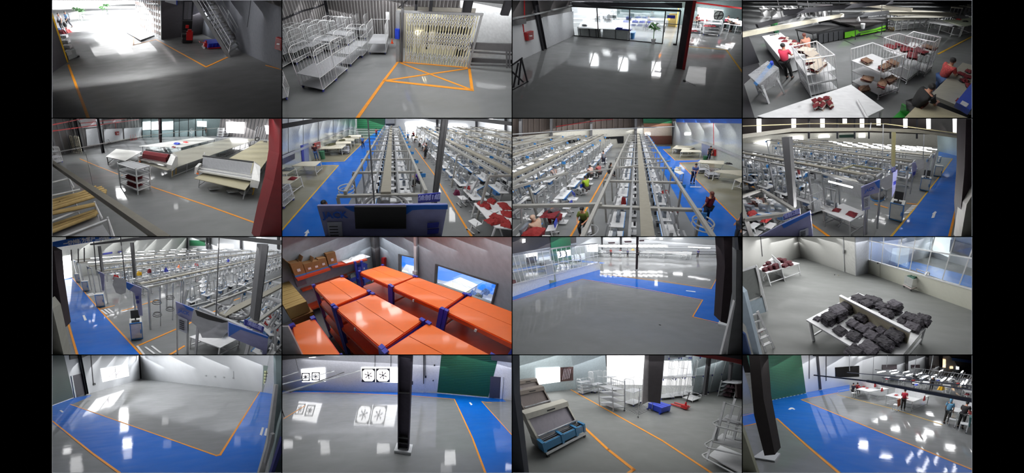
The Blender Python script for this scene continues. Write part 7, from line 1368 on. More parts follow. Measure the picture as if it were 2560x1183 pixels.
# far sewing area
b0 = R.at(880,165); b1 = R.at(2420,190); wallz(R,b0,b1,0,14,WALLW,'wall_back'); struct(R,'wall_sky',onwall(R,b0,b1,[(1700,-60),(2300,-60),(2300,60),(1700,0)],out=.2,th=.1),M('pale_blue_wall',(176,196,214),.6))
for x in (900,1090): struct(R,'column_far',onwall(R,b0,b1,[(x-12,-60),(x+12,-60),(x+8,140),(x-8,140)],out=.5,th=.3),DSTEEL)
for px in ([(960,55),(1030,52),(1030,66),(970,68)],[(1120,42),(1195,40),(1195,56),(1130,58)],[(1270,32),(1320,30),(1320,45),(1275,47)]): struct(R,'window_dark',onwall(R,b0,b1,px,out=.3,th=.1),M('dark_glass',(60,44,52)))
for px in ([(1370,5),(1430,5),(1430,25),(1372,28)],[(1475,15),(1505,15),(1505,28),(1475,28)]): struct(R,'window_2',onwall(R,b0,b1,px,out=.3,th=.1),DAY)
column(R, (1245,335), .22, 6, M('column_dark', (54,46,50), .8, spec=.15), foot=.12)
for r_ in range(9):
    y = 42+r_*11; beam(R,R.at3(890+r_*2,y+32,2.3),R.at3(2130,y+24+r_*3,2.3),.05,.06,'far overhead rail above the sewing area, row %s from the back' % ('one','two','three','four','five','six','seven','eight','nine')[r_],SHELFG if r_ % 2 else STEEL)
for i in range(90):
    r_ = i // 18; c_ = i % 18; sewing_station(R,R.at(900+c_*70+r_*18,108+r_*13+c_*1.5),0,'tiny sewing station in the far lines of the empty hall','far stations of the empty hall',lampframe=True,seat=False,detail=False,v=i)
for i in range(26): solo(R,'strip_lamp',MB().bar((-1.0,0,0),(1.0,0,0),.1),TUBEL,nth(i)+' lit tube lamp in the far row of the empty hall','lamp',R.at3(905+(i % 13)*50,98-(i//13)*12,2.4),group='far tube lamps of the empty hall')
for k,x in enumerate((1820,1915)): solo(R,'strip_lamp',MB().bar((-1.0,0,0),(1.0,0,0),.12),TUBEL,'single tube lamp far right in the empty hall, %s' % ('left','right')[k],'lamp',R.at3(x,104+k*6,2.4))
BT_ = M('bright_top', (225,226,222))
for k,(x,y,w) in enumerate([(900,195,2.5),(1045,200,3.0),(1190,200,2.6),(1330,205,2.2),(1430,205,4.2),(1625,215,4.6),(1740,218,1.8)]):
    t = table(R,R.at(x,y),0,w,1.4,.85,'bright white work table at the edge of the far area, %s from the left' % ('first','second','third','fourth','fifth','sixth','seventh')[k],M('lit_table',(244,246,250),.3),WHITE,group=None); solo(R,'white_board',MB().box(-w/2,-.03,.85,w/2,.03,1.3),M('lit_table',(244,246,250)),'white board standing on the far work table, %s from the left' % ('first','second','third','fourth','fifth','sixth','seventh')[k],'board',R.at(x,y))
person(R,R.at(990,205),R.at(990,400),'stand',RED,BLACK,'person in red standing at the far white tables'); person(R,R.at(1155,210),R.at(1200,100),'stand',M('blue_grey_shirt',(90,100,150),.8),BLACK,'person in blue-grey standing left of the dark column'); person(R,R.at(1850,215),R.at(1850,400),'stand',NAVY,BLACK,'person in navy standing alone at the far right'); person(R,R.at(1260,205),R.at(1300,100),'sit',BLACK,BLACK,'person in black seated right of the dark column'); person(R,R.at(1080,185),R.at(1100,100),'sit',MAROON,BLACK,'person in dark red seated between the far tables')
garment(R,(1205,140),1.0,YEL,'yellow bundle left of the dark column in the far area',.4,seed=2,h=.4)
struct(R,'column',onwall(R,*near(R,3.0),[(2112,-60),(2245,-60),(2238,300),(2150,870),(2085,850),(2128,300)],out=0,th=.3),M('column_dark',(54,46,50),.8,spec=.15)); struct(R,'column_base',MB().prism([R.at(*p) for p in ((2052,885),(2145,910),(2170,860),(2075,840))],0,.12),WALLW)
struct(R,'wall_right',onwall(R,*near(R,2.4),[(2245,-60),(2360,-60),(2360,1240),(2140,1240),(2235,640)],out=0,th=.1),M('dim_grey_wall',(110,112,114),.6)); solo(R,'white_pole',onwall(R,*near(R,2.2),[(2226,640),(2234,660),(2130,1240),(2075,1240)],out=0,th=.05),WHITE,'tapering white pole leaning at the lower right corner','pole'); solo(R,'black_junction',onwall(R,*near(R,2.2),[(2255,0),(2330,0),(2330,150),(2265,130)],out=0,th=.08),BLACK,'black box on the wall at the top right corner','box')
for a in ((945,345,50,36,14),(1060,350,50,36,14),(1150,360,60,40,14),(1340,310,200,90,8),(1100,270,200,90,8),(1545,330,60,40,9),(1660,350,90,60,13),(1830,308,55,40,13),(1915,315,60,36,12),(1440,465,30,60,8),(950,270,100,60,7),(1650,260,120,60,6),(575,540,40,140,1.6),(260,690,50,120,1.2)): shine(R,*a)
solo(R,'floor_drain',MB().box(-.06,-.03,0,.06,.03,.015),BLACK,'tiny dark fleck on the empty hall floor','fleck',R.at(1478,882))
flush_far(R, 'mass of tiny sewing stations in the far lines of the empty hall')
# ---- bay 12: packing room
R = Room(12, 'packing room', f=1500, hy=-250, H=3.4, vx=-1700)
lights(R, [(1.2, 4, 1.25), (4, 7, 2.0), (7, 30, 2.6)], tilt=.12)
FG2 = FL('grey_matt_floor', (120,122,120), .5, coat=.04)
struct(R,'floor',MB().prism([R.at(-60,1250),R.at(2360,1250),R.at(2360,-60),R.at(-60,-60)],-.08,0),FG2)
A = R.at(-60,372); Bq = R.at(590,205); Cq = R.at(1140,392); Dq = R.at(1260,362); Eq = R.at(2400,775)
WW = M('warm_white_wall', (200,200,196), .5, var=.02)
wallz(R,A,Bq,0,6,WW,'wall_back'); wallz(R,Bq,Cq,0,6,WW,'wall_back'); struct(R,'wall_return',MB().prism([Cq,Dq,(Dq[0]-.05,Dq[1]+.1),(Cq[0],Cq[1]+.1)],0,6),M('cool_white_wall',(200,204,212),.5))
for px,o in (([(180,-20),(186,-20),(206,195),(200,198)],STEEL),([(572,-20),(576,-20),(592,205),(588,205)],SHELFG)): struct(R,'wall_seam',onwall(R,A,Bq,px,out=.03,th=.03),o)
d = struct(R,'door_1',onwall(R,Bq,Cq,[(1018,-20),(1132,-20),(1138,388),(1030,352)],out=.03,th=.04),M('door_white',(206,206,202),.5)); struct(R,'trim_door',onwall(R,Bq,Cq,[(1012,-20),(1019,-20),(1031,352),(1026,350)],out=.05,th=.04),SHELFG); struct(R,'trim_corner',onwall(R,Bq,Cq,[(1130,-20),(1138,-20),(1146,392),(1138,390)],out=.05,th=.05),SHELFG)
struct(R,'door_handle',onwall(R,Bq,Cq,[(1018,135),(1032,130),(1030,165),(1018,170)],out=.1,th=.06),ALU,d)
zs = R.top(Dq, 232)
lw_ = wallz(R,Dq,Eq,0,zs,M('cream_low_wall',(206,206,192),.5,var=.02),'wall_right')
for x in (1280,1385,1545,1665,1830,2010,2200,1470,1990): 
    a = R.on(Dq, Eq, x, 400)[:2]; 
    struct(R,'trim_mullion',MB().box(a[0]-.02,a[1]-.02,zs,a[0]+.02,a[1]+.02,zs+3),WHITE) if x not in (1470,1990) else None
struct(R,'trim_rail',MB().bar((*Dq,zs),(*Eq,zs),.06),WHITE); z2 = R.top(Dq,40); struct(R,'trim_rail',MB().bar((*Dq,z2),(*Eq,z2),.05),WHITE)
struct(R,'window_glass',MB().prism([(Dq[0],Dq[1]+.02),(Eq[0],Eq[1]+.02),(Eq[0],Eq[1]+.04),(Dq[0],Dq[1]+.04)],zs,zs+3),M('partition_glass',(205,222,228)))
d = struct(R,'door_2',onwall(R,Dq,Eq,[(1282,238),(1380,262),(1380,400),(1285,365)],out=.02,th=.03),M('cream_low_wall',(206,206,192))); struct(R,'door_knob',onwall(R,Dq,Eq,[(1356,256),(1368,257),(1368,268),(1356,267)],out=.08,th=.06),BLACK,d)
# beyond the glass: blue lane and white walls
paint(R,[(1500,285),(1690,242),(2400,425),(2400,560),(1700,330)],M('bright_blue_floor',(30,128,226),.25),.008); 
g0 = R.at(1240,330); g1 = R.at(1700,240); g2 = R.at(1880,195); g3 = R.at(2420,350)
BWL = M('sky_tint_wall', (186,200,232), .5)
wallz(R,g0,R.at(1530,290),0,6,BWL,'wall_outer'); wallz(R,R.at(1530,290),g2,0,6,M('cool_white_wall',(200,204,212)),'wall_outer'); wallz(R,g2,g3,0,6,WALLW,'wall_outer')
struct(R,'window_dark',onwall(R,g2,g3,[(2092,28),(2400,110),(2400,245),(2080,150)],out=.1,th=.06),M('window_brown',(56,36,34),.4)); struct(R,'window_1',onwall(R,g2,g3,[(1890,0),(2088,10),(2080,160),(2068,205),(1895,130)],out=.06,th=.05),M('bright_room',(235,245,245)))
for px in ([(1536,30),(1544,30),(1535,268),(1527,268)],[(1690,20),(1697,20),(1690,238),(1683,238)],[(1884,-20),(1892,-20),(1886,160),(1879,162)]): struct(R,'wall_seam',onwall(R,g0,g2,px,out=.15,th=.03),STEEL)
lamp(R, (*R.at(1750, 300), 2.2), 30, .9)  # added unseen light to brighten the lane beyond the glass
# big table with divider
t = qtable(R,[(640,830),(1480,1330),(1882,855),(1160,560)],.8,'white packing table in the foreground with a divider board',WHITE,WHITE,th=.05,low=.2,lw=.06)
pa = R.at(985,682,.8); pb = R.at(1655,1062,.8); zz = R.top(pa,590); zz = max(.95,min(1.5,zz))
dn = np.array((pb[1]-pa[1], pa[0]-pb[0])); dn = dn/np.linalg.norm(dn)*.03
t.part('divider_board',MB().prism([(pa[0]-dn[0]-t.c[0],pa[1]-dn[1]-t.c[1]),(pb[0]-dn[0]-t.c[0],pb[1]-dn[1]-t.c[1]),(pb[0]+dn[0]-t.c[0],pb[1]+dn[1]-t.c[1]),(pa[0]+dn[0]-t.c[0],pa[1]+dn[1]-t.c[1])],.8,zz),M('divider_cream',(222,212,186),.5)); t.part('divider_rail',MB().bar((pa[0]-t.c[0],pa[1]-t.c[1],zz),(pb[0]-t.c[0],pb[1]-t.c[1],zz),.09,.04),WHITE)
DK = M('dark_denim',(52,49,56),.8,var=.8,scale=22,bump=.8); DK2 = M('grey_denim',(78,74,82),.8,var=.7,scale=22,bump=.8)
g = random.Random(3); names = ('lowest','second','third','fourth','fifth','sixth','seventh','top')
piles = [((960,800),.8,7,.2,'large left pile'),((870,850),.8,6,.16,'front of the large left pile'),((1060,740),.8,6,.17,'rear of the large left pile'),((750,825),.8,1,.1,'small pile at the far left corner'),((1190,835),.8,4,.13,'pile in the second row by the divider'),((1110,890),.8,3,.13,'second row, middle pile'),((985,950),.8,2,.13,'second row, front pile'),((1280,915),.8,3,.12,'third row pile at the divider'),((1210,940),.8,3,.13,'third row middle pile'),((1130,1000),.8,2,.14,'third row front pile'),((1390,960),.8,3,.12,'fourth row pile at the divider'),((1300,1000),.8,3,.14,'fourth row middle pile'),((1520,1030),.8,6,.17,'pile at the divider end'),((1430,1090),.8,4,.15,'pile in the bottom row, right'),((1260,1130),.8,3,.17,'pile in the bottom row, middle'),((1120,1160),.8,2,.15,'pile in the bottom row, left'),((1160,640),.8,4,.18,'rear side, farthest pile'),((1260,640),.8,4,.17,'rear side, second pile'),((1330,665),.8,4,.17,'rear side, third pile'),((1250,690),.8,4,.17,'rear side, pile against the divider'),((1400,720),.8,4,.17,'rear side, fourth pile'),((1520,740),.8,7,.17,'rear side, tall fanned pile'),((1440,790),.8,4,.15,'rear side, pile in front of the fanned one'),((1660,830),.8,4,.16,'rear side, right block first pile'),((1740,860),.8,4,.17,'rear side, right block second pile'),((1800,850),.8,4,.15,'rear side, right block outermost pile'),((1700,920),.8,3,.15,'rear side, right block nearest pile'),((1600,850),.8,2,.12,'rear side, small pile at the right block')]
ang = math.atan2(pb[1]-pa[1], pb[0]-pa[0])
for (px, z, n, s, wn_) in piles:
    s = round(s*1.2, 2)
    base = R.at(*px, z)
    for i in range(n):
        solo(R,'folded_trousers',lambda i=i: MB().cloth(-s,-s*.8,s,s*.8,0,.055,i % 4,8,.12,.5,.035),DK if i % 2 else DK2,'dark folded trousers, %s layer, %s' % (names[i],wn_),'trousers',(base[0]+g.uniform(-.03,.03),base[1]+g.uniform(-.03,.03),z+i*.042),round(ang+g.choice((-.2,-.1,0,.1,.2)),2),key='ft%.2f%d' % (s,i % 4))
# back double table
t = qtable(R,[(165,322),(240,362),(575,265),(300,208)],.75,'white double table with dark red piles in the far corner',WHITE,WHITE)
pc = R.at(310,235,.75); pd = R.at(395,318,.75); t.part('divider_board',MB().prism([(pc[0]-t.c[0],pc[1]-t.c[1]),(pd[0]-t.c[0],pd[1]-t.c[1]),(pd[0]-t.c[0]+.03,pd[1]-t.c[1]+.02),(pc[0]-t.c[0]+.03,pc[1]-t.c[1]+.02)],.0,1.1),WHITE)
MD = M('dark_maroon_pile', (74,18,28), .9, var=.4, scale=12, bump=.4)
for k,(x,y,n,s,wn_) in enumerate([(240,325,3,.17,'front left'),(290,315,4,.15,'front middle'),(345,305,5,.16,'front right against the divider'),(268,262,3,.15,'rear left'),(230,275,1,.12,'far left single'),(370,235,4,.2,'behind the divider'),(420,240,4,.18,'behind the divider, second'),(470,265,4,.2,'right half, middle'),(430,285,3,.18,'right half, front'),(490,270,2,.15,'right half, outer')]):
    base = R.at(x, y+15, .75)
    for i in range(n): solo(R,'folded_trousers',lambda i=i: MB().cloth(-s,-s*.8,s,s*.8,0,.07,i % 4,5,.12,.75,.02),MD,'dark red folded piece, %s layer, %s on the far corner table' % (names[i],wn_),'trousers',(*base,.75+i*.055),.3,key='fm%.2f%d' % (s,i % 4))
# trolley
t = Thing(R,'laundry_trolley','wrapped white trolley with green cloth on top by the low wall','trolley',R.at(1700,510),-.55); t.part('basket',MB().box(-.36,-.27,.2,.36,.27,.62),PLAST); t.part('frame',MB().bar((-.38,-.29,.14),(.38,-.29,.14),.04).bar((.38,-.29,.14),(.38,.29,.14),.04).bar((-.38,-.29,.14),(-.38,.29,.14),.04).tube((.4,.29,.1),(.4,.29,.85),.02).tube((.4,-.29,.1),(.4,-.29,.85),.02).bar((.4,-.29,.85),(.4,.29,.85),.03),M('pinkish_frame',(206,190,190),.5)); t.part('green_cloth',MB().cloth(-.32,-.25,.34,.25,.62,.1,5,6),M('dark_green_cloth',(44,84,70),.8))
for x in (-.33, .33):
    for y in (-.24,.24): t.part('caster',MB().bar((x-.02,y,.05),(x+.02,y,.05),.05,n=8),BLACK)
garment(R,(1850,372),.95,WHITE,'white crumpled plastic hanging over the trolley handle',.14,seed=3,h=.12); solo(R,'white_tape',MB().bar((-.3,0,0),(.3,.1,0),.03),WHITE,'white marking beyond the glass on the blue lane','marking',R.at(1650,268)) 
# leaning framed glass and ladder
fa,fb = R.at(-40,830),R.at(245,765); t = Thing(R,'glass_door_leaf','white framed door leaf with dark glass standing open at the left','door',fa); rel = lambda px,o=.0,h=.04: onwall(R,fa,fb,px,out=o,th=h).mv(-fa[0],-fa[1])
t.part('glass_panel',rel([(-20,350),(140,300),(190,600),(40,660),(-20,600)]),M('smoked_glass',(118,122,120),.25)); t.part('lower_panel',rel([(38,650),(205,585),(258,745),(70,800),(45,700)],.02),M('aqua_panel',(188,206,220),.4))
for px in ([(-20,335),(145,280),(150,300),(-20,355)],[(132,290),(150,285),(262,740),(245,748)],[(-20,560),(0,560),(75,800),(60,810)],[(35,650),(208,582),(210,592),(38,662)]): t.part('frame_bar',rel(px,.04,.06),WHITE)
t.part('door_knob', rel([(184,580),(200,578),(201,595),(185,597)], .1, .06), BLACK)
struct(R,'window_left',onwall(R,*near(R,1.6),[(-60,480),(20,560),(190,1240),(130,1240),(40,900),(-60,760)],out=0,th=.06),M('aqua_panel',(188,206,220))); struct(R,'floor_blue',onwall(R,*near(R,1.5),[(-60,900),(30,980),(100,1240),(-60,1240)],out=0,th=.02),M('deep_blue_panel',(30,70,130),.5))
t = Thing(R,'step_ladder','white folding step ladder at the left wall','ladder',R.at(250,1080)); o_ = t.base; gg = lambda px,z: tuple(np.array(R.at3(*px,z))-np.array((*o_[:2],0)))
def lad(p, z): return gg(p, z)
A1,A2 = lad((75,775),1.35),lad((240,1150),0.0); B1_,B2_ = lad((155,745),1.35),lad((320,1115),0.0)
for p,q in ((A1,A2),(B1_,B2_)): t.part('side_rail',MB().bar(p,q,.05,.03),WHITE)
for k in (.04,.2,.42,.6,.8): p = np.array(A1)+(np.array(A2)-A1)*k; q = np.array(B1_)+(np.array(B2_)-B1_)*k; t.part('step',MB().bar(p,q,.1 if k > .3 else .04,.025),WHITE)
t.part('rear_leg',MB().bar(A1,tuple(np.array(A2)+(-.1,.5,0)),.03).bar(B1_,tuple(np.array(B2_)+(-.1,.5,0)),.03),SHELFG); garment(R,(205,935),.62,MAROON,'dark red scrap lying on the ladder step',.07,seed=1,h=.05)
for k,(x,y,m) in enumerate([(925,382,BLACK),(962,388,M('straw',(190,180,150)))]): solo(R,'floor_scrap',MB().ell((0,0,.02),(.05,.03,.02),7,4),m,'%s scrap on the packing room floor' % ('black','pale straw')[k],'scrap',R.at(x,y))

# ---- bay 13: empty hall with blue lanes
R = Room(13, 'blue lane hall', f=1500, hy=20, H=4.0, vx=2296)
lights(R, [(1.8, 6, .75), (6, 60, 1.2)])
struct(R,'floor',MB().prism([R.at(-60,1250),R.at(2360,1250),R.at(2500,180),R.at(-60,180)],-.08,0),FG)
paint(R,[(-60,530),(230,430),(395,402),(380,420),(190,500),(1640,1010),(1690,1000),(2075,372),(2230,395),(2050,1250),(760,1250),(-60,640)],FB)
line(R,[(185,498),(900,748),(1640,1010),(1680,1003),(2075,372)],.09,ORA); line(R,[(-20,645),(400,985),(740,1230)],.09,ORA); line(R,[(2222,400),(2175,700)],.07,ORA); line(R,[(2145,870),(2050,1230)],.07,ORA)
for x in (2090,2135): paint(R,[(x+8,728),(x+28,732),(x+6,812),(x-16,802)] if x < 2100 else [(x+2,738),(x+20,738),(x+4,815),(x-18,808)],WHITE,.02,'floor_mark')
paint(R, [(75,560),(95,556),(118,574),(100,580)], WHITE, .02, 'floor_arrow')
S0 = R.at(-60,535); S1 = R.at(218,432); D1 = R.at(345,398); E1 = R.at(895,243); F1 = R.at(2090,372); G1_ = R.at(2225,398)
GD = M('dark_green_shutter',(20,52,42),.5); sh = wallz(R,S0,S1,0,8,GD,'wall_shutter')
for i in range(24): a_ = i*.16+.1; struct(R,'shutter_slat',MB().prism([(S0[0],S0[1]-.03),(S1[0],S1[1]-.03),S1,S0],a_,a_+.04),M('green_slat_dark',(30,70,56),.5),parent=sh)
struct(R,'trim_sill',MB().bar((S0[0],S0[1]-.05,.03),(S1[0],S1[1]-.05,.03),.06),WHITE)
wallz(R,S1,E1,0,9,WALLW,'wall_left'); wallz(R,E1,F1,0,9,WALLW,'wall_back'); wallz(R,F1,(G1_[0]+.02,G1_[1]),0,9,M('pale_wall',(172,176,180)),'wall_back')
struct(R,'wall_upper',onwall(R,S1,E1,[(170,-60),(520,-60),(300,30),(176,50)],out=.1,th=.08),DARKW)
d = struct(R,'door_1',onwall(R,S1,E1,[(196,212),(290,188),(332,392),(238,425)],out=.08,th=.08),M('door_dark',(58,54,62),.5)); struct(R,'trim_door',onwall(R,S1,E1,[(188,212),(198,210),(236,428),(226,432)],out=.1,th=.1),WHITE)
column(R,(352,398),.25,9,DSTEEL,foot=.06); column(R,(885,246),.26,9,DSTEEL,foot=.08); column(R,(1442,294),.3,9,DSTEEL,foot=.08)
struct(R,'window_1',onwall(R,S1,E1,[(484,140),(752,95),(768,212),(508,272)],out=.06,th=.06),DAY); struct(R,'window_frame',onwall(R,S1,E1,[(622,118),(628,116),(640,232),(634,234)],out=.09,th=.04),ALU)
for k,px in enumerate([[(634,200),(700,118),(706,120),(640,208)],[(555,225),(625,165),(628,170),(558,230)]]): struct(R,'window_stair_shadow',onwall(R,S1,E1,px,out=.1,th=.03),M('pale_stair',(214,206,214),.6))
solo(R,'socket_box',onwall(R,S1,E1,[(408,285),(430,282),(432,302),(410,305)],out=.08,th=.08),BLACK,'black socket box at the end of the cable left of the window','box'); solo(R,'wall_cable',onwall(R,S1,E1,[(382,-20),(387,-20),(415,288),(410,288)],out=.05,th=.03),STEEL,'thin cable running down the wall left of the bright window','cable')
for k,x in enumerate((1537,1628,1718,1812)): solo(R,'socket_plate',onwall(R,E1,F1,[(x-8,203+k*8),(x+8,204+k*8),(x+8,219+k*8),(x-8,218+k*8)],out=.05,th=.04),SHELFG,'small grey socket on the back wall, %s from the left' % ('first','second','third','fourth')[k],'socket')
solo(R,'wall_cable',onwall(R,E1,F1,[(1810,165),(1814,165),(1816,232),(1812,232)],out=.04,th=.03),SHELFG,'short cable above the right socket on the back wall','cable')
# right: open door and white angled window frame
t = Thing(R,'open_door','green tinted doorway with stacked window grille at the far right','door',F1); rel = lambda px,o=.05,h=.05: onwall(R,E1,F1,px,out=o,th=h).mv(-F1[0],-F1[1])
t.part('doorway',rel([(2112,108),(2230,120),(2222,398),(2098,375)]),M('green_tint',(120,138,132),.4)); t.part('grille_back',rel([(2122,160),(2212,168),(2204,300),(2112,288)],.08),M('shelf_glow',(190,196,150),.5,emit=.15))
for k in range(4): t.part('grille_bar',rel([(2118,180+k*30),(2210,188+k*30),(2210,194+k*30),(2117,186+k*30)],.12,.03),BLACK)
for k in range(3): t.part('grille_bar',rel([(2140+k*26,162),(2145+k*26,162),(2138+k*26,298),(2133+k*26,298)],.12,.03),BLACK)
t.part('threshold',rel([(2100,300),(2206,312),(2222,398),(2098,375)],.1),M('grey_step',(150,156,150),.5))
for k,(px,m) in enumerate([([(2232,-60),(2360,-60),(2360,1240),(2170,1240),(2215,800),(2240,300)],M('aqua_wall',(170,192,196))),([(2235,300),(2262,300),(2200,900),(2110,1240),(2050,1240),(2150,900)],WHITE),([(2270,700),(2360,400),(2360,1240),(2180,1240),(2200,1050)],M('aqua_wall',(170,192,196))),([(2300,830),(2330,880),(2200,1240),(2170,1240)],NAVY),([(2200,800),(2228,790),(2222,860),(2140,1120),(2130,1090)],SHELFG)]): struct(R,'wall_right' if k != 1 else 'trim_frame',onwall(R,*near(R,2.4-k*.08),px,out=0,th=.05),m)
for a in ((660,420,240,200,6),(715,600,90,110,9),(720,720,80,90,9),(750,890,90,110,10),(755,1000,80,90,3),(150,960,80,60,4),(240,1100,120,180,2.2),(1130,640,60,100,1.2),(1150,890,80,80,.8),(1850,850,60,120,.8)): shine(R,*a)
# ---- bay 14: hall with fans and green shutter
R = Room(14, 'fan hall', f=1500, hy=-56, H=4.7, vx=1511)
lights(R, [(1.8, 7, .7), (7, 60, 1.7)])
struct(R,'floor',MB().prism([R.at(-60,1250),R.at(2360,1250),R.at(2500,200),R.at(-60,200)],-.08,0),FG)
W0 = R.at(-60, 352); W1 = R.at(1550, 382); W2 = R.at(2060, 430); W3 = R.at(2420, 470)
LW = M('lilac_white_wall', (198,199,208), .5)
paint(R,[(-60,365),(600,345),(1550,385),(2070,432),(2200,440),(2240,470),(2000,470),(2360,860),(2360,1250),(2070,1250),(1725,445),(1300,408),(600,380),(-60,382)],FB)
line(R,[(60,378),(600,382),(1300,410),(1722,444),(1900,830),(2050,1230)],.09,ORA); line(R,[(2330,840),(1995,468),(2090,480)],.07,ORA); line(R,[(20,640),(230,510)],.07,ORA); paint(R,[(1868,480),(1884,478),(1903,500),(1888,507)],WHITE,.02,'floor_arrow')
wallz(R, W0, W1, 0, 9, LW, 'wall_back'); wallz(R, W2, W3, 0, 9, LW, 'wall_back')
sh = wallz(R, W1, W2, 0, 9, M('shutter_green', (24,74,54), .5), 'wall_shutter')
for i in range(26): struct(R,'shutter_slat',MB().prism([(W1[0],W1[1]-.04),(W2[0],W2[1]-.04),W2,W1],.1+i*.17,.15+i*.17),M('green_slat_mid',(34,92,68),.5),parent=sh)
struct(R,'trim_sill',MB().bar((W1[0],W1[1]-.06,.03),(W2[0],W2[1]-.06,.03),.06),WHITE)
struct(R,'wall_upper',onwall(R,W0,W1,[(-60,-60),(500,-60),(430,10),(-60,62)],out=.15,th=.1),DARKW); struct(R,'wall_upper',onwall(R,W2,W3,[(2085,-60),(2420,-60),(2420,95),(2092,55)],out=.15,th=.1),DARKW)
for x,y,w_ in ((82,348,.34),(590,340,.34),(1392,374,.34),(2200,440,.26)): column(R,(x,y),w_,9,DSTEEL,foot=.08)
struct(R,'door_1',onwall(R,W2,W3,[(2082,215),(2185,225),(2172,435),(2070,428)],out=.06,th=.06),M('door_dark',(58,54,62))); struct(R,'trim_door',onwall(R,W2,W3,[(2186,222),(2212,225),(2196,440),(2176,438)],out=.06,th=.06),LW)
for px in ([(192,150),(430,132),(435,268),(205,275)],[(792,130),(1175,132),(1178,282),(798,268)],[(272,-20),(335,-20),(335,28),(272,32)]): struct(R,'window_1',onwall(R,W0,W1,px,out=.06,th=.06),DAY)
for k,(x,y,w_) in enumerate([(866,205,134),(1010,205,138),(242,222,80),(342,215,80)]):
    t = Thing(R,'extractor_fan','square black framed wall fan with white round opening, %s' % ('third from the left','fourth from the left','leftmost','second from the left')[k],'fan',R.on(W0,W1,x,y)); V = t.base; h = w_/2; o2 = lambda px,o,th=.05: onwall(R,W0,W1,px,out=o,th=th).mv(-V[0],-V[1],-V[2])
    for q in ([(x-h,y-h),(x+h,y-h),(x+h,y-h+8),(x-h,y-h+8)],[(x-h,y+h-8),(x+h,y+h-8),(x+h,y+h),(x-h,y+h)],[(x-h,y-h),(x-h+8,y-h),(x-h+8,y+h),(x-h,y+h)],[(x+h-8,y-h),(x+h,y-h),(x+h,y+h),(x+h-8,y+h)]): t.part('frame_bar',o2(q,.12),BLACK)
    for sx,sy in ((-1,-1),(1,-1),(1,1),(-1,1)): t.part('corner_plate',o2([(x+sx*h,y+sy*h),(x+sx*h*.45,y+sy*h),(x+sx*h*.72,y+sy*h*.72),(x+sx*h,y+sy*h*.45)],.11),BLACK)
    bl = t.part('hub',o2([(x+10*cos(q),y+10*sin(q)) for q in [i*pi/4 for i in range(8)]],.16),DSTEEL)
    for i in range(6): q = i*pi/3+.3; c,s = cos(q),sin(q); t.part('blade',o2([(x+8*c-3*s,y+8*s+3*c),(x+h*.55*c-7*s,y+h*.55*s+7*c),(x+h*.6*c+4*s,y+h*.6*s-4*c),(x+8*c+3*s,y+8*s-3*c)],.15,.02),M('blade_brown',(96,80,84),.5),parent=bl)
for k,x in enumerate((930,1090)): solo(R,'fan_cable',onwall(R,W0,W1,[(x-2,-40),(x+2,-40),(x,120),(x-4,120)],out=.06,th=.03),BLACK,'thin black cable coming down to the wall fans, %s' % ('left','right')[k],'cable')
for k,(px,) in enumerate([([(1516,98),(1530,98),(1530,114),(1516,114)],),([(1503,252),(1518,252),(1511,268),(1506,266)],),([(1425,210),(1442,210),(1442,232),(1425,232)],),([(1298,265),(1308,265),(1308,300),(1298,300)],),([(2265,360),(2278,360),(2278,382),(2265,382)],)]): solo(R,'wall_switch',onwall(R,W0,W1,px,out=.08,th=.05),DSTEEL,'small dark switch on the lilac wall, %s' % ('upper left of the shutter','lower left of the shutter','beside the thin conduit','right of the big column','by the right edge')[k],'switch')
for px in ([(1425,-20),(1432,-20),(1430,212),(1424,212)],[(1410,-20),(1418,-20),(1418,290),(1410,290)]): solo(R,'wall_conduit',onwall(R,W0,W1,px,out=.1,th=.05),DSTEEL,'dark conduit on the lilac wall, %s' % ('right' if px[0][0] == 1425 else 'left'),'pipe')
# big column in front
p = R.at(1215,950); struct(R,'column',MB().box(p[0]-.27,p[1]-.2,.1,p[0]-.23,p[1]+.2,9).box(p[0]+.23,p[1]-.2,.1,p[0]+.27,p[1]+.2,9).box(p[0]-.23,p[1]-.02,.1,p[0]+.23,p[1]+.02,9),M('column_violet',(74,70,82),.8,spec=.15)); struct(R,'column_base',MB().box(p[0]-.42,p[1]-.35,0,p[0]+.42,p[1]+.35,.14),WALLW)
for z in (.5,.8,3.0): struct(R,'column_stiffener',MB().box(p[0]-.23,p[1]-.2,z,p[0]+.23,p[1]-.02,z+.02),STEEL)
for k,(a,b,z) in enumerate([((-40,395),(790,155),3.0),((-40,305),(520,165),3.0),((-40,235),(160,172),3.1),((80,372),(620,175),2.95),((160,-20),(165,160),3.1)]):
    if k < 4: beam(R,R.at3(*a,z),R.at3(*b,z),.07,.05,'grey overhead rail at the upper left of the fan hall, %s' % ('longest','middle','short top one','lower thin one')[k],ALU if k != 3 else STEEL)
    else: rod(R,a[0],a[1],b[0],b[1],z,'thin rod holding the overhead rails of the fan hall')
solo(R,'trolley_corner',MB().path([(0,0,0),(0,0,.9),(-.6,.2,.9)],.03,5),DSTEEL,'dark trolley handle cut off by the left edge','trolley',R.at(22,620))
for a in ((270,470,70,140,9),(395,470,130,150,10),(875,490,110,150,8),(1020,500,120,160,8),(1115,500,70,160,10),(375,660,70,100,6),(400,790,80,160,5),(430,930,90,120,2.5),(985,720,110,130,6),(1010,880,120,200,3),(1725,870,100,90,4),(1680,1030,110,140,4),(1640,1130,110,100,1.2),(20,760,60,160,8),(60,880,90,120,3),(2280,1080,90,160,6)): shine(R,*a)
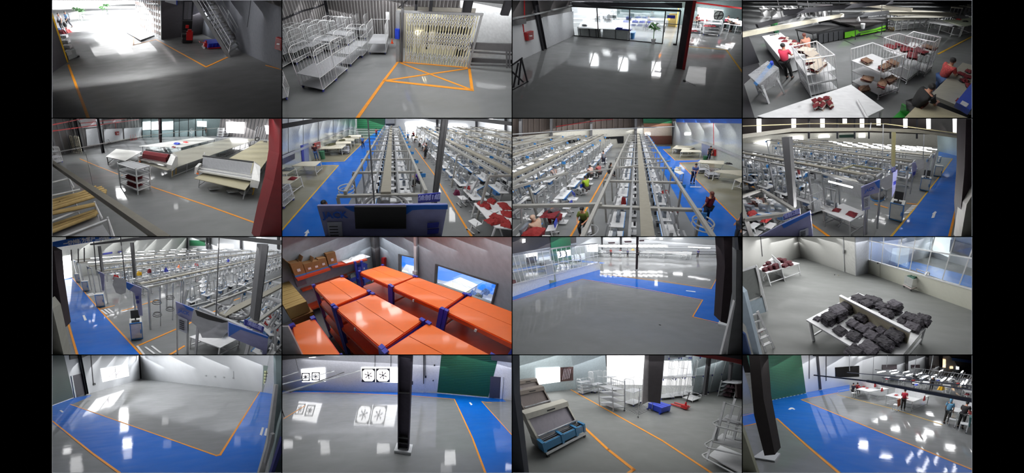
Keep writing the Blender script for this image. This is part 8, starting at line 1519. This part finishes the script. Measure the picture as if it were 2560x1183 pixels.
# ---- bay 15: cloth inspection and cage store
R = Room(15, 'inspection store', f=1500, hy=-100, H=4.0, vx=-271)
lights(R, [(1.6, 6, .6), (6, 40, 1.7)])
struct(R,'floor',MB().prism([R.at(-60,1250),R.at(2360,1250),R.at(2500,200),R.at(700,100),R.at(-60,150)],-.08,0),FG2)
A = R.at(-60, 420); B_ = R.at(640, 340); C_ = R.at(950, 300); D_ = R.at(2360, 310)
wallz(R,A,B_,0,9,M('aqua_white_wall',(176,190,194),.5),'wall_back'); wallz(R,B_,C_,0,9,M('aqua_white_wall2',(160,172,178),.5),'wall_back')
struct(R,'window_1',onwall(R,A,B_,[(238,140),(480,128),(482,270),(245,302)],out=.06,th=.06),DAY)
struct(R,'window_dark',onwall(R,A,B_,[(480,128),(612,120),(612,255),(482,268)],out=.06,th=.06),M('window_brown_view',(84,62,62),.4,var=.6,scale=3))
for k in range(5): struct(R,'window_slat',onwall(R,A,B_,[(500+k*16,250-k*4),(520+k*16,140),(524+k*16,142),(505+k*16,252-k*4)],out=.1,th=.03),M('pale_stair',(214,206,214)))
struct(R,'wall_pillar',onwall(R,*near(R,1.6),[(-60,-60),(8,-60),(22,400),(130,1240),(-60,1240)],out=0,th=.1),M('left_edge_wall',(66,72,82),.6))
# bright opening behind the cages
e0 = R.at(940,350); e1 = R.at(1340,420); f0 = R.at(1490,440); f1 = R.at(2000,375); f2 = R.at(2340,330)
struct(R,'window_2',onwall(R,C_,D_,[(945,-60),(1340,-60),(1340,520),(950,330)],out=.0,th=.1),M('soft_day',(255,255,255),1,emit=.95)); struct(R,'window_3',onwall(R,C_,D_,[(1500,60),(1800,60),(1800,390),(1480,450)],out=.1,th=.1),M('soft_day',(255,255,255)))
struct(R,'wall_right',onwall(R,f1,f2,[(1800,-60),(2400,-60),(2400,330),(2000,372),(1800,398)],out=.05,th=.1),M('aqua_white_wall',(176,190,194)))
struct(R,'wall_low',onwall(R,f0,f1,[(1480,-60),(1820,-60),(1820,60),(1480,60)],out=0,th=.1),M('aqua_white_wall2',(160,172,178)))
struct(R,'column',onwall(R,*near(R,5.2),[(1372,-60),(1530,-60),(1482,490),(1362,470)],out=0,th=.3),M('column_taupe',(92,88,92),.6)); struct(R,'column_side',onwall(R,*near(R,5.25),[(1340,-60),(1374,-60),(1364,470),(1300,500)],out=0,th=.3),M('column_light',(196,192,194),.6))
struct(R,'column',onwall(R,*near(R,6.5),[(1970,0),(1996,0),(1948,405),(1922,405)],out=0,th=.2),DSTEEL); struct(R,'column',onwall(R,*near(R,7.5),[(2195,60),(2215,60),(2195,260),(2178,260)],out=0,th=.2),DSTEEL); q = R.at(1928,402); struct(R,'column_base',MB().box(q[0]-.25,q[1]-.2,0,q[0]+.25,q[1]+.2,.1),WALLW)
struct(R,'beam_red',onwall(R,*near(R,4.5),[(1780,-60),(2360,-60),(2360,115),(2200,75),(1780,5)],out=0,th=.2),REDO); struct(R,'beam_dark',onwall(R,*near(R,4.3),[(1900,-60),(2360,-60),(2360,60),(2000,0)],out=0,th=.1),DSTEEL)
line(R,[(590,352),(1000,580),(1500,860),(2080,1240)],.09,ORA); line(R,[(735,740),(960,950),(1215,1150),(1140,1200)],.11,ORA)
# inspection machines
def inspect(px, w, rot, lab, tone, front=True):
    t = Thing(R,'inspection_machine',lab,'machine',R.at(*px),rot); k = 'im%.2f' % w
    t.part('side_panel',MB().add([(-w/2,-.35,.5),(-w/2,.45,.5),(-w/2,.75,1.5),(-w/2,.45,1.55),(-w/2+.07,-.35,.5),(-w/2+.07,.45,.5),(-w/2+.07,.75,1.5),(-w/2+.07,.45,1.55)],[(0,1,2,3),(7,6,5,4),(0,4,5,1),(1,5,6,2),(2,6,7,3),(3,7,4,0)]),tone)
    t.part('side_panel',MB().add([(w/2-.07,-.35,.5),(w/2-.07,.45,.5),(w/2-.07,.75,1.5),(w/2-.07,.45,1.55),(w/2,-.35,.5),(w/2,.45,.5),(w/2,.75,1.5),(w/2,.45,1.55)],[(0,1,2,3),(7,6,5,4),(0,4,5,1),(1,5,6,2),(2,6,7,3),(3,7,4,0)]),tone)
    t.part('viewing_board',MB().hexa([(-w/2+.07,-.15,.6),(w/2-.07,-.15,.6),(w/2-.07,-.1,.6),(-w/2+.07,-.1,.6)],[(-w/2+.07,.4,1.3),(w/2-.07,.4,1.3),(w/2-.07,.45,1.3),(-w/2+.07,.45,1.3)]),M('viewing_board',(128,124,132),.5) if front else M('viewing_dark',(88,80,78),.4))
    hd = t.part('light_hood',MB().hexa([(-w/2,.25,1.33),(w/2,.25,1.33),(w/2,.7,1.4),(-w/2,.7,1.4)],[(-w/2,.3,1.55),(w/2,.3,1.55),(w/2,.7,1.6),(-w/2,.7,1.6)]),tone)
    t.part('switch_plate', MB().box(-.1,.25,1.4,.25,.28,1.45), BLACK, parent=hd)
    t.part('front_roller',MB().tube((-w/2+.05,-.3,.75),(w/2-.05,-.3,.75),.05,8),CHROME)
    if front:
        t.part('cradle',MB().box(-w/2-.02,-.75,.3,w/2+.02,-.68,.62).box(-w/2-.02,-.35,.3,w/2+.02,-.3,.6),TEAL)
        for x in (-w/2-.05,-w*.12,w*.25,w/2-.05): t.part('cradle_rib',MB().box(x,-.78,.25,x+.1,-.3,.68),TEAL)
        t.part('cloth_trough', MB().box(-w/2+.1,-.66,.45,w/2-.05,-.36,.5), BLACK)
        for y in (-.65,-.5,-.38): t.part('trough_bar',MB().tube((-w/2+.02,y,.62),(w/2-.02,y,.62),.025,6),CHROME)
        t.part('base_rail', MB().box(-w/2,-.8,.12,w/2,-.72,.2), WHITE)
        for x in (-w/2+.05,w/2-.05): t.part('foot',MB().box(x-.04,-.8,0,x+.04,-.7,.12),BLACK)
    t.part('base_box',MB().box(-w/2,-.3,.1,w/2,.5,.5),tone if not front else M('machine_shade',(96,100,104),.5))
    return t
TG = M('machine_greige',(168,166,156),.45); TD = M('machine_brown_grey',(104,96,90),.45)
inspect((470,850),1.85,.2,'fabric inspection machine in front with teal cradle and grey board',TG)
inspect((270,590),1.6,.2,'second inspection machine, dark fronted, behind the first',TD,False)
inspect((215,455),1.5,.2,'third inspection machine, farthest from the camera',TD,False)
solo(R,'blue_tub',MB().box(-.2,-.15,0,.2,.15,.15),BLUE,'blue tub on the farthest inspection machine','tub',(*R.at(95,365,1.2),1.2)); solo(R,'wall_switch_box',onwall(R,A,B_,[(30,280),(62,275),(65,330),(35,335)],out=.15,th=.1),STEEL,'grey switch box at the left edge of the aqua wall','box')
# shelf carts and cages
sc_ = lambda px, rot, lab, **k: roll_cage(R, R.at(*px), rot, lab, **k)
sc_((735,385),.1,'white shelf cart at the back left of the cage store',w=1.0,d=.8,h=1.35,shelves=4,rows=3,pitch=.3); sc_((850,370),.1,'second white shelf cart at the back, tall bars',w=1.0,d=.8,h=1.9,shelves=2,rows=2)
sc_((985,360),.1,'third white cart beside the bright opening',w=.9,d=.8,h=1.9,shelves=3,rows=2)
t = Thing(R,'shelf_cart','tall grey four-shelf cart standing on the orange line','trolley',R.at(1010,560)); o_ = t.base; cs = [R.at(*p) for p in ((875,508),(1012,568),(1128,560),(1000,500))]; Q = [(c[0]-o_[0],c[1]-o_[1]) for c in cs]
for i,q in enumerate(Q): t.part('post',MB().bar((*q,.1),(*q,(1.6,1.6,2.0,2.0)[i]),.05,up=(0,1,0)).bar((q[0]-.02,q[1],.05),(q[0]+.02,q[1],.05),.05,n=8),SHELFG)
for z in (.25, .65, 1.05, 1.45): t.part('shelf', MB().prism(Q, z-.02, z+.01), SHELFG)
t.part('back_bars',MB().bar((*Q[3],1.9),(*Q[2],1.9),.03).bar((*Q[3],1.7),(*Q[2],1.7),.02),SHELFG)
for i in range(1,6): t.part('upright_bar',MB().bar((Q[3][0]+(Q[2][0]-Q[3][0])*i/6,Q[3][1]+(Q[2][1]-Q[3][1])*i/6,1.45),(Q[3][0]+(Q[2][0]-Q[3][0])*i/6,Q[3][1]+(Q[2][1]-Q[3][1])*i/6,1.95),.02,up=(0,1,0)),SHELFG)
sc_((1210,490),.15,'white barred cage right of the grey cart',w=1.0,d=.9,h=1.9,shelves=2,rows=1)
t = Thing(R,'wire_cart','low dark wire cart with tall end posts by the grey pillar','trolley',R.at(1250,600)); o_ = t.base; cs = [R.at(*p) for p in ((1120,565),(1260,630),(1400,565),(1270,515))]; Q = [(c[0]-o_[0],c[1]-o_[1]) for c in cs]
for k in range(9): a = k/8; t.part('wire',MB().bar((Q[0][0]+(Q[1][0]-Q[0][0])*a,Q[0][1]+(Q[1][1]-Q[0][1])*a,.18),(Q[3][0]+(Q[2][0]-Q[3][0])*a,Q[3][1]+(Q[2][1]-Q[3][1])*a,.18),.015),DSTEEL)
for q in Q: t.part('post',MB().tube((*q,.05),(*q,1.35 if q is not Q[0] else .25),.018),SHELFG); t.part('caster',MB().bar((q[0]-.02,q[1],.05),(q[0]+.02,q[1],.05),.05,n=8),STEEL)
t.part('end_rail', MB().tube((*Q[2],1.3),(*Q[1],1.3),.018), SHELFG)
for r_ in range(2):
    for i in range(7):
        x = 1530+i*88; y = 432-i*14; p = R.at(x,y); roll_cage(R,(p[0],p[1],0 if r_ == 0 else .0),-.5,'white barred cage in the bright stacked rank, %s along the %s row' % (('first','second','third','fourth','fifth','sixth','seventh')[i],'bottom' if r_ == 0 else 'top'),w=1.15,d=.9,h=1.5,shelves=1,rows=1,pitch=.08) if r_ == 0 else None
        if r_ == 1: t = roll_cage(R,(p[0],p[1],1.52),-.5,'white barred cage stacked on the bright rank, %s along' % ('first','second','third','fourth','fifth','sixth','seventh')[i],w=1.15,d=.9,h=1.4,shelves=1,rows=1,pitch=.08)
for i in range(4): roll_cage(R,(*R.at(1560+i*88,425-i*14),3.0),-.5,'white barred cage on the third tier of the rank, %s along' % ('first','second','third','fourth')[i],w=1.1,d=.85,h=1.3,shelves=1,rows=1,pitch=.1)
# blue crate, pallet truck, platform cart, dark rack
P = [R.at(*p,.45) for p in ((1360,485),(1498,535),(1595,505),(1450,462))]; c = R.at(1360,545); c = P[0]; Q = [(p[0]-c[0],p[1]-c[1]) for p in P]
t = Thing(R,'storage_crate','large royal blue plastic crate at the foot of the grey pillar','crate',c); t.part('crate_body',MB().prism([(q[0]*.96+.02,q[1]*.96) for q in Q],.08,.4),BLUE); t.part('lid',MB().prism(Q,.4,.46),BLUE)
for q in Q: t.part('foot',MB().box(q[0]*.9-.05,q[1]*.9-.05,0,q[0]*.9+.08,q[1]*.9+.05,.1),BLUE)
for k in (.3,.6): t.part('lid_slot',MB().bar((Q[3][0]*k,Q[3][1]*k,.465),(Q[1][0]+(Q[2][0]-Q[1][0])*k,Q[1][1]+(Q[2][1]-Q[1][1])*k,.465),.03,.01),NAVY)
a = np.array(R.at(1590,505)); b = np.array(R.at(1740,555)); d = (b-a); n_ = np.array((-d[1],d[0]))/np.linalg.norm(d)
t = Thing(R,'pallet_truck','red hand pallet truck with black handle right of the blue crate','truck',tuple(b))
for s in (0,.42): t.part('fork',MB().bar((*(a-b+n_*s),.1),(*(n_*s),.12),.16,.06),RED)
t.part('pump',MB().box(-.05,-.05,.05,.2,.4,.3).lathe([(.07,.3),(.07,.5)],8,(.1,.15)),RED); t.part('handle',MB().bar((.12,.15,.4),(.2,.1,1.15),.04,up=(0,1,0)).bar((.05,.1,1.15),(.35,.1,1.15),.03),BLACK)
for s in (.05,.3): t.part('wheel',MB().bar((.08,s,.09),(.14,s,.09),.09,n=10),BLACK)
P = [R.at(*p) for p in ((1700,450),(1800,485),(1880,455),(1790,420))]; c = P[0]; Q = [(p[0]-c[0],p[1]-c[1]) for p in P]
t = Thing(R,'platform_cart','low white platform cart with wire ends in front of the cage rank','trolley',c); t.part('deck',MB().prism(Q,.16,.2),WHITE)
for i in range(4): t.part('post',MB().tube((*Q[i],.05),(*Q[i],.9 if i in (0,3) else .45),.015),WHITE); t.part('rail',MB().tube((*Q[i],.44),(*Q[(i+1)%4],.44),.012),WHITE)
t.part('top_rail', MB().tube((*Q[0],.9),(*Q[3],.9),.015), WHITE)
P = [R.at(*p) for p in ((2055,415),(2215,440),(2300,400),(2120,380))]; c = P[0]; Q = [(p[0]-c[0],p[1]-c[1]) for p in P]
t = Thing(R,'shelf_rack','white shelf rack holding dark rolls of cloth at the right','rack',c)
for q in Q: t.part('post',MB().box(q[0]-.03,q[1]-.03,0,q[0]+.03,q[1]+.03,1.35),SHELFG)
for z in (.15, .5, .85, 1.2): t.part('shelf', MB().prism(Q, z-.02, z), SHELFG)
for k in range(3):
    for j in range(2): solo(R,'cloth_roll',MB().cloth(-.55,-.35,.55,.35,0,.26,k*2+j,6),M('plum_black',(40,16,26),.9),'dark plum cloth roll on the %s shelf, %s half' % (('bottom','middle','upper')[k],('left','right')[j]),'cloth',(c[0]+sum(q[0] for q in Q)/4+(j-.5)*.9,c[1]+sum(q[1] for q in Q)/4,.16+k*.35))
solo(R,'dark_curtain',onwall(R,*near(R,5.0),[(2245,300),(2360,290),(2360,460),(2250,430)],out=0,th=.1),M('brown_black',(52,34,34),.8),'dark brown cover at the right edge behind the white carts','cover')
# near right white carts
t = Thing(R,'pipe_cart','large white pipe cart with hoop handles at the lower right','trolley',R.at(2050,1100)); o_ = t.base; gg = lambda px,z: tuple(np.array(R.at3(*px,z))-np.array((*o_[:2],0)))
WS = M('cart_white', (206,208,210), .4)
def lean(p0,z0,p1,z1,r=.035,nm='post'): t.part(nm,MB().bar(gg(p0,z0),gg(p1,z1),r*2,up=(0,1,0)),WS)
lean((2125,470),2.2,(2030,880),.8); lean((2230,440),2.3,(2110,860),1.0); lean((2300,520),2.1,(2190,930),.6); lean((2070,640),1.6,(1940,1060),.25)
for z,pts in ((1.55,[(2070,650),(2005,685),(2050,715),(2320,780)]),(.95,[(2000,850),(1925,895),(1955,930),(2320,1010)]),(.35,[(1960,975),(1900,1000),(1930,1035),(2320,1240)])):
    for p,q in zip(pts,pts[1:]): t.part('hoop_rail',MB().tube(gg(p,z),gg(q,z),.028,8),WS)
t.part('shelf',MB().prism([gg(p,1.5)[:2] for p in ((2090,660),(2360,720),(2400,640),(2150,600))],1.48,1.52),SHELFG); t.part('shelf',MB().prism([gg(p,.9)[:2] for p in ((2000,870),(2360,960),(2400,870),(2100,790))],.88,.92),WS); t.part('shelf',MB().prism([gg(p,.3)[:2] for p in ((1960,1010),(2360,1230),(2400,1040),(2080,910))],.28,.32),WS)
for k in range(6): t.part('upright_bar',MB().bar(gg((2160+k*24,760+k*6),1.0),gg((2130+k*24,880+k*8),.7),.02,up=(0,1,0)),WS)
for y,z in ((480,2.15),(630,1.7),(690,1.55),(830,1.1)): t.part('cross_rail',MB().tube(gg((2125,y),z),gg((2330,y+60),z),.02),WS)
solo(R,'black_scrap',MB().box(-.08,-.03,0,.08,.03,.03),BLACK,'small black tool at the bottom left of the inspection store','tool',R.at(85,1140))
for a in ((450,440,120,160,5),(1030,870,120,80,1.6),(380,1100,60,160,.8),(900,430,200,60,1.5),(1540,960,70,60,.5)): shine(R,*a)
# ---- bay 16: finishing hall
R = Room(16, 'finishing hall', f=1500, hy=-20, H=4.3, vx=-356)
lights(R, [(1.8, 9, 1.0), (9, 60, 1.3)])
struct(R,'floor',MB().prism([R.at(-60,1250),R.at(2360,1250),R.at(2500,180),R.at(-60,180)],-.08,0),FG)
paint(R,[(-60,735),(-60,610),(250,560),(215,475),(640,375),(1075,300),(1075,358),(590,450),(1100,660),(2400,1190),(2400,1250),(1080,1250),(350,640),(150,680)],FB)
line(R,[(1090,340),(960,365)],.07,YEL); line(R,[(950,400),(1500,540),(2000,700)],.06,YEL); line(R,[(960,380),(590,450),(1100,660),(2360,1175)],.09,ORA); line(R,[(-40,728),(180,680),(350,640),(640,905),(1010,1220)],.09,ORA); line(R,[(-40,622),(255,555),(225,505)],.07,ORA)
S0 = R.at(215,470); S1 = R.at(640,385); W1 = R.at(640,378); W2 = R.at(1200,280); W3 = R.at(2420,190)
sh = wallz(R,R.at(170,480),S1,0,10,M('shutter_green_lit',(22,78,52),.6),'wall_shutter')
for i in range(30): a_ = .1+i*.15; q0 = R.at(170,480); struct(R,'shutter_slat',MB().prism([(q0[0],q0[1]-.03),(S1[0],S1[1]-.03),S1,q0],a_,a_+.05),M('green_slat_lit',(38,104,74),.6),parent=sh)
for k in range(12): x = 225+k*36; y = 465-k*7.2; paint(R,[(x,y),(x+16,y-3),(x+22,y+2),(x+6,y+6)],WHITE,.02,'floor_mark')
wallz(R,W1,W2,0,10,WALLW,'wall_back'); wallz(R,W2,W3,0,10,WALLW,'wall_back'); wallz(R,R.at(-60,525),R.at(110,480),0,10,M('dim_left_wall',(110,114,120),.5),'wall_left')
for x, y in ((780,352),(1305,270)): column(R, (x, y), .3, 10, DSTEEL, foot=.06)
for x in (1635,1840,1975): struct(R,'column_far',onwall(R,W2,W3,[(x-14,-60),(x+14,-60),(x+10,170),(x-10,170)],out=.4,th=.3),DSTEEL)
for W_,px in ((W1,[(930,128),(1168,110),(1168,220),(935,228)]),(W2,[(1400,102),(1545,98),(1545,150),(1400,150)]),(W2,[(1688,102),(1775,100),(1775,135),(1690,138)]),(W2,[(1870,110),(1925,108),(1925,135),(1870,138)])): struct(R,'window_dark',onwall(R,W_,W2 if W_ is W1 else W3,px,out=.08,th=.08),M('dark_glass',(60,44,52)) if W_ is not W1 else M('dark_opening',(16,14,14),.9,spec=.1))
for px,m in (([(1990,45),(2032,48),(2030,130),(1990,125)],M('warm_window',(255,214,170),1,emit=1.6)),([(2078,118),(2105,118),(2105,140),(2078,140)],M('warm_window',(255,214,170))),([(2140,118),(2165,120),(2165,150),(2140,148)],M('soft_day',(255,255,255)))): struct(R,'window_2',onwall(R,W2,W3,px,out=.1,th=.08),m)
struct(R,'wall_upper',onwall(R,W2,W3,[(2000,-60),(2420,-60),(2420,200),(2180,170),(2120,60)],out=.05,th=.1),DARKW); struct(R,'beam_top',onwall(R,W1,W3,[(700,-60),(2420,-60),(2420,10),(700,16)],out=.5,th=.1),DSTEEL)
solo(R,'banner',onwall(R,W2,W3,[(2085,30),(2400,72),(2400,105),(2088,58)],out=.3,th=.05),JBL,'blue banner at the top right of the finishing hall','banner')
for k,(x,y0,y1) in enumerate([(672,-20,240),(840,-20,262)]): solo(R,'wall_conduit',onwall(R,W1,W2,[(x-3,y0),(x+3,y0),(x+4,y1),(x-3,y1)],out=.06,th=.04),STEEL,'thin conduit on the white wall of the finishing hall, %s' % ('left','right')[k],'pipe')
# near dark leaning column
struct(R,'column',onwall(R,*near(R,2.5),[(62,-60),(168,-60),(215,440),(330,1000),(225,1010),(120,600)],out=0,th=.25),M('column_near_dark',(50,46,46),.8,spec=.15)); struct(R,'column_base',MB().prism([R.at(*p) for p in ((110,1040),(330,1075),(385,1000),(225,960))],0,.08),WALLW)
struct(R,'wall_edge',onwall(R,*near(R,1.9),[(-60,600),(0,740),(170,1240),(-60,1240)],out=0,th=.05),M('cream_panel',(170,172,150),.5))
# overhead rails
for k,(a,b,z,w_) in enumerate([((720,205),(1300,268),2.7,.1),((1250,262),(2420,480),2.7,.16),((1050,178),(1700,232),2.9,.06),((1400,230),(2420,370),2.9,.06),((1500,215),(2420,335),3.0,.05),((1330,150),(2420,260),3.1,.05),((1700,130),(2420,220),3.1,.05)]): beam(R,R.at3(*a,z),R.at3(*b,z),w_,w_*.8,'dark overhead rail in the finishing hall, %s' % ('front left section','thick front section','second behind','third behind','fourth behind','fifth behind','farthest')[k],DSTEEL if k < 2 else STEEL)
for k,(x,y0,y1) in enumerate([(1075,-20,165),(1445,-20,125),(1725,-20,140),(1885,-20,150)]): rod(R,x,y0,x,y1,2.9,nth(k)+' pale rod holding the overhead rails of the finishing hall','rods of the finishing hall',.03,SHELFG)
for k,(x,y) in enumerate([(1395,170),(1510,160),(1530,180),(1640,172),(1675,198),(1770,192),(1835,218),(1920,212),(2015,245),(2080,235),(2200,285),(2240,270),(2200,170),(1990,160)]): solo(R,'strip_lamp',MB().bar((-.62,.12,0),(.62,-.12,0),.07),TUBEL,nth(k)+' lit tube lamp over the finishing hall','lamp',R.at3(x,y,2.9),.35,group='tube lamps of the finishing hall')
solo(R,'strip_lamp',MB().bar((-.5,0,0),(.5,0,0),.06),TUBEL,'single tube lamp at the top left by the green shutter','lamp',R.at3(310,62,3.0),-.1)
# tables with boards and workers
def ftable(px, b0, b1, lab):
    t = qtable(R,px,.85,lab,WHITE,WHITE,low=.15,th=.04); a = R.at(*b0,.85); b = R.at(*b1,.85); z = .85+.55
    t.part('back_board',MB().prism([(a[0]-t.c[0],a[1]-t.c[1]),(b[0]-t.c[0],b[1]-t.c[1]),(b[0]-t.c[0],b[1]-t.c[1]+.04),(a[0]-t.c[0],a[1]-t.c[1]+.04)],.85,z),WHITE); return t
ftable([(1140,345),(1270,370),(1470,340),(1300,300)],(1170,315),(1385,345),'white finishing table nearest the blue corner with two workers')
ftable([(1430,405),(1710,470),(1880,410),(1590,365)],(1530,385),(1820,445),'white finishing table in the middle with one worker')
ftable([(2035,545),(2400,640),(2400,560),(2110,515)],(2100,520),(2340,560),'white finishing table at the right with the dark-shirted worker')
for k,(x,y) in enumerate([(1175,325),(1215,322),(1250,335),(1540,405),(1640,435),(2095,520),(2270,570),(2290,590)]): garment(R,(x,y),.87,RED if k < 5 else RG,'red garment on the finishing tables, %s' % ('first on the blue corner table','second on the blue corner table','third on the blue corner table','left on the middle table','right on the middle table','left on the right table','middle of the right table','right edge of the right table')[k],.18,seed=k,h=.09)
for k,(x,y) in enumerate([(1330,300),(1400,340),(1825,425)]): solo(R,'cloth_pouch',MB().cloth(-.14,-.06,.14,.06,-.2,.4,k,5),RED,'red cloth bag hanging on a table board, %s' % ('left','middle','right')[k],'bag',(*R.at(x,y,1.25),1.2))
person(R,R.at(1605,555),R.at(1700,440),'work',M('crimson_shirt',(170,24,50),.8),BLACK,'person in crimson shirt working at the middle finishing table'); person(R,R.at(2175,730),R.at(2260,560),'work',M('charcoal_shirt',(44,38,40),.8),BLACK,'person in charcoal shirt working at the right finishing table'); person(R,R.at(1110,405),R.at(1220,340),'sit',M('black_blue_top',(24,24,44),.8),BLACK,'person in black seated at the blue corner table'); person(R,R.at(1150,400),R.at(1250,345),'sit',MAROON,BLACK,'person in dark red seated beside the one in black'); person(R,R.at(2035,690),R.at(2130,560),'stand',M('sky_scarf',(120,180,214),.8),BLACK,'person in light blue headscarf behind the right table',hair=M('sky_scarf',(120,180,214)),long=True)
def hstool(px, rot, lab, cloth=None):
    t = Thing(R,'work_chair',lab,'chair',R.at(*px),rot); t.part('seat',MB().box(-.2,-.2,.48,.2,.2,.52),WHITE); 
    for x in (-.18, .18):
        t.part('post',MB().box(x-.02,-.2,.05,x+.02,-.16,.95),WHITE); t.part('leg',MB().box(x-.02,.16,.05,x+.02,.2,.48),WHITE); t.part('caster',MB().bar((x-.01,-.18,.04),(x+.01,-.18,.04),.04,n=8),BLACK)
    t.part('backrest',MB().box(-.2,-.2,.7,.2,-.17,.95),WHITE); t.part('foot_bar',MB().bar((-.18,-.18,.12),(.18,-.18,.12),.03).bar((-.18,.18,.12),(.18,.18,.12),.03),WHITE)
    if cloth: solo(R,'draped_jacket',MB().hexa([(-.24,-.26,.45),(.24,-.26,.45),(.24,-.21,.45),(-.24,-.21,.45)],[(-.21,-.24,1.0),(.21,-.24,1.0),(.21,-.12,1.0),(-.21,-.12,1.0)]),cloth[0],cloth[1],'jacket',R.at(*px),rot)
    return t
hstool((1535,560),.2,'white chair with a rust jacket behind the crimson worker',(M('rust_jacket',(150,70,36),.8),'rust brown jacket draped over the chair at the middle table')); hstool((1115,430),.4,'white chair of the person in black at the blue corner'); hstool((2090,715),.2,'white chair left of the charcoal-shirted worker'); hstool((2200,765),.2,'white chair right of the charcoal-shirted worker',(M('teal_jacket',(50,96,96),.8),'teal jacket draped over the chair at the right table'))
# further tables and machines behind
for k,(x,y,w) in enumerate([(1440,285,1.6),(1600,300,1.8),(1730,345,1.6),(1830,335,1.6),(2030,385,2.0),(2150,330,1.6),(2240,440,1.8),(1950,300,1.6),(2080,300,1.6),(1560,262,1.6)]):
    table(R,R.at(x,y),.35,w,.8,.85,'white table in the middle distance of the finishing hall, %s' % ('behind the blue corner table','second','third','fourth','with striped cloth','sixth','at the right edge','eighth','ninth','farthest left')[k],WHITE,WHITE)
    garment(R,(x+10,y-40),.87,(RED,MAROON,BLUE,WHITE,CREAM)[k % 5],'%s cloth on the middle distance table, %s' % (('red','dark red','blue','white','cream')[k % 5],('first','second','third','fourth','fifth','sixth','seventh','eighth','ninth','tenth')[k]),.25,seed=k,h=.15)
garment(R,(1985,350),1.0,YEL,'yellow draped cloth in the middle distance',.35,seed=3,h=.5)
person(R,R.at(1885,360),R.at(1950,300),'stand',DSTEEL,BLACK,'person in dark clothes standing in the middle distance'); person(R,R.at(1700,330),R.at(1750,300),'sit',MAROON,BLACK,'person in dark red seated in the middle distance')
for i in range(40): r_ = i//10; c_ = i % 10; sewing_station(R,R.at(1480+c_*95+r_*20,235+c_*13+r_*18 if r_ < 2 else 205+c_*12+r_*6),.3,'small sewing station far back in the finishing hall','far stations of the finishing hall',lampframe=True,seat=False,detail=False,v=i)
paint(R,[(460,548),(478,535),(490,530),(510,532),(532,548),(520,552),(500,543),(480,552)],WHITE,.02,'floor_arrow')
for a in ((1145,600,80,60,16),(1235,570,80,50,16),(1325,655,90,50,16),(1415,628,90,50,15),(970,770,90,80,16),(1215,905,120,110,16),(1440,1020,150,60,16),(1535,740,110,60,15),(1650,695,70,50,14),(1790,835,130,70,14),(1870,780,130,70,13),(1880,600,100,40,10),(1955,690,100,40,10),(1820,655,40,30,12),(2080,930,140,80,10),(2180,880,60,60,8),(430,945,150,110,8),(1790,1165,110,50,14),(1560,560,40,60,6)): shine(R,a[0],a[1],a[2]*.75,a[3]*.75,a[4]*.75)
flush_far(R, 'mass of tiny sewing stations far back in the finishing hall')

# ---- bezel and partitions between the recorded bays
def hx(x0, x1, z0, z1, y0, y1, name, mat=BLACKM, rad=False):
    """block whose outline is given in pixels at depth y0; rad: its sides run on radially to depth y1, as a partition between two bays"""
    g = lambda u, v, y: ((u-UC)/F*y, y, -(v-VC)/F*y); k = y1
    P = [g(x0,z1,y0),g(x1,z1,y0),g(x1,z0,y0),g(x0,z0,y0)]; Q = [g(x0,z1,k),g(x1,z1,k),g(x1,z0,k),g(x0,z0,k)]
    me = bpy.data.meshes.new(name); me.from_pydata([tuple(c*SK_ for c in p) for p in P+Q],[],[(0,1,2,3),(7,6,5,4),(0,4,5,1),(1,5,6,2),(2,6,7,3),(3,7,4,0)]); me.materials.append(mat)
    return link(None, name, me, kind='structure')
hx(-1500,129.5,-900,2100,2.2,2.24,'wall_left'); hx(2431,4000,-900,2100,2.2,2.24,'wall_right')
hx(129.5,2431,-900,-1,2.2,2.24,'wall_top'); hx(129.5,2431,1184,2100,2.2,2.24,'wall_bottom')
for i,u in enumerate((704.8,1280.2,1855.6)): hx(u-1.2,u+1.2,-1,1184,2.2,2.24,'trim_%d' % (i+1))
for i,v in enumerate((295.6,591.8,887.6)): hx(129.5,2431,v-1.2,v+1.2,2.2,2.24,'trim_%d' % (i+4))
PARTM = M('partition_grey', (150,150,152), .8)
for i,u in enumerate((129.6,704.9,1280.3,1855.7,2431)): hx(u-.5,u+.5,-2,1185,2.24,260,'partition',PARTM,True)
for i,v in enumerate((-1.3,295.6,591.8,887.6,1184.6)): hx(129,2431.5,v-.5,v+.5,2.24,260,'partition',PARTM,True)
hx(100, 2460, -40, 1220, 262, 264, 'wall_back', PARTM)
kids = {}
for o in bpy.data.objects:
    if o.parent: kids[o.parent.name] = 1
for o in [o for o in bpy.data.objects if o.type == 'EMPTY' and o.name not in kids]: bpy.data.objects.remove(o)
